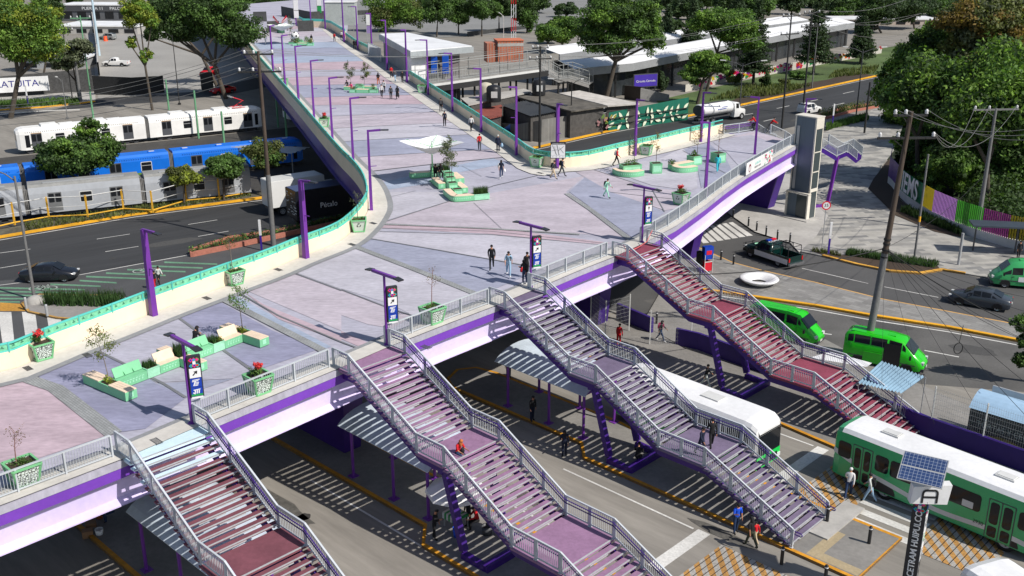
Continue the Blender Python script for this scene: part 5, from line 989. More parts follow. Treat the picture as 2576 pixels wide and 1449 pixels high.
b = MB(); b.box((x1 + .06, 0, .75), (.05, 1.6, .4)); b.build('grille', BLACK, root)
for s_ in (-1, 1): b = MB(); b.box((x1 + .05, s_ * .95, .7), (.1, .3, .22)); b.build('headlight', HEADL, root)
root, x0, x1, W = bus(Vector((21.6, 33.9, 0)), radians(112) + pi, 8.4, 'white roofed bus cut off by the lower right corner', CW, H=2.9); bus_sides(root, x0, x1, W, [('w', x0 + .7 + i * 1.5, x0 + 2.05 + i * 1.5) for i in range(4)])
def pickup(P, rz, label, m, m2, police=False):
 root = thing('pickup_truck', label, 'pickup truck', P, rz)
 S = [(-.55, .4, 1.12, 1.15, .93, .85), (-.45, .38, 1.14, 1.72, .93, .70), (.1, .38, 1.12, 1.80, .94, .70), (.75, .38, 1.1, 1.74, .94, .70), (1.35, .38, 1.08, 1.14, .93, .80), (2.25, .4, 1.02, 1.08, .9, .72), (2.6, .45, .8, .88, .8, .6)]
 R = shell(root, S, m, arches=(1.75,), ar=.40); wheels(root, (-1.5, 1.75), .93, .39, rim=STEEL)
 b = MB()
 for s_ in (-1, 1): b.box((-1.6, s_ * .88, .78), (2.12, .1, .66))
 b.box((-2.66, 0, .78), (.06, 1.84, .66)); b.box((-1.6, 0, .52), (2.1, 1.7, .08)); b.build('load_bed', m if not police else m, root)
 b = MB(); b.box((-2.78, 0, .45), (.2, 1.8, .16)); b.build('rear_bumper', CHROME, root); b = MB(); b.box((2.62, 0, .55), (.2, 1.7, .24)); b.build('front_bumper', BLACK, root)
 for s_ in (-1, 1):
  b = MB(); y = s_ * .936; Q = [(-1.5 + .46 * cos(pi * i / 12), y, .38 + .46 * sin(pi * i / 12)) for i in range(13)]; b.add(Q, [tuple(range(13))]); b.build('wheel_arch', BLACK, root)
  quadpanel(root, 'lower_stripe', -2.6, 1.25, s_ * .945, .45, .92, m2, .02, .006) if police else None
 for j in (2, 6): patch(root, 'side_window', R, 1, 2, j, GLASS, (.1, .92), (.1, .82)); patch(root, 'side_window', R, 2, 3, j, GLASS, (.05, .93), (.1, .82)); patch(root, 'quarter_window', R, 3, 4, j, GLASS, (.05, .5), (.12, .6))
 b = MB(); q = [Vector(R[3][3]), Vector(R[4][3]), Vector(R[4][6]), Vector(R[3][6])]; b.add([v + Vector((.02, 0, .06)) for v in q], [(0, 1, 2, 3)]); b.build('windscreen', GLASS, root)
 for s_ in (-1, 1): b = MB(); b.box((2.52, s_ * .66, .86), (.16, .28, .16)); b.build('headlight', HEADL, root); b = MB(); b.box((-2.69, s_ * .82, .85), (.05, .14, .36)); b.build('tail_light', TAILL, root); b = MB(); b.box((1.0, s_ * 1.04, 1.15), (.12, .2, .16)); b.build('wing_mirror', BLACK, root)
 if police:
  b = MB(); b.box((.25, -.28, 1.90), (.28, .5, .12), 0, 0); b.box((.25, .28, 1.90), (.28, .5, .12), 0, 1); b.build('light_bar', [SRED, BLU], root)
  text_mesh('CDMX', .4, WHITE, root, (-.15, 0, 1.866), (0, 0, pi / 2 + pi), sx=1.2)
  quadpanel(root, 'bonnet_badge', 0, .01, .9, .5, .51, WHITE, .001); b = MB(); b.lathe((1.75, 0, 1.145), [(0, .004), (.3, .0)], 16); b.build('bonnet_badge', PMINT, root)
  b = MB(); H = 1.95
  for s_ in (-.82, .82):
   b.tube((-.75, s_, 1.1), (-.75, s_, H), .03, n=6); b.tube((-2.5, s_, 1.1), (-2.5, s_, H), .03, n=6); b.tube((-.75, s_, H), (-2.5, s_, H), .03, n=6); b.tube((-1.6, s_, 1.1), (-1.6, s_, H), .025, n=6)
  for x in (-.75, -1.6, -2.5): b.tube((x, -.82, H), (x, .82, H), .03, n=6)
  b.tube((-.75, -.82, H), (-1.6, .82, H), .02, n=6); b.tube((-1.6, -.82, H), (-2.5, .82, H), .02, n=6); b.build('bed_frame', BLACK, root)
  b = MB()
  for z in (.55, .8, 1.05): b.tube((2.8, -.75, z), (2.8, .75, z), .035, n=6)
  for s_ in (-.45, .45): b.tube((2.8, s_, .4), (2.78, s_, 1.12), .04, n=6)
  b.build('bull_bar', BLACK, root)
 return root
PG = carpaint('dark_police_green', srgb(10, 42, 38)); P, rz, _ = on_ground((6, 775, 580), (6, 535, 498)); pickup(P + Vector((.4, .8, 0)), rz, 'dark green and white police pickup with light bar and caged bed', PG, CW, True)
P, rz, _ = on_ground((1, 950, 503), (1, 785, 503)); pickup(P + Vector((0, .85, 0)), rz, 'white pickup truck with black roll bar parked by the concrete wall', CW, CW)
def tanker(P, rz):
 root = thing('tanker_lorry', 'white tanker lorry with blue lettering on the avenue beyond the parapet', 'lorry', P, rz)
 b = MB(); n = 20; X = [(-4.3, .2), (-4.25, .9), (-4.05, 1.0), (2.2, 1.0), (2.4, .85), (2.45, .2)]; vs = [(x, 1.22 * k * cos(2 * pi * i / n), 2.05 + .92 * k * sin(2 * pi * i / n)) for x, k in X for i in range(n)]
 b.add(vs, [(j * n + i, j * n + (i + 1) % n, (j + 1) * n + (i + 1) % n, (j + 1) * n + i) for j in range(5) for i in range(n)], 0, True); b.add(vs[:n], [tuple(range(n))], 0); b.build('tank', WHITE, root)
 b = MB(); vs = [(-4.32, 1.1 * cos(2 * pi * i / n), 2.05 + .82 * sin(2 * pi * i / n)) for i in range(n)]; b.add(vs, [tuple(range(n))]); b.build('rear_cap', DGREY, root)
 for x in (-2.4, -.8, .9): b = MB(); vs = [(x + dx, 1.235 * cos(2 * pi * i / n), 2.05 + .935 * sin(2 * pi * i / n)) for dx in (0, .06) for i in range(n)]; b.add(vs, [(i, (i + 1) % n, n + (i + 1) % n, n + i) for i in range(n)]); b.build('tank_band', OFFW, root)
 b = MB(); b.box((-.8, 0, 3.0), (5.2, .5, .06)); b.box((-.9, 0, .85), (7.6, .9, .25)); b.build('walkway_and_chassis', DGREY, root)
 S = [(2.7, .5, 1.6, 2.5, 1.1, 1.0), (2.85, .5, 1.6, 2.65, 1.15, 1.0), (3.7, .5, 1.55, 2.6, 1.15, .98), (4.1, .5, 1.5, 1.75, 1.12, .95), (5.3, .5, 1.35, 1.5, 1.0, .8), (5.5, .55, 1.0, 1.2, .85, .6)]; R = shell(root, S, CW, 'cab')
 for j in (2, 6): patch(root, 'side_window', R, 1, 2, j, GLASS, (.15, .95), (.1, .8))
 b = MB(); q = [Vector(R[2][3]), Vector(R[3][3]), Vector(R[3][6]), Vector(R[2][6])]; b.add([v + Vector((.03, 0, .05)) for v in q], [(0, 1, 2, 3)]); b.build('windscreen', GLASS, root)
 wheels(root, (-3.4, -2.2, 4.4), 1.2, .5, .3, STEEL); text_mesh('AGUA POTABLE', .34, BLU, root, (-.3, -1.2, 2.2), (pi / 2 - .25, 0, 0)) if False else None
 b = MB(); [b.box((-1.2 + k * .32, -1.245, 2.1), (.22, .01, .14)) for k in range(6)]; b.box((.2, -1.21, 2.36), (1.2, .01, .08)); b.build('blue_mark', BLU, root)
tanker_p, rz, _ = on_ground((3, 60, 960), (3, 440, 895)); tanker(tanker_p + Vector((.3, 1.2, 0)), rz)
def box_lorry(P, rz, L, H, label, m, txt=None, deco=False):
 root = thing('box_lorry', label, 'lorry', P, rz); b = MB(); b.box((0, 0, .95 + H / 2), (L, 2.45, H)); b.build('box_body', m, root)
 b = MB(); b.box((0, 0, .95 + H + .02), (L - .1, 2.3, .04)); b.build('box_roof', OFFW if m is not CB else paint('blue_grey_roof', (.06, .08, .16)), root)
 b = MB(); b.box((L / 2 + 1.0, 0, 1.5), (1.7, 2.3, 2.0)); b.build('cab', m, root); b = MB(); b.box((L / 2 + 1.87, 0, 1.9), (.04, 2.0, .8)); b.build('windscreen', GLASS, root)
 b = MB(); b.box((0, 0, .8), (L, 1, .25)); b.build('chassis', DGREY, root); wheels(root, (-L / 2 + 1.2, L / 2 + 1.0), 1.2, .48, .3, STEEL)
 if txt: text_mesh(txt, .75, WHITE, root, (-.3, -1.24, 2.1), (pi / 2, 0, 0))
 if deco:
  b = MB(); rr = random.Random(4)
  for _ in range(26): y, z = rr.uniform(-1.05, 1.05), rr.uniform(1.2, .9 + H - .2); b.box((-L / 2 - .006, y, z), (.01, rr.uniform(.1, .5), rr.uniform(.04, .12)), 0, 0)
  b.build('rear_lettering', OFFW, root)
 return root
P = K(4, 2330, 255, 0); box_lorry(P + Vector((1.6, 1.6, 0)), radians(35), 7.5, 2.9, 'black box lorry with white lettering half hidden by the plaza', CB, 'Pétalo', True)
P = K(4, 2075, 165, 0); box_lorry(P + Vector((1.8, 1.3, 0)), radians(35), 6.0, 2.7, 'white box lorry ahead of the black lorry on the avenue', CW)
def tram(P, rz, nsec, secL, label, m, dark_roof, doorm, H=3.3, style='cream'):
 root = thing('tram', label, 'tram', P, rz); W = 1.28; L = nsec * secL
 for k in range(nsec):
  xa, xb = -L / 2 + k * secL + (.25 if k else 0), -L / 2 + (k + 1) * secL - (.25 if k < nsec - 1 else 0)
  ca = thing('carriage', None, None); adopt(ca, root); b = MB();
  nose0, nose1 = (k == 0 and style != 'grey'), (k == nsec - 1 and style != 'grey')
  sec = lambda x, s_, dz=0: [(x, -W * s_, .55 + dz * .5), (x, -W * s_, 2.6), (x, -W * s_ * .93, H - .25 - dz), (x, -W * s_ * .75, H - dz), (x, W * s_ * .75, H - dz), (x, W * s_ * .93, H - .25 - dz), (x, W * s_, 2.6), (x, W * s_, .55 + dz * .5)]
  R = ([sec(xa, .72, .35), sec(xa + .35, .9, .1)] if nose0 else [sec(xa, 1)]) + [sec(xa + .9, 1), sec(xb - .9, 1)] + ([sec(xb - .35, .9, .1), sec(xb, .72, .35)] if nose1 else [sec(xb, 1)])
  kk = 8; vs = [v for r in R for v in r]
  for i in range(len(R) - 1):
   for j in range(kk - 1): b.add([vs[i * kk + j], vs[(i + 1) * kk + j], vs[(i + 1) * kk + j + 1], vs[i * kk + j + 1]], [(3, 2, 1, 0)], 1 if j in (2, 3, 4) else 0)
  b.add(R[0], [tuple(range(kk))]); b.add(R[-1], [tuple(range(kk))[::-1]]); b.build('body', [m, dark_roof], ca)
  n = int((xb - xa - 1.6) / 2.9); step = (xb - xa - 1.8) / n
  for i in range(n):
   x = xa + .9 + step * (i + .5)
   if i % 2 == 0:
    D_ = thing('door', None, None); adopt(D_, ca)
    for s_ in (-1, 1): quadpanel(D_, 'door_leaf', x - .65, x + .65, s_ * W, .7, 2.62, doorm, .04, .012); quadpanel(D_, 'door_glass', x - .58, x - .06, s_ * W, 1.6, 2.5, GLASS, .08, .02); quadpanel(D_, 'door_glass', x + .06, x + .58, s_ * W, 1.6, 2.5, GLASS, .08, .02)
    if style == 'cream': [quadpanel(D_, 'orange_edge', x - .65, x + .65, s_ * W, 2.64, 2.7, OCHRE, .02, .014) for s_ in (-1, 1)]
   else:
    for s_ in (-1, 1):
     if style != 'cream': quadpanel(ca, 'window_frame', x - .62, x + .62, s_ * W, 1.32, 2.48, OFFW, .12, .010)
     quadpanel(ca, 'side_window', x - .55, x + .55, s_ * W, 1.4, 2.4, GLASS, .1, .02); quadpanel(ca, 'window_bar', x - .53, x + .53, s_ * W, 2.02, 2.06, OFFW, .01, .028)
  if style != 'grey':
   b = MB(); x = xa + 1
   while x < xb - 1: [b.add([(x, s_ * (W * .985 + .012), 2.75), (x + .1, s_ * (W * .985 + .012), 2.83), (x, s_ * (W * .985 + .012), 2.91), (x + .05, s_ * (W * .985 + .012), 2.91), (x + .15, s_ * (W * .985 + .012), 2.83), (x + .05, s_ * (W * .985 + .012), 2.75)], [(0, 1, 2, 3, 4, 5)]) for s_ in (-1, 1)]; x += .26
   b.build('chevron_frieze', DGREY if style == 'cream' else paint('dark_blue_mark', srgb(5, 40, 110)), ca)
  if style == 'cream':
   for x in (xa + secL * .25, xa + secL * .62): b = MB(); b.box((x, 0, H + .12), (1.9, 1.5, .3)); b.build('roof_unit', m, ca); b = MB(); b.box((x + 2.2, 0, H + .06), (1.7, 1.2, .14)); b.build('roof_unit', m, ca)
  elif style == 'blue':
   for i in range(4): x = xa + 1.6 + i * (secL - 3) / 3.2; b = MB(); b.box((x, -.2, H + .05), (.8, .6, .1)); b.box((x, -.2, H + .11), (.6, .42, .03), 0, 1); b.build('roof_vent', [m, OFFW], ca)
  else: b = MB(); b.box(((xa + xb) / 2, -.5, H + .05), (secL * .7, .3, .1)); b.build('roof_duct', STEEL, ca)
  b = MB(); b.box(((xa + xb) / 2, 0, .4), (xb - xa - 2, 2.0, .4)); [b.tube((x + dx, y, .38), (x + dx, y + .12, .38), .38, n=14) for x in (xa + 2, xb - 2) for dx in (-.6, .6) for y in (-1.0, .88)]; b.build('bogie', DGREY, ca)
  if nose0: quadpanel(ca, 'cab_door', xa + .95, xa + 1.5, -W, .9, 2.5, GLASS, .05, .016); b = MB(); b.quad((xa - .02, -.75, 1.7), (xa - .02, .75, 1.7), (xa - .0, .7, 2.6), (xa - .0, -.7, 2.6)); b.build('windscreen', GLASS, ca)
  if nose1: b = MB(); b.quad((xb + .02, -.75, 1.7), (xb + .02, .75, 1.7), (xb, .7, 2.6), (xb, -.7, 2.6)); b.build('windscreen', GLASS, ca); quadpanel(ca, 'cab_door', xb - 1.3, xb - .85, -W, .9, 2.5, GLASS, .05, .016)
 for k in range(nsec - 1): x = -L / 2 + (k + 1) * secL; b = MB(); [b.box((x + dx, 0, 1.85), (.07, 2.3, 2.5)) for dx in (-.2, -.07, .07, .2)]; b.box((x, 0, 1.85), (.5, 2.0, 2.3)); b.build('gangway_bellows', CONCD, root)
 return root
TC = mat('cream_white_tram_paint', (.84, .83, .80), .4, .05, 2); TB_ = mat('blue_tram_paint', srgb(18, 110, 215), .4, .05, 2); TGR = mat('grey_tram_paint', (.40, .42, .45), .5, .07, 2, big=.08); DOORG = paint('tram_door_grey', (.085, .09, .1), .4)
P, rz, D_ = on_ground((1, 150, 1175), (1, 1980, 985)); tr1 = tram(P + Vector((-.6, 1.3, 0)), rz, 2, D_ / 2 + .2, 'cream white tram with red pantograph in the middle of the tracks', TC, TC, DOORG, 3.35)
t = thing('pantograph', None, None); adopt(t, tr1); b = MB(); X = D_ / 2 - 3.2
for p, q in (((X - .6, 0, 3.5), (X + .9, 0, 4.3)), ((X + .9, -.5, 4.35), (X - .7, -.5, 5.0)), ((X + .9, .5, 4.35), (X - .7, .5, 5.0)), ((X - .9, -.7, 3.5), (X + 1.0, -.7, 3.5)), ((X - .9, .7, 3.5), (X + 1.0, .7, 3.5))): b.tube(p, q, .05, n=5)
b.build('lower_arm', SRED, t); b = MB(); b.tube((X - .7, -.95, 5.02), (X - .7, .95, 5.02), .05, n=5); b.tube((X - .95, -.9, 5.02), (X - .95, .9, 5.02), .05, n=5); b.build('contact_strip', OFFW, t)
P, rz, D_ = on_ground((1, -900, 1603), (1, 2150, 1262)); tram(P + Vector((-.4, 1.2, 0)), rz, 3, D_ / 3 + 1.5, 'bright blue tram between the cream and the grey one', TB_, TB_, DOORG, 3.3, 'blue')
P, rz, D_ = on_ground((4, -600, 300), (4, 1750, 52)); tram(P + Vector((-.2, 1.3, 0)), rz, 3, D_ / 3 + 1.2, 'faded light grey tram nearest the yellow posts', TGR, mat('dirty_tram_roof', (.25, .25, .24), .8, .15, 3, big=.2), mat('tram_door_mid_grey', (.16, .165, .17), .5), 3.5, 'grey')
P, rz, D_ = on_ground((1, 2140, 935), (1, 2700, 880)); tram(P + Vector((.5, 1.3, 0)), rz, 1, 13, 'second cream tram mostly hidden under the plaza', TC, TC, DOORG, 3.3)
# ================================================================ buildings, walls, poles
def pY(c, x, y, Y):
 X, Z_ = g(c, x, y); d = _f * FPX + Vector((1, 0, 0)) * (X - 1288) - _u * (Z_ - 724.5); t = Y / d.y; return Vector((d.x * t, Y, CAMZ + d.z * t))
def H2(c, x, y, c2, yt, z=0): return hgt(K(c, x, y, z), g(c2, 0, yt)[1])
def simple(name, b, m, label, cat, group=None, kind=None): return tag(b.build(name, m), label, cat, group, kind)
EH = 10.35; N0 = K(3, 1015, 895, EH); NL = K(3, 885, 860, EH); NR = K(3, 1085, 868, EH); d1 = (NL - N0); d1.z = 0; d2 = (NR - N0); d2.z = 0
L1, L2 = d1.length, d2.length; e = thing('lift_tower', 'tall lift tower with grey glass face and cream side at the end of the plaza', 'lift', (N0.x, N0.y, 0), radians(-48)); L1 = 2.4
a_ = math.atan2(d2.y, d2.x) - math.atan2(-d1.y, -d1.x)
W1, W2 = L1, 1.35
GF = mat('grey_lift_cladding', (.085, .12, .16), .55, .06, 2, spec=.6, stretch=(6, 6, .4), big=.12); LC = paint('lift_cream_frame', (.66, .62, .54), .6); LG = glass_mat('lift_glass', (.06, .075, .08))
b = MB(); b.box((-W1 / 2, W2 / 2, EH / 2 + 1.4), (W1 - .06, W2 - .06, EH - 2.8)); b.build('cladding', GF, e)
b = MB(); [b.box((x, y, EH / 2), (.14, .14, EH)) for x in (-.07, -W1 + .07) for y in (.07, W2 - .07)]; b.box((-W1 / 2, W2 / 2, EH + .05), (W1 + .1, W2 + .1, .1)); b.build('frame', LC, e)
for k, (z0, z1) in enumerate(((.2, 2.9), (3.3, 4.9), (5.0, 6.9), (7.0, 9.2))): b = MB(); b.box((.012, W2 / 2, (z0 + z1) / 2), (.03, W2 - .35, z1 - z0)); b.build('side_window', LG, e)
for z in (4.9, 6.9): b = MB(); b.box((.02, W2 / 2, z + .04), (.05, W2 - .3, .1)); b.build('cross_rail', LC, e)
b = MB(); b.box((.0, W2 / 2, EH - .55), (.05, W2, 1.1)); b.box((.0, W2 / 2, 3.05), (.05, W2, .35)); b.build('side_panel', LC, e)
b = MB(); b.box((-W1 / 2, -.12, 2.72), (W1 + .2, .5, .16)); [b.box((x, -.12, 1.4), (.14, .5, 2.6)) for x in (.03, -W1 - .03)]; b.build('door_surround', LC, e)
b = MB(); b.box((-W1 * .3, -.2, 1.35), (W1 * .5, .05, 2.4), 0, 0); b.box((-W1 * .75, -.2, 1.35), (W1 * .42, .05, 2.4), 0, 1); b.build('lift_door', [LG, GF], e)
b = MB(); b.box((-W1 + .45, -.015, 6.2), (.3, .03, 6.4)); b.build('cable_duct', STEEL, e); b = MB(); b.box((-W1 / 2, 0, .1), (W1 + 1.2, 2.2, .22)); b.build('plinth', CONC, e)
fs = thing('far_staircase', 'folded staircase with purple soffit behind the lift tower', 'staircase', (0, 0, 0)); A0 = K(3, 1050, 1120, 6.6); A1 = K(3, 1160, 1185, 5.3); A2 = K(3, 1240, 1150, 5.3); A3 = K(3, 1310, 1205, 3.6); wv = Vector((1.3, 2.2, 0))
STP = [(A0, A1), (A1, A2), (A2, A3)]
for p, q in STP: b = MB(); b.quad(p, q, q + wv, p + wv, 0); lo = Vector((0, 0, -.4)); b.quad(p + lo, p + wv + lo, q + wv + lo, q + lo, 0); b.quad(p + lo, q + lo, q, p, 0); b.quad(q + wv + lo, p + wv + lo, p + wv, q + wv); b.quad(q + lo, q + wv + lo, q + wv, q); b.build('flight', DPURP, fs)
for s_ in (Vector((0, 0, 0)), wv): R = thing('side_railing', None, None); adopt(R, fs); railing_run(R, [A0 + s_, A1 + s_, A2 + s_, A3 + s_])
b = MB(); b.bar(A1 + wv * .2, Vector((A1.x - .6, A1.y - .5, .2)), .3, .3); b.bar(Vector((A1.x - .6, A1.y - .5, .25)), Vector((A1.x - 2.6, A1.y - 1.2, .2)), .3, .3); b.bar(Vector((A1.x - 2.6, A1.y - 1.2, .2)), Vector((A1.x - 3, A1.y - .6, 5)), .35, .35); b.build('support_frame', PURP, fs)
f2 = thing('corner_stair_railing', 'pale stair railings descending past the far corner of the plaza', 'railing', (0, 0, 0))
for pts in (((3, 530, 985), (3, 620, 1040), (3, 700, 1085)), ((3, 660, 1010), (3, 770, 1060), (3, 830, 1100))): railing_run(f2, [K(*pts[0], ZD), K(*pts[1], ZD - .9), K(*pts[2], ZD - 1.9)])
bn = thing('railing_banner', 'white banner with colourful corner tied to the railing before the lift', 'banner', (0, 0, 0)); P0, P1 = K(3, 455, 1330, ZD + .02), K(3, 655, 1215, ZD + .02); d = P1 - P0; Lb = d.length; bn.location = P0 + Vector((.12, -.1, .08)); bn.rotation_euler.z = math.atan2(d.y, d.x)
b = MB(); b.box((Lb / 2, -.1, .55), (Lb, .02, 1.1)); b.build('sheet', WHITE, bn); text_mesh('LA PELOTA', .3, TURQ, bn, (Lb * .42, -.115, .62), (pi / 2, 0, 0)); text_mesh('VUELVE A CASA', .24, BLACK, bn, (Lb * .42, -.115, .30), (pi / 2, 0, 0)); b = MB(); rr = random.Random(3)
for k in range(30): b.box((Lb * rr.uniform(.68, .98), -.114 - k * .0004, rr.uniform(.1, 1.0)), (rr.uniform(.1, .35), .004, rr.uniform(.06, .2)), 0, k % 4, ('Y', rr.uniform(-1, 1)))
b.build('printed_pattern', [SRED, SGRN, TURQ, SPNK], bn); b = MB(); b.v = []; q = [(Lb * .13 + .3 * cos(2 * pi * i / 16), -.114, .5 + .38 * sin(2 * pi * i / 16)) for i in range(16)]; b.add(q, [tuple(range(16))], 0); q = [(Lb * .13 + .18 * cos(2 * pi * i / 16), -.118, .45 + .24 * sin(2 * pi * i / 16)) for i in range(16)]; b.add(q, [tuple(range(16))], 1); b.build('round_logo', [mat('logo_maroon', srgb(120, 30, 50)), WHITE], bn)
tt = thing('sign_tower', 'tall black sign tower with solar panel and letter A box by the green bus', 'sign', (17.42, 38.45, .13), radians(-30)); TW, TD = .56, .72
b = MB(); b.box((0, 0, 2.65), (TW, TD, 5.3)); b.build('pillar', LAMPB, tt); y = -TD / 2 - .006
text_mesh('CETRAM HUIPULCO', .37, WHITE, tt, (.02, y, 3.17), (pi / 2, -pi / 2, 0), sx=.98, bold=.006)
b = MB(); emblem(b, 0, 4.98, .26, y - .004, 0); b.build('emblem', [SRED, BLU, SGRN, SPNK, SCYN, WHITE], tt)
b = MB()
for k in range(14): b.box((TW / 2 + .008 + .001 * k, random.uniform(-.3, .3), 4.95 + random.uniform(-.25, .25)), (.004, random.uniform(.1, .3), random.uniform(.08, .2)), 0, k % 5)
b.build('side_emblem', [SRED, BLU, SGRN, SPNK, SCYN], tt)
for k, z in enumerate((4.2, 3.45, 2.7)):
 b = MB(); b.box((TW / 2 + .012, 0, z), (.02, TD - .06, .72), 0, 0); b.box((TW / 2 + .026, -.05, z + .12), (.006, .3, .07), 0, 1 + k % 2); b.box((TW / 2 + .026, 0, z - .1), (.006, .4, .1), 0, 1 + k % 2); b.box((TW / 2 + .026, .05, z - .25), (.006, .25, .06), 0, 1); b.build('side_notice', [WHITE, DGREY, SGRN], tt)
b = MB(); [b.box((TW / 2 + .01, -.1 + .07 * (k % 4), 2.0 - .1 * k), (.006, .04, .08)) for k in range(12)]; b.build('side_lettering', OFFW, tt)
AB = thing('letter_box', None, None); adopt(AB, tt); AB.location = (.22, -.16, 5.2); AB.rotation_euler.z = radians(27); b = MB(); V = [(-.75, -.2, 0), (.78, -.2, 0), (.88, -.2, .92), (-.7, -.2, .8), (-.75, .2, 0), (.78, .2, 0), (.88, .2, .92), (-.7, .2, .8)]; b.add(V, [(0, 1, 2, 3), (5, 4, 7, 6), (0, 4, 5, 1), (1, 5, 6, 2), (2, 6, 7, 3), (3, 7, 4, 0)]); b.build('case', WHITE, AB)
b = MB(); P = [(-.28, .06), (-.28, .52)] + [(-.28 + .12 * (1 - cos(a)), .52 + .14 * sin(a)) for a in (.5, 1.0, 1.57)] + [(.2 + .12 * sin(a), .66 - .14 * (1 - cos(a))) for a in (0, .5, 1.0, 1.57)] + [(.32, .06)]
for i in range(len(P) - 1): b.bar((P[i][0], -.212, P[i][1]), (P[i + 1][0], -.212, P[i + 1][1]), .02, .085, 0, up=(0, 0, 1) if abs(P[i][0] - P[i + 1][0]) > .02 else (1, 0, 0))
b.bar((-.28, -.212, .34), (.32, -.212, .34), .02, .08); b.build('letter_a', BLACK, AB)
SP = thing('solar_panel', None, None); adopt(SP, tt); SP.location = (-.12, -.1, 6.62); SP.rotation_euler = (radians(28), 0, radians(0)); m, nt, bs = new_mat('solar_cells'); tc = nt.nodes.new('ShaderNodeTexCoord'); br = nt.nodes.new('ShaderNodeTexBrick'); br.offset = 0; br.inputs['Color1'].default_value = (.02, .045, .13, 1); br.inputs['Color2'].default_value = (.03, .06, .16, 1); br.inputs['Mortar'].default_value = (.35, .4, .5, 1); br.inputs['Scale'].default_value = 1; br.inputs['Brick Width'].default_value = .16; br.inputs['Row Height'].default_value = .16; br.inputs['Mortar Size'].default_value = .006; nt.links.new(tc.outputs['Object'], br.inputs[0]); nt.links.new(br.outputs[0], bs.inputs[0]); bs.inputs['Roughness'].default_value = .35
for y_ in (-.38, .36): b = MB(); b.box((0, y_, 0), (1.8, .74, .04), 0, 0); b.box((0, y_, .012), (1.72, .66, .03), 0, 1); b.build('solar_module', [STEEL, m], SP)
b = MB(); b.tube((0, 0, 5.3), (0, 0, 6.4), .05); b.build('mast', STEEL, tt)
def meshfence(name, pts, z0, h, label, cell=.12):
 t = thing(name, label, 'fence'); b = MB()
 for p in pts: b.box((p.x, p.y, z0 + h / 2), (.07, .07, h))
 b.build('post', OFFW, t) if len(pts) < 2 else None
 if len(pts) > 1:
  first = None
  for p in pts:
   if first is None: bb = MB(); bb.box((0, 0, h / 2), (.07, .07, h)); first = bb.build('post', OFFW, t); first.location = (p.x, p.y, z0)
   else: o = first.copy(); COL.objects.link(o); adopt(o, t); o.location = (p.x, p.y, z0)
 b = MB()
 for p, q in zip(pts, pts[1:]):
  L = (q - p).length; n = int(L / cell); d = (q - p).normalized(); a = math.atan2(d.y, d.x)
  for k in range(1, n): c = p.lerp(q, k / n); b.box((c.x, c.y, z0 + h / 2), (.007, .007, h - .1), a)
  for k in range(int(h / .3) + 1): b.bar((p.x, p.y, z0 + .05 + k * .3), (q.x, q.y, z0 + .05 + k * .3), .008, .008)
 b.build('wire_mesh', STEEL, t); return t
PWM = mat('indigo_wall_paint', srgb(52, 30, 110), .6, .08, 2, big=.15)
WA = [st(-38.9, 57.0)] + [st(-37.2, 57.3), st(-34, 57.0), st(-29, 56.9), st(-25, 56.5), st(-20, 55.6), st(-15, 55.3), st(-8, 55.2)]
b = MB(); b.wall(WA, 0, 1.35, .22); simple('low_wall', b, PWM, 'low indigo wall curving below the crimson staircase towards the kiosks', 'wall')
b = MB(); wb = [st(-45.2, 58.2), st(-41.4, 57.5)]; b.wall(wb, 0, 1.3, .22); simple('low_wall', b, PWM, 'short indigo wall piece behind the person in a red coat', 'wall')
meshfence('mesh_fence', [p + Vector((.1, .1, 0)) for p in resample(WA[5:], 3.0)], 1.35, 2.0, 'white wire mesh fence on the indigo wall in front of the sandwich kiosk')
meshfence('mesh_fence', [K(5, 2330, 1175, 0) + Vector((0, .3, 0)), K(6, 60, 1170, 0), K(6, 200, 1195, 0)], .1, 2.6, 'wire mesh fence panels standing behind the crimson stair frame')
meshfence('mesh_fence', [K(5, 1880, 1010, 0), K(5, 1990, 1110, 0), K(5, 2170, 1060, 0)], .1, 2.9, 'wire mesh fence panels beside the person in a red coat')
kk = st(-15.9, 57.6); k1 = thing('food_kiosk', 'dark food kiosk with pale blue curved roof and painted lettering', 'kiosk', kk, STA); b = MB(); b.box((0, 0, 1.15), (4.6, 2.3, 2.3)); b.build('walls', mat('kiosk_dark_wall', (.05, .055, .055), .6, .2, 4), k1)
b = MB(); n = 10; up = [(-2.35, -1.3 + 2.6 * i / n, 2.3 + .8 * sin(pi * (.05 + .9 * i / n))) for i in range(n + 1)]; up2 = [(2.35, p[1], p[2]) for p in up]; b.strip(up, up2); b.add(up, [tuple(range(n + 1))]); b.add(up2, [tuple(range(n + 1))[::-1]]); b.build('roof', mat('pale_blue_tarpaulin', srgb(160, 190, 215), .5, .06, 3, big=.1), k1)
text_mesh('TORTAS Y CEMITAS', .5, mat('sign_outline', (.35, .36, .32)), k1, (0, -1.17, 1.55), (pi / 2, 0, 0), sx=.82); b = MB(); b.v = []; q = [(-.3 + .95 * cos(2 * pi * i / 20), -1.165, .85 + .28 * sin(2 * pi * i / 20)) for i in range(20)]; b.add(q, [tuple(range(20))]); b.build('painted_roll', mat('roll_ochre', (.25, .2, .05)), k1)
b = MB(); b.box((2.35, -.6, 1.0), (.06, 1.0, 1.7)); b.build('red_panel', SRED, k1); b = MB(); b.box((-.2, 1.5, 2.7), (3.8, .1, .5)); b.build('roof_board', STEEL, k1)
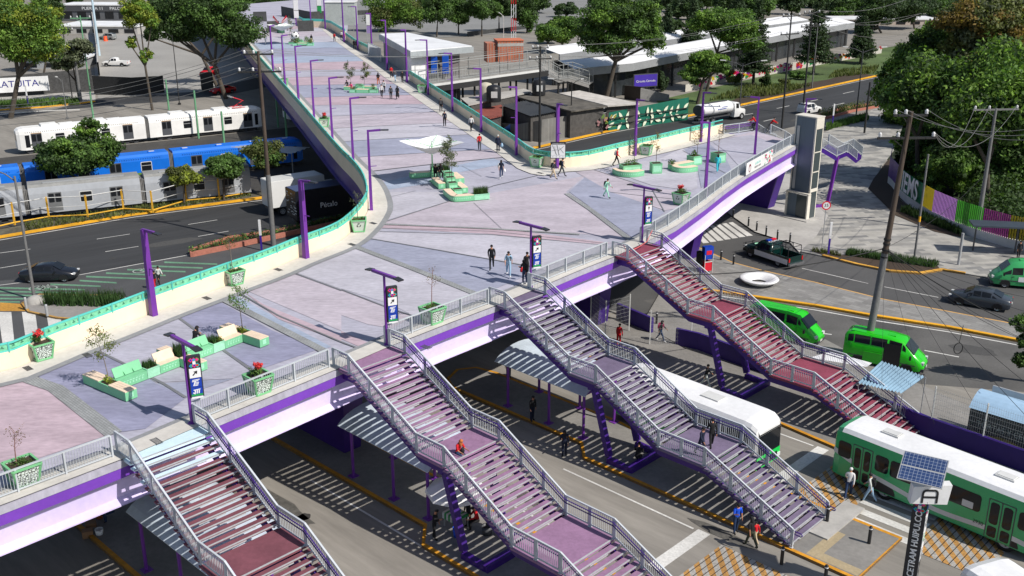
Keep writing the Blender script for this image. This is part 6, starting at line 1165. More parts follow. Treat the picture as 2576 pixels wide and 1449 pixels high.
k2 = thing('white_stall', 'whitish market stall with blue top behind the mesh fence', 'kiosk', st(-10.6, 57.6), STA); b = MB(); b.box((0, 0, 1.0), (3.8, 2.4, 2.0)); b.build('walls', mat('whitish_stall_boards', (.38, .42, .45), .6, .1, 4, stretch=(8, 1, 1)), k2); b = MB(); b.box((0, 0, 2.04), (4.0, 2.6, .08), 0, 0); b.box((-.3, .4, 2.12), (2.6, 1.0, .1), 0, 1); b.build('roof', [mat('white_slat_roof', (.55, .58, .6)), paint('stall_blue', srgb(20, 50, 130))], k2)
for dx, dy, c_, lab in ((-2.6, 2.4, srgb(20, 55, 80), 'blue tarpaulin heap beside the sandwich kiosk'), (-.4, 3.0, srgb(210, 35, 60), 'red tarpaulin heap at the right edge'), (1.6, 2.4, srgb(20, 60, 90), 'dark blue folded awning at the right edge')):
 P = st(-10.6 + dx, 57.4 + dy * .8); b = MB(); vs = [(1.1 * cos(a), .8 * sin(a), 0) for a in [2 * pi * i / 10 for i in range(10)]] + [(.8 * cos(a) + .1, .5 * sin(a), 1.2 + .35 * sin(3 * a)) for a in [2 * pi * i / 10 for i in range(10)]] + [(.2, 0, 1.75)]; b.add(vs, [(i, (i + 1) % 10, 10 + (i + 1) % 10, 10 + i) for i in range(10)] + [(10 + i, 10 + (i + 1) % 10, 20) for i in range(10)]); o = b.build('tarpaulin', mat('tarp_%d' % int(c_[0] * 9999), c_, .6, .2, 4)); o.location = P; tag(o, lab, 'tarpaulin')
CORR = mat('corrugated_blue_grey', srgb(125, 155, 175), .5, .1, 3, big=.2)
def corrugated(pts, th, wave, m, name, label, cat, amp=.04, kindparent=None):
 a, bb, c, d = pts; b = MB(); n = int((bb - a).length / (wave / 4)); up, dn = [], []
 for i in range(n + 1): z = Vector((0, 0, amp * sin(i * pi / 2))); up.append(a.lerp(bb, i / n) + z); dn.append(d.lerp(c, i / n) + z)
 b.strip(up, dn); return simple(name, b, m, label, cat) if kindparent is None else b.build(name, m, kindparent)
aw = thing('corrugated_awning', 'blue grey corrugated awning beside the crimson stair foot', 'awning'); A_ = [K(9, 1325, 0, 2.4), K(6, 1500, 1275, 2.6), K(6, 1830, 1400, 2.5), K(9, 1660, 70, 2.3)]
corrugated([K(6, 1500, 1275, 2.6), K(6, 1835, 1395, 2.5), K(9, 1660, 70, 2.3), K(6, 1320, 1440, 2.4)], .02, .22, CORR, 'sheet', '', '', .05, aw)
for p in (K(6, 1835, 1395, 2.5), K(9, 1660, 70, 2.3), K(6, 1330, 1440, 2.4), K(6, 1500, 1275, 2.6)): b = MB(); b.tube((p.x, p.y, .1), (p.x, p.y, p.z - .05), .03, n=6); b.build('post', STEEL, aw)
b = MB(); b.poly([K(6, 960, 1250, 1.6), K(6, 1110, 1205, 1.6), K(6, 1430, 1290, 1.6), K(6, 1390, 1320, 1.6)]); simple('white_tarpaulin', b, WHITE, 'white stall tarpaulin seen through the crimson stair railing', 'tarpaulin')
P = K(6, 575, 690, .13); b = MB(); b.lathe((0, 0, 0), [(.9, 0), (1.35, .25), (1.62, .45), (1.55, .52), (1.1, .5), (.75, .22), (.65, .12)], 36); o = b.build('ring_seat', WHITE); o.location = P; tag(o, 'round white ring shaped seat on the paved median', 'seat')
P = K(6, 175, 600, .12); v = thing('vending_cart', 'small red vending cart hung with blue packets', 'cart', P, radians(20)); b = MB(); b.box((.0, 0, .55), (.7, .7, .8)); b.build('box', SRED, v); b = MB(); [b.tube((x, y, 0), (x, y, 1.6), .03, n=6) for x in (-.38, .38) for y in (-.38, .38)]; b.box((0, -.36, .98), (.76, .04, .06)); b.build('frame', OFFW, v); b = MB(); b.box((.0, -.1, 1.75), (.85, .5, 1.1), 0, 0); b.box((0, -.36, 1.8), (.5, .02, .35), 0, 1); b.build('snack_packets', [BLU, SRED], v); b = MB(); b.box((-.5, .2, 1.2), (.4, .6, 1.2), .3); b.build('dark_cloth', BLACK, v)
FB = [K(*a, .12) for a in ((3, 1560, 1300), (3, 1545, 1380), (6, 1575, -40), (6, 1620, 20), (6, 1690, 85), (6, 1790, 155), (6, 1870, 205), (6, 2040, 285), (6, 2240, 355), (6, 2440, 415), (6, 2700, 470), (6, 3200, 560))]; FB = [Vector((p.x, p.y, 0)) for p in FB]
cf = thing('coloured_fence', 'long curved fence of coloured slats with large white letters on green', 'fence'); b = MB(); b.wall(FB, .1, .95, .25); b.build('base_wall', OFFW, cf)
cols = [srgb(160, 100, 175), srgb(75, 35, 120), srgb(75, 35, 120), srgb(20, 110, 75), srgb(20, 110, 75), srgb(170, 150, 20), srgb(165, 115, 185), srgb(60, 150, 35), srgb(125, 35, 110), srgb(155, 140, 25), srgb(125, 35, 110)]
for i in range(len(FB) - 1):
 p, q = FB[i], FB[i + 1]; d = q - p; n = max(2, int(d.length / (.22 if i > 4 else .12))); a = math.atan2(d.y, d.x); b = MB()
 for k in range(n): c = p.lerp(q, (k + .5) / n); b.box((c.x, c.y, 2.05), (d.length / n * (.55 if i > 4 else .96), .06, 2.2), a)
 b.build('slat_panel', paint('fence_colour_%d' % i, cols[min(i, 10)]), cf)
p, q = FB[3], FB[5]; d = q - p; c = p.lerp(q, .5); text_mesh('IEMS', 2.9, WHITE, cf, (c.x - .3, c.y - .5, 2.05), (pi / 2, 0, math.atan2(d.y, d.x)), sx=.9, bold=.05)
WOODP = mat('brown_utility_pole', (.075, .055, .042), .85, .25, 5, stretch=(1, 1, .2)); POLEG = mat('grey_utility_pole', (.16, .16, .16), .8, .15, 5); PORC = paint('porcelain_insulator', (.7, .7, .7), .3); POLED = mat('dark_pole', (.025, .025, .025), .7); CATG = paint('green_catenary_paint', srgb(105, 160, 120), .6)
TOPS = {}
def pole(key, P, H, label, m, r=.16, r1=.10, arms=(), m2=None, split=.0, lean=(0, 0), ang=0.3, group=None, cat='utility pole', name='utility_pole'):
 root = thing(name, label, cat, P, 0, group); b = MB(); top = Vector((lean[0], lean[1], H))
 if m2: mid = top * split; b.tube((0, 0, 0), mid, r * 1.3, r * 1.15, 12); b.build('lower_pole', m2, root); b = MB(); b.tube(mid, top, r, r1, 12); b.build('pole', m, root)
 else: b.tube((0, 0, 0), top, r, r1, 10); b.build('pole', m, root)
 d = Vector((cos(ang), sin(ang), 0)); T = []
 for f, L in arms:
  c = top * f; b = MB(); b.bar(c - d * L, c + d * L, .14, .14); b.bar(c - d * L * .5 - Vector((0, 0, 0)), c - Vector((0, 0, .7)), .05, .05); b.build('cross_arm', m if m is not WOODP else POLED, root); row = []
  for u in (-.92, -.3, .92): e_ = c + d * L * u; b = MB(); b.lathe(e_ + Vector((0, 0, .07)), [(.05, 0), (.13, .05), (.09, .14), (.13, .2), (.05, .32)], 8); b.build('insulator', PORC, root); row.append(P + e_ + Vector((0, 0, .38)))
  T.append(row)
 TOPS[key] = T or [[P + top]]; return root
P = K(6, 1375, 1275, 0); u1 = pole('U1', P, 17.1, 'massive leaning utility pole with rusty upper half beside the green minibus', WOODP, .2, .14, ((.90, 1.9), (.985, 1.1)), POLEG, .45, (1.15, .4), .05)
b = MB()
for z in (7.4, 7.9, 8.3, 8.6): b.tube((.0673 * z, .0234 * z, z), (.0673 * z, .0234 * z, z + .12), .24, n=10)
b.build('cable_clamps', POLED, u1)
P = K(3, 745, 990, 0); pole('U2', P, 16.3, 'dark tall utility pole with two cross arms rising left of the lift tower', POLED, .15, .1, ((.99, 1.6), (.84, 1.7)), ang=.5); P = K(3, 905, 860, 0); pole('U3', P, 15.6, 'dark tall utility pole behind the white hatchback car', POLED, .16, .11, ((.99, 1.6), (.86, 2.0)), ang=.5)
pole('U4', K(3, 975, 665, 0), 10.8, 'thin grey pole standing on the lawn edge', POLEG, .12, .08); pole('U6', K(3, 1370, 1010, 0), 7.3, 'dark pole standing alone on the shaded plaza paving', POLED, .15, .12)
pole('U7', K(6, 2215, 335, 0), 12.3, 'pale concrete pole with small box behind the coloured fence', POLEG, .24, .12, ((.99, 2.2),), ang=.1); pole('U8', K(6, 1745, 520, .1), 9.6, 'slim pole with a yellow band at the planting bed', POLEG, .1, .08)
pole('U9', K(6, 2080, 550, .1), 2.9, 'short grey post at the end of the roadside shelter', STEEL, .12, .12, cat='post', name='steel_post')
b = MB(); b.tube((0, 0, 3.6), (0, 0, 4.1), .105, n=10); o = b.build('yellow_band', YEL); o.location = K(6, 1745, 520, .1); tag(o, 'yellow painted band wrapped on the slim pole', 'marking band')
pole('U10', K(2, 1495, 1115, 0), 13.3, 'black utility pole with two cross arms beside the block wall', POLED, .17, .12, ((.985, 1.1), (.88, 1.5)), ang=.15)
pole('U11', K(4, 2065, 405, 0), 17.8, 'tall brown utility pole with white insulators in front of the trams', WOODP, .19, .13, ((.985, 1.3), (.90, 1.9)), POLEG, .38, ang=.1)
pole('U12', K(1, 610, 770, 0), 9.4, 'grey lattice pole by the grey stone wall', POLEG, .3, .2, ((.98, 1.3),), ang=.1)
pole('U15', K(1, 550, 770, 0), 12, 'thin dark pole just left of the lattice pole', POLED, .1, .08, ((.98, 1.6),), ang=.2); pole('U16', K(1, 690, 760, 0), 14, 'thin green pole at the corner of the black barrier', CATG, .12, .1, ((.97, 1.6),), ang=.2)
pole('U17', K(1, 750, 420, 0), 18, 'pale blue and white mast at the car park wall', paint('pale_blue_mast', (.45, .58, .66)), .3, .2, cat='mast', name='mast')
for k, (c, x, y, yt, c2, lab) in enumerate(((1, 1275, 830, 600, 1, 'between the leaning trunk and the cream tram'), (1, 1500, 1045, 683, 1, 'in front of the cream tram carriage'), (1, 1700, 1170, 840, 1, 'in front of the blue tram'), (1, 705, 890, 815, 1, 'behind the left cream carriage'), (1, 2165, 1045, 730, 1, 'beside the second cream tram'), (1, 2100, 960, 690, 1, 'in the shade right of the cream tram front'))):
 P = K(c, x, y, 0); root = thing('catenary_post', 'pale green catenary post ' + lab, 'post', P, 0, 'pale green catenary posts of the tramway'); H_ = max(hgt(P, g(c2, 0, yt)[1]), 4); b = MB(); b.tube((0, 0, 0), (0, 0, H_), .15, .13, 8); b.build('post', CATG, root)
def street_lamp(P, H, label, arms, m=DGREY, r=.11, name='street_lamp'):
 root = thing(name, label, 'street lamp', P); b = MB(); b.tube((0, 0, 0), (0, 0, H), r, r * .6, 8); b.box((0, 0, .15), (.4, .4, .3)); b.build('pole', m, root)
 for dx, dy in arms: b = MB(); b.path([(0, 0, H - .4), (dx * .4, dy * .4, H + .1), (dx * .8, dy * .8, H + .35)], .05, 6); b.build('arm', m, root); b = MB(); d = Vector((dx, dy, 0)); b.bar((dx * .78, dy * .78, H + .38), (dx * 1.05, dy * 1.05, H + .42), .3, .12); b.build('lamp_head', OFFW, root)
 return root
street_lamp(K(3, 1305, 905, 0), 10.5, 'double armed street lamp on the pink kerb of the avenue', ((-2.8, .5), (3.4, .2))); street_lamp(K(3, 425, 890, 0), 8.3, 'double armed street lamp beside the tanker lorry', ((-3.2, .6), (3.5, .2)))
street_lamp(K(4, 262, 815, 0), 10.1, 'grey street lamp in a concrete footing on the traffic island', ((-2.0, .6),), POLEG, .14); street_lamp(K(1, 1355, 790, 0), 11.3, 'dark street lamp before the black car park barrier', ((-1.6, .3),), POLED, .09); street_lamp(K(1, 510, 900, 0), 6, 'small grey street lamp behind the cream tram', ((-1.0, .3),), POLEG, .08); street_lamp(K(2, 1735, 1010, 0) + Vector((0, 1, 0)), 7.2, 'street lamp with scrolled arm behind the block wall', ((-3.2, .5), (1.6, .2)), POLED)
street_lamp(K(2, 1225, 450, 6), 7.5, 'thin bent lamp beside the brick tower', ((-.8, 0),), OFFW, .06)
b = MB(); b.lathe((0, 0, 0), [(.75, 0), (.65, .35), (.3, .5), (0, .5)], 10); o = b.build('lamp_footing', CONC); o.location = K(4, 270, 830, .14); tag(o, 'rough pale concrete footing of the island street lamp', 'footing')
def twotone(P, H, label): root = thing('information_post', label, 'post', P, 0, 'slim white and purple information posts'); b = MB(); b.box((0, 0, H * .25), (.16, .12, H * .5)); b.build('lower_part', paint('post_purple', srgb(60, 35, 140)), root); b = MB(); b.box((0, 0, H * .75), (.2, .14, H * .5)); b.build('upper_part', WHITE, root)
twotone(K(4, 1975, 440, 0), 2.9, 'white and purple post at the end of the red flower bed'); twotone(K(3, 1128, 958, .1), H2(3, 1128, 958, 3, 785), 'white and purple post right of the lift tower'); twotone(K(6, 1098, 470, .1), H2(6, 1098, 470, 6, 230), 'white and purple post beside the round speed sign'); twotone(K(1, 215, 805, 0), H2(1, 215, 805, 1, 645), 'white and purple post under the blue lettered banner')
P = K(6, 1048, 445, .1); t = thing('speed_sign', 'round red rimmed speed sign on a thin pole behind the police pickup', 'sign', P); b = MB(); b.tube((0, 0, 0), (0, 0, 4.2), .035, n=6); b.build('pole', STEEL, t)
b = MB(); q = lambda r, y: [(r * cos(2 * pi * i / 20), y, 4.3 + r * sin(2 * pi * i / 20)) for i in range(20)]; b.add(q(.42, -.04), [tuple(range(20))], 0); b.add(q(.31, -.046), [tuple(range(20))], 1); b.add(q(.42, -.03), [tuple(range(20))[::-1]], 2); b.build('disc', [SRED, WHITE, STEEL], t); text_mesh('35', .42, BLACK, t, (0, -.052, 4.3), (pi / 2, 0, 0))
def wire(p, q, sag, r=.022): return [p.lerp(q, i / 14) - Vector((0, 0, sag * 4 * (i / 14) * (1 - i / 14))) for i in range(15)], r
WIREM = mat('wire_grey', (.20, .20, .195), .6); nW = [0]
def wires(lst, label, m=None):
 for k, (p, q, sag, r) in enumerate(lst): b = MB(); P_, _ = wire(p, q, sag); b.path(P_, r * .72, 4); o = b.build('overhead_cable', m or WIREM); tag(o, label, 'cable', 'overhead cables: ' + label)
far = lambda c, x, y, z: K(c, x, y, z)
wires([(TOPS['U11'][i][j], pY(1, -350, 760 + 90 * i + 55 * j, 97), 1.2, .035) for i in (0, 1) for j in (0, 1, 2)], 'pale cables running left from the tall brown pole across the trams')
wires([(TOPS['U11'][0][j], TOPS['U10'][0][j], 1.0, .03) for j in (0, 2)] + [(TOPS['U11'][1][j], TOPS['U10'][1][j], 1.0, .03) for j in (0, 2)], 'pale cables crossing above the plaza between two utility poles')
wires([(TOPS['U10'][i][j], TOPS['U2'][i][j], 1.2, .03) for i in (0, 1) for j in (0, 2)], 'pale cables over the sheds and the avenue'); wires([(TOPS['U2'][0][j], TOPS['U3'][0][j], .4, .03) for j in (0, 2)] + [(TOPS['U3'][0][2], pY(3, 1700, -10, 190), 1, .04), (TOPS['U3'][0][0], pY(3, 1800, 100, 175), 2, .04), (TOPS['U3'][1][2], pY(3, 1750, 235, 170), 1.5, .04), (TOPS['U3'][1][0], pY(3, 1780, 105, 175), .6, .03)], 'pale cables fanning out above the lawn')
wires([(TOPS['U1'][1][j], pY(3, 2750, 950 + 45 * j, 62), .8, .025) for j in (0, 1, 2)] + [(TOPS['U1'][0][2], TOPS['U7'][0][j], 2.2, .025) for j in (0, 1, 2)], 'looped cables from the massive leaning pole to the park poles')
cl = Vector((24.8, 65.7, 8.0)); wires([(cl, pY(6, 2800, 700 + 130 * j, 58 - 2 * j), .5, .016) for j in range(5)] + [(cl, pY(9, 1500 + 400 * j, 300, 52), .3, .014) for j in range(3)] + [(cl, pY(6, -250, 620, 60), .6, .05), (cl, pY(6, 2800, 1120, 60), .5, .05), (cl, pY(6, 2800, 1200, 52), .8, .02), (cl, pY(9, 2600, 250, 50), .3, .02), (cl, pY(9, 2700, 80, 52), .4, .02), (cl, pY(6, 2250, -100, 88), .6, .02)], 'black cable bundles tied to the massive leaning pole', POLED)
lp = thing('cable_loop', 'coiled black cable loop hanging over the van street', 'cable'); b = MB(); c0 = pY(6, 2080, 1180, 62); b.path([c0 + Vector((.28 * cos(a), 0, .38 * sin(a))) for a in [2 * pi * i / 16 for i in range(17)]], .035, 5); b.path([c0 + Vector((0, 0, .38)), c0 + Vector((.1, 0, 1.6))], .02, 4); b.build('coil', POLED, lp)
gy = thing('yellow_post_fence', 'fence of yellow posts with pale rails between the avenue and the grey tram', 'fence'); YP = [(495, 965, 1130), (885, 925, 1112), (1245, 880, 1048), (1540, 840, 1065), (1880, 785, 965), (2210, 740, 935), (2505, 700, 885)]; PP = []
for x, y0, y1 in [(-150, 1040, 1260), (150, 1000, 1190)] + YP: P = K(4, .75 * x, -644 + .75 * y1, .2); PP.append(P)
first = None
for P in PP:
 if first is None: b = MB(); b.box((0, 0, 1.15), (.16, .12, 2.3)); first = b.build('post', mat('yellow_post_paint', srgb(215, 165, 50), .7, .2, 5), gy); first.location = P
 else: o = first.copy(); COL.objects.link(o); adopt(o, gy); o.location = P
for z, m_, r in ((2.2, OFFW, .045), (1.2, OFFW, .03), (.25, MATS['yellow_post_paint'], .08)): b = MB(); b.path([P + Vector((0, 0, z)) for P in PP], r, 5); b.build('rail', m_, gy)
fbm = mat('terracotta_kerb', srgb(168, 108, 92), .85, .2, 4); FBL = [K(4, 1460, 490), K(4, 1750, 430), K(4, 2130, 345), K(4, 2600, 240), K(4, 3200, 100)]; FBR = [K(4, 1450, 465), K(4, 1740, 370), K(4, 2080, 320), K(4, 2560, 215), K(4, 3150, 75)]
b = MB(); b.wall(FBL, 0, .45, .25); b.wall(FBR, 0, .45, .25); b.wall([FBL[0], FBR[0]], 0, .45, .25); t = thing('flower_bed', 'long terracotta kerbed flower bed on the avenue', 'flower bed'); b.build('kerb', fbm, t); b = MB(); b.strip([Vector((p.x, p.y, .3)) for p in FBL], [Vector((p.x, p.y, .3)) for p in FBR]); b.build('soil', SOIL, t)
Cs = [p.lerp(q, .5) + Vector((0, 0, .5)) for p, q in zip(resample(FBL, .8), resample(FBR, .8))]; leaves('low_shrubs', Cs, [.45] * len(Cs), 3500, .08, LEAF['mid'], t, .3); leaves('red_blossoms', Cs[3:10], [.45] * 7, 70, .06, RED_FL, t, .6)
FBL = [K(3, 1085, 900), K(3, 1290, 845), K(3, 1480, 812)]; FBR = [p + Vector((-.8, 2.2, 0)) for p in FBL]; t = thing('flower_bed', 'pink kerbed planted strip beyond the lift tower', 'flower bed'); b = MB(); b.wall(FBL, 0, .35, .3); b.wall(FBR, 0, .35, .3); b.build('kerb', fbm, t); Cs = [p + Vector((-.4, 1.1, .5)) for p in resample(FBL, 1)]; leaves('low_shrubs', Cs, [.9] * len(Cs), 1600, .14, LEAF['olive'], t, .3)
ZS = ZD + 3.82; q = [K(2, 290, 255, ZS), K(2, 500, 245, ZS), K(2, 985, 345, ZS), K(2, 522, 385, ZS)]; sh = thing('station_hall', 'white roofed station entrance hall beside the walkway', 'building'); b = MB(); b.prism([(p.x, p.y) for p in q], ZS - .12, ZS); b.build('roof', WHITE, sh)
def infl(q, k): c = sum((Vector((p.x, p.y)) for p in q), Vector((0, 0))) / len(q); return [c + (Vector((p.x, p.y)) - c) * k for p in q]
b = MB(); b.prism(infl(q, 1.03), ZS - .95, ZS - .13); b.build('fascia', mat('pale_grey_fascia', (.36, .39, .40), .6), sh)
w4 = infl(q, .93); b = MB(); b.prism([w4[3], w4[3].lerp(w4[2], .28), w4[0].lerp(w4[1], .5).lerp(w4[3], .5), w4[3].lerp(w4[0], .12)], ZD - 1, ZS - .96); b.build('wall', WHITE, sh); b = MB(); b.prism([w4[3].lerp(w4[2], .3), w4[3].lerp(w4[2], .85), w4[0].lerp(w4[1], .9), w4[0].lerp(w4[1], .4)], ZD - 7.3, ZS - .96); b.build('inner_wall', mat('hall_interior_grey', (.16, .14, .14)), sh)
b = MB();
for k in range(60): p = w4[3].lerp(w4[0], .14 + .83 * k / 60); b.box((p.x, p.y, ZD + 1.3), (.06, .06, 2.6))
b.build('bar_gate', STEEL, sh)
for k in (0, 1): p = K(2, 700 + 85 * k, 560, ZD + .3); b = MB(); b.box((p.x, p.y + 1, ZD + 1.6), (.9, .8, 2.6)); b.build('blue_column', paint('column_blue', srgb(20, 85, 190)), sh)
gt = thing('bar_gate', 'open grey picket gate left of the station hall door', 'gate'); railing_run(gt, [K(2, 205, 420, ZD), K(2, 300, 470, ZD)], h=2.2)
fbz = 6.9; fb_ = thing('footbridge', 'grey footbridge with picket rails crossing the tracks behind the walkway', 'footbridge'); e0, e1 = K(2, 560, 640, fbz), K(2, 1490, 515, fbz); wv = Vector((1.2, 4.0, 0))
b = MB(); b.quad(e0, e1, e1 + wv, e0 + wv); b.quad(e0 - Vector((0, 0, .25)), e0, e1, e1 - Vector((0, 0, .25))); b.build('walkway', CONCD, fb_); b = MB(); b.bar(e0 - Vector((0, .3, .35)), e1 - Vector((0, .3, .35)), .3, .3); b.build('edge_beam', OFFW, fb_); b = MB(); b.bar(e0 + wv * .5 - Vector((0, 0, .9)), e1 + wv * .5 - Vector((0, 0, .9)), 3, .8); b.build('truss', POLED, fb_)
def bigrail(root, P, h, m=STEEL, gap=.3, th=.05):
 b = MB()
 for p, q in zip(P, P[1:]):
  n = max(2, int((q - p).length / gap)); a = math.atan2((q - p).y, (q - p).x)
  for k in range(n + 1): c = p.lerp(q, k / n); b.box((c.x, c.y, c.z + h * .25), (th, .02, h * .5), a)
  for z in (h, h * .5, .1): b.bar(p + Vector((0, 0, z)), q + Vector((0, 0, z)), .07, .07)
 b.build('railing', m, root); b = MB()
 for p in [x for p, q in zip(P, P[1:]) for x in (p, p.lerp(q, .5), q)]: b.tube(p, p + Vector((0, 0, h)), .06, n=6)
 b.build('railing_frame', m, root)
RG2 = paint('dull_grey_rail', (.33, .34, .33)); e05 = e0.lerp(e1, .33); e06 = e0.lerp(e1, .66); bigrail(fb_, [e0, e05, e06, e1], 2.6, RG2); bigrail(fb_, [p + wv for p in (e0, e05, e06, e1)], 2.6, RG2)
S0, S1, S2, S3 = e1, K(2, 1640, 600, 4.9), K(2, 1710, 590, 4.9), K(2, 1870, 640, 3.2)
for p, q in ((S0, S1), (S1, S2), (S2, S3)): b = MB(); b.quad(p, q, q + wv * .7, p + wv * .7); b.quad(p - Vector((0, 0, .5)), q - Vector((0, 0, .5)), q, p); b.build('stair_flight', CONCD, fb_)
bigrail(fb_, [S0, S1, S2, S3], 2.2, RG2); bigrail(fb_, [p + wv * .7 for p in (S0, S1, S2, S3)], 2.2, RG2)
for p in [e0.lerp(e1, u) for u in (.12, .3, .45, .6, .75, .9)] + [S1, S2, S3]: b = MB(); b.tube((p.x, p.y + .6, 0), (p.x, p.y + .6, p.z - .3), .16, n=8); b.tube((p.x + .9, p.y + 3.2, 0), (p.x + .9, p.y + 3.2, p.z - .3), .16, n=8); b.build('column_pair', POLED, fb_)
P = K(2, 1225, 470, 6.0); t = thing('brick_tower', 'square orange brick tower standing behind the footbridge', 'building', P, radians(12)); Ht = hgt(P, g(2, 0, 310)[1]); b = MB(); b.box((1.2, 1.6, Ht / 2), (4.4, 3.4, Ht)); b.build('wall', BRICK, t); b = MB(); b.box((1.2, 1.6, Ht * .82), (4.46, 3.46, .5)); b.box((1.2, 1.6, Ht + .06), (4.6, 3.6, .14), 0, 1); b.build('band', [CONC, mat('brick_cap', srgb(190, 110, 80))], t)
b = MB(); b.box((-1.9, 1.8, Ht * .45), (1.8, 3.0, Ht * .9)); b.build('side_wing', BRICK, t)
P = K(2, 1300, 440, 5); t = thing('radio_mast', 'red and white lattice mast rising behind the brick tower', 'mast', P); b = MB()
for k in range(11): [b.bar((x, y, k * 1.2), (x, y, k * 1.2 + 1.2), .1, .1, (k // 2) % 2) for x, y in ((-.4, -.3), (.4, -.3), (0, .4))]; b.bar((-.4, -.3, k * 1.2), (.4, -.3, k * 1.2 + 1.2), .05, .05, (k // 2) % 2)
b.build('lattice', [SRED, WHITE], t)
BLK = pave_mat('grey_block_wall', (.17, .165, .155), (.21, .205, .19), .6, .25, 0, (.11, .11, .10));
def upwall(name, c, pts, tops, label, m, th=.25, cat='wall'):
 b = MB(); P = [K(c, *p, 0) for p in pts]; Hs = [hgt(P[i], g(c, 0, tops[i])[1]) for i in range(len(P))]; n = len(P); V = []
 for p, h in zip(P, Hs): V += [p, p + Vector((0, 0, h)), p + Vector((.1, th, 0)), p + Vector((.1, th, h))]
 for i in range(n - 1): a = i * 4; c_ = a + 4; b.add([V[j] for j in (a, c_, c_ + 1, a + 1, a + 2, c_ + 2, c_ + 3, a + 3)], [(0, 1, 2, 3), (5, 4, 7, 6), (3, 2, 6, 7)])
 return simple(name, b, m, label, cat) if label else b, P, Hs
upwall('block_wall', 2, [(1200, 1000), (1325, 1052), (1510, 1075), (1735, 1028)], [930, 940, 905, 868], 'grey block wall with faint graffiti beside the black utility pole', BLK)
o_, Pw, Hw = upwall('shed_front', 2, [(1740, 1026), (2012, 982)], [832, 800], 'weathered shed front with a row of small windows and graffiti', mat('weathered_shed_wall', (.13, .12, .105), .9, .3, 3, big=.3), cat='shed')
for k in range(7):
 u = .06 + .135 * k; p = Pw[0].lerp(Pw[1], u); h_ = Hw[0] * .82; d = (Pw[1] - Pw[0]).normalized(); b = MB(); b.box((0, 0, 0), (1.15, .06, .8), 0, 0); b.box((0, -.03, 0), (.95, .04, .6), 0, 1); o = b.build('shed_window', [OFFW, GLASS], o_); o.location = (p.x + .6 * d.x, p.y + .6 * d.y - .05, h_); o.rotation_euler.z = math.atan2(d.y, d.x)
b = MB(); p = Pw[0].lerp(Pw[1], .35); d = (Pw[1] - Pw[0]).normalized(); rr = random.Random(5)
for k in range(26): b.box((p.x + rr.uniform(-3, 7) * d.x, p.y + rr.uniform(-3, 7) * 0 + rr.uniform(-3, 7) * 0 - .12 - k * .002 + 0, rr.uniform(1.0, 2.6)), (rr.uniform(.2, .8), .01, rr.uniform(.1, .4)), math.atan2(d.y, d.x), k % 3, ('Y', rr.uniform(-.8, .8)))
simple('graffiti_board', b, [mat('graf_green', srgb(90, 120, 50)), mat('graf_yellow', srgb(150, 140, 60)), mat('graf_pink', srgb(150, 110, 110))], 'green and yellow graffiti panel on the shed front', 'graffiti')
lw, Pl, Hl = upwall('leaf_wall', 2, [(2015, 995), (2300, 950), (2610, 905)], [850, 795, 735], 'dark green boarded wall painted with big white leaves', mat('leaf_wall_green', srgb(22, 105, 85), .7, .12, 2, stretch=(4, 4, .3)), .15)
rr = random.Random(8); b = MB(); d = (Pl[2] - Pl[0]).normalized()
for k in range(24):
 u = (k % 12 + rr.uniform(.25, .75)) / 12; p = Pl[0].lerp(Pl[2], u); h_ = Hl[0] * (.28 if k < 12 else .74) + rr.uniform(-.2, .2); a = rr.uniform(.2, 2.9); L = .7; c_ = Vector((p.x, p.y - .06, h_)); f = lambda s, w: c_ + d * (cos(a) * s - sin(a) * w) + Vector((0, 0, sin(a) * s + cos(a) * w)) + Vector((0, -.02, 0))
 b.add([f(-L, 0), f(-.25, .25), f(.2, .23), f(L, 0), f(.2, -.23), f(-.25, -.25)], [(0, 1, 2, 3, 4, 5)])
b.build('painted_leaf', mat('painted_leaf_cream', srgb(225, 232, 205), .7), lw)
b = MB(); [b.bar(Pl[0] + Vector((0, -.25, z)), Pl[2] + Vector((0, -.25, z)), .08, .12) for z in (1.0, 1.9)]; b.build('guard_rail', POLED, lw)
def roofslab(name, c, pts, z, m, label, corr=None, drop=3.2):
 q = [K(c, *p, z) for p in pts]; t = thing(name, label, 'shed'); b = MB()
 if corr: corrugated(q, 0, corr, m, 'roof', '', '', .08, t)
 else: b.prism([(p.x, p.y) for p in q], z - .2, z); b.build('roof', m, t)
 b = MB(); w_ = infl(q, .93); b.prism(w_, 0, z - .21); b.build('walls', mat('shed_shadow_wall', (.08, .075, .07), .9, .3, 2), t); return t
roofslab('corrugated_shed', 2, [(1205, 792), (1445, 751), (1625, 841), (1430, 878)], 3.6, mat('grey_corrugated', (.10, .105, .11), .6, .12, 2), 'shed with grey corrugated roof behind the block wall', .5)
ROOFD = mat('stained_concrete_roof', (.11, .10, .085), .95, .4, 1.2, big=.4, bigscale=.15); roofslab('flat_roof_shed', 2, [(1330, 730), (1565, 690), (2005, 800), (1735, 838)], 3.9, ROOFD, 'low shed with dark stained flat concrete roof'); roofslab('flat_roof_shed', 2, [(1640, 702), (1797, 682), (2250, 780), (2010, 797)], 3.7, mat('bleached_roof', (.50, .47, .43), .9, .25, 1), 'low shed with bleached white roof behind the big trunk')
roofslab('terrace_shed', 2, [(960, 800), (1215, 765), (1210, 868), (1095, 895)], 3.2, mat('red_terrace', srgb(130, 70, 60), .85, .25, 2), 'reddish roof terrace behind the parapet'); roofslab('pale_annex', 2, [(900, 740), (1380, 668), (1440, 690), (960, 790)], 4.2, CONC, 'pale annex with rooftop water tanks')
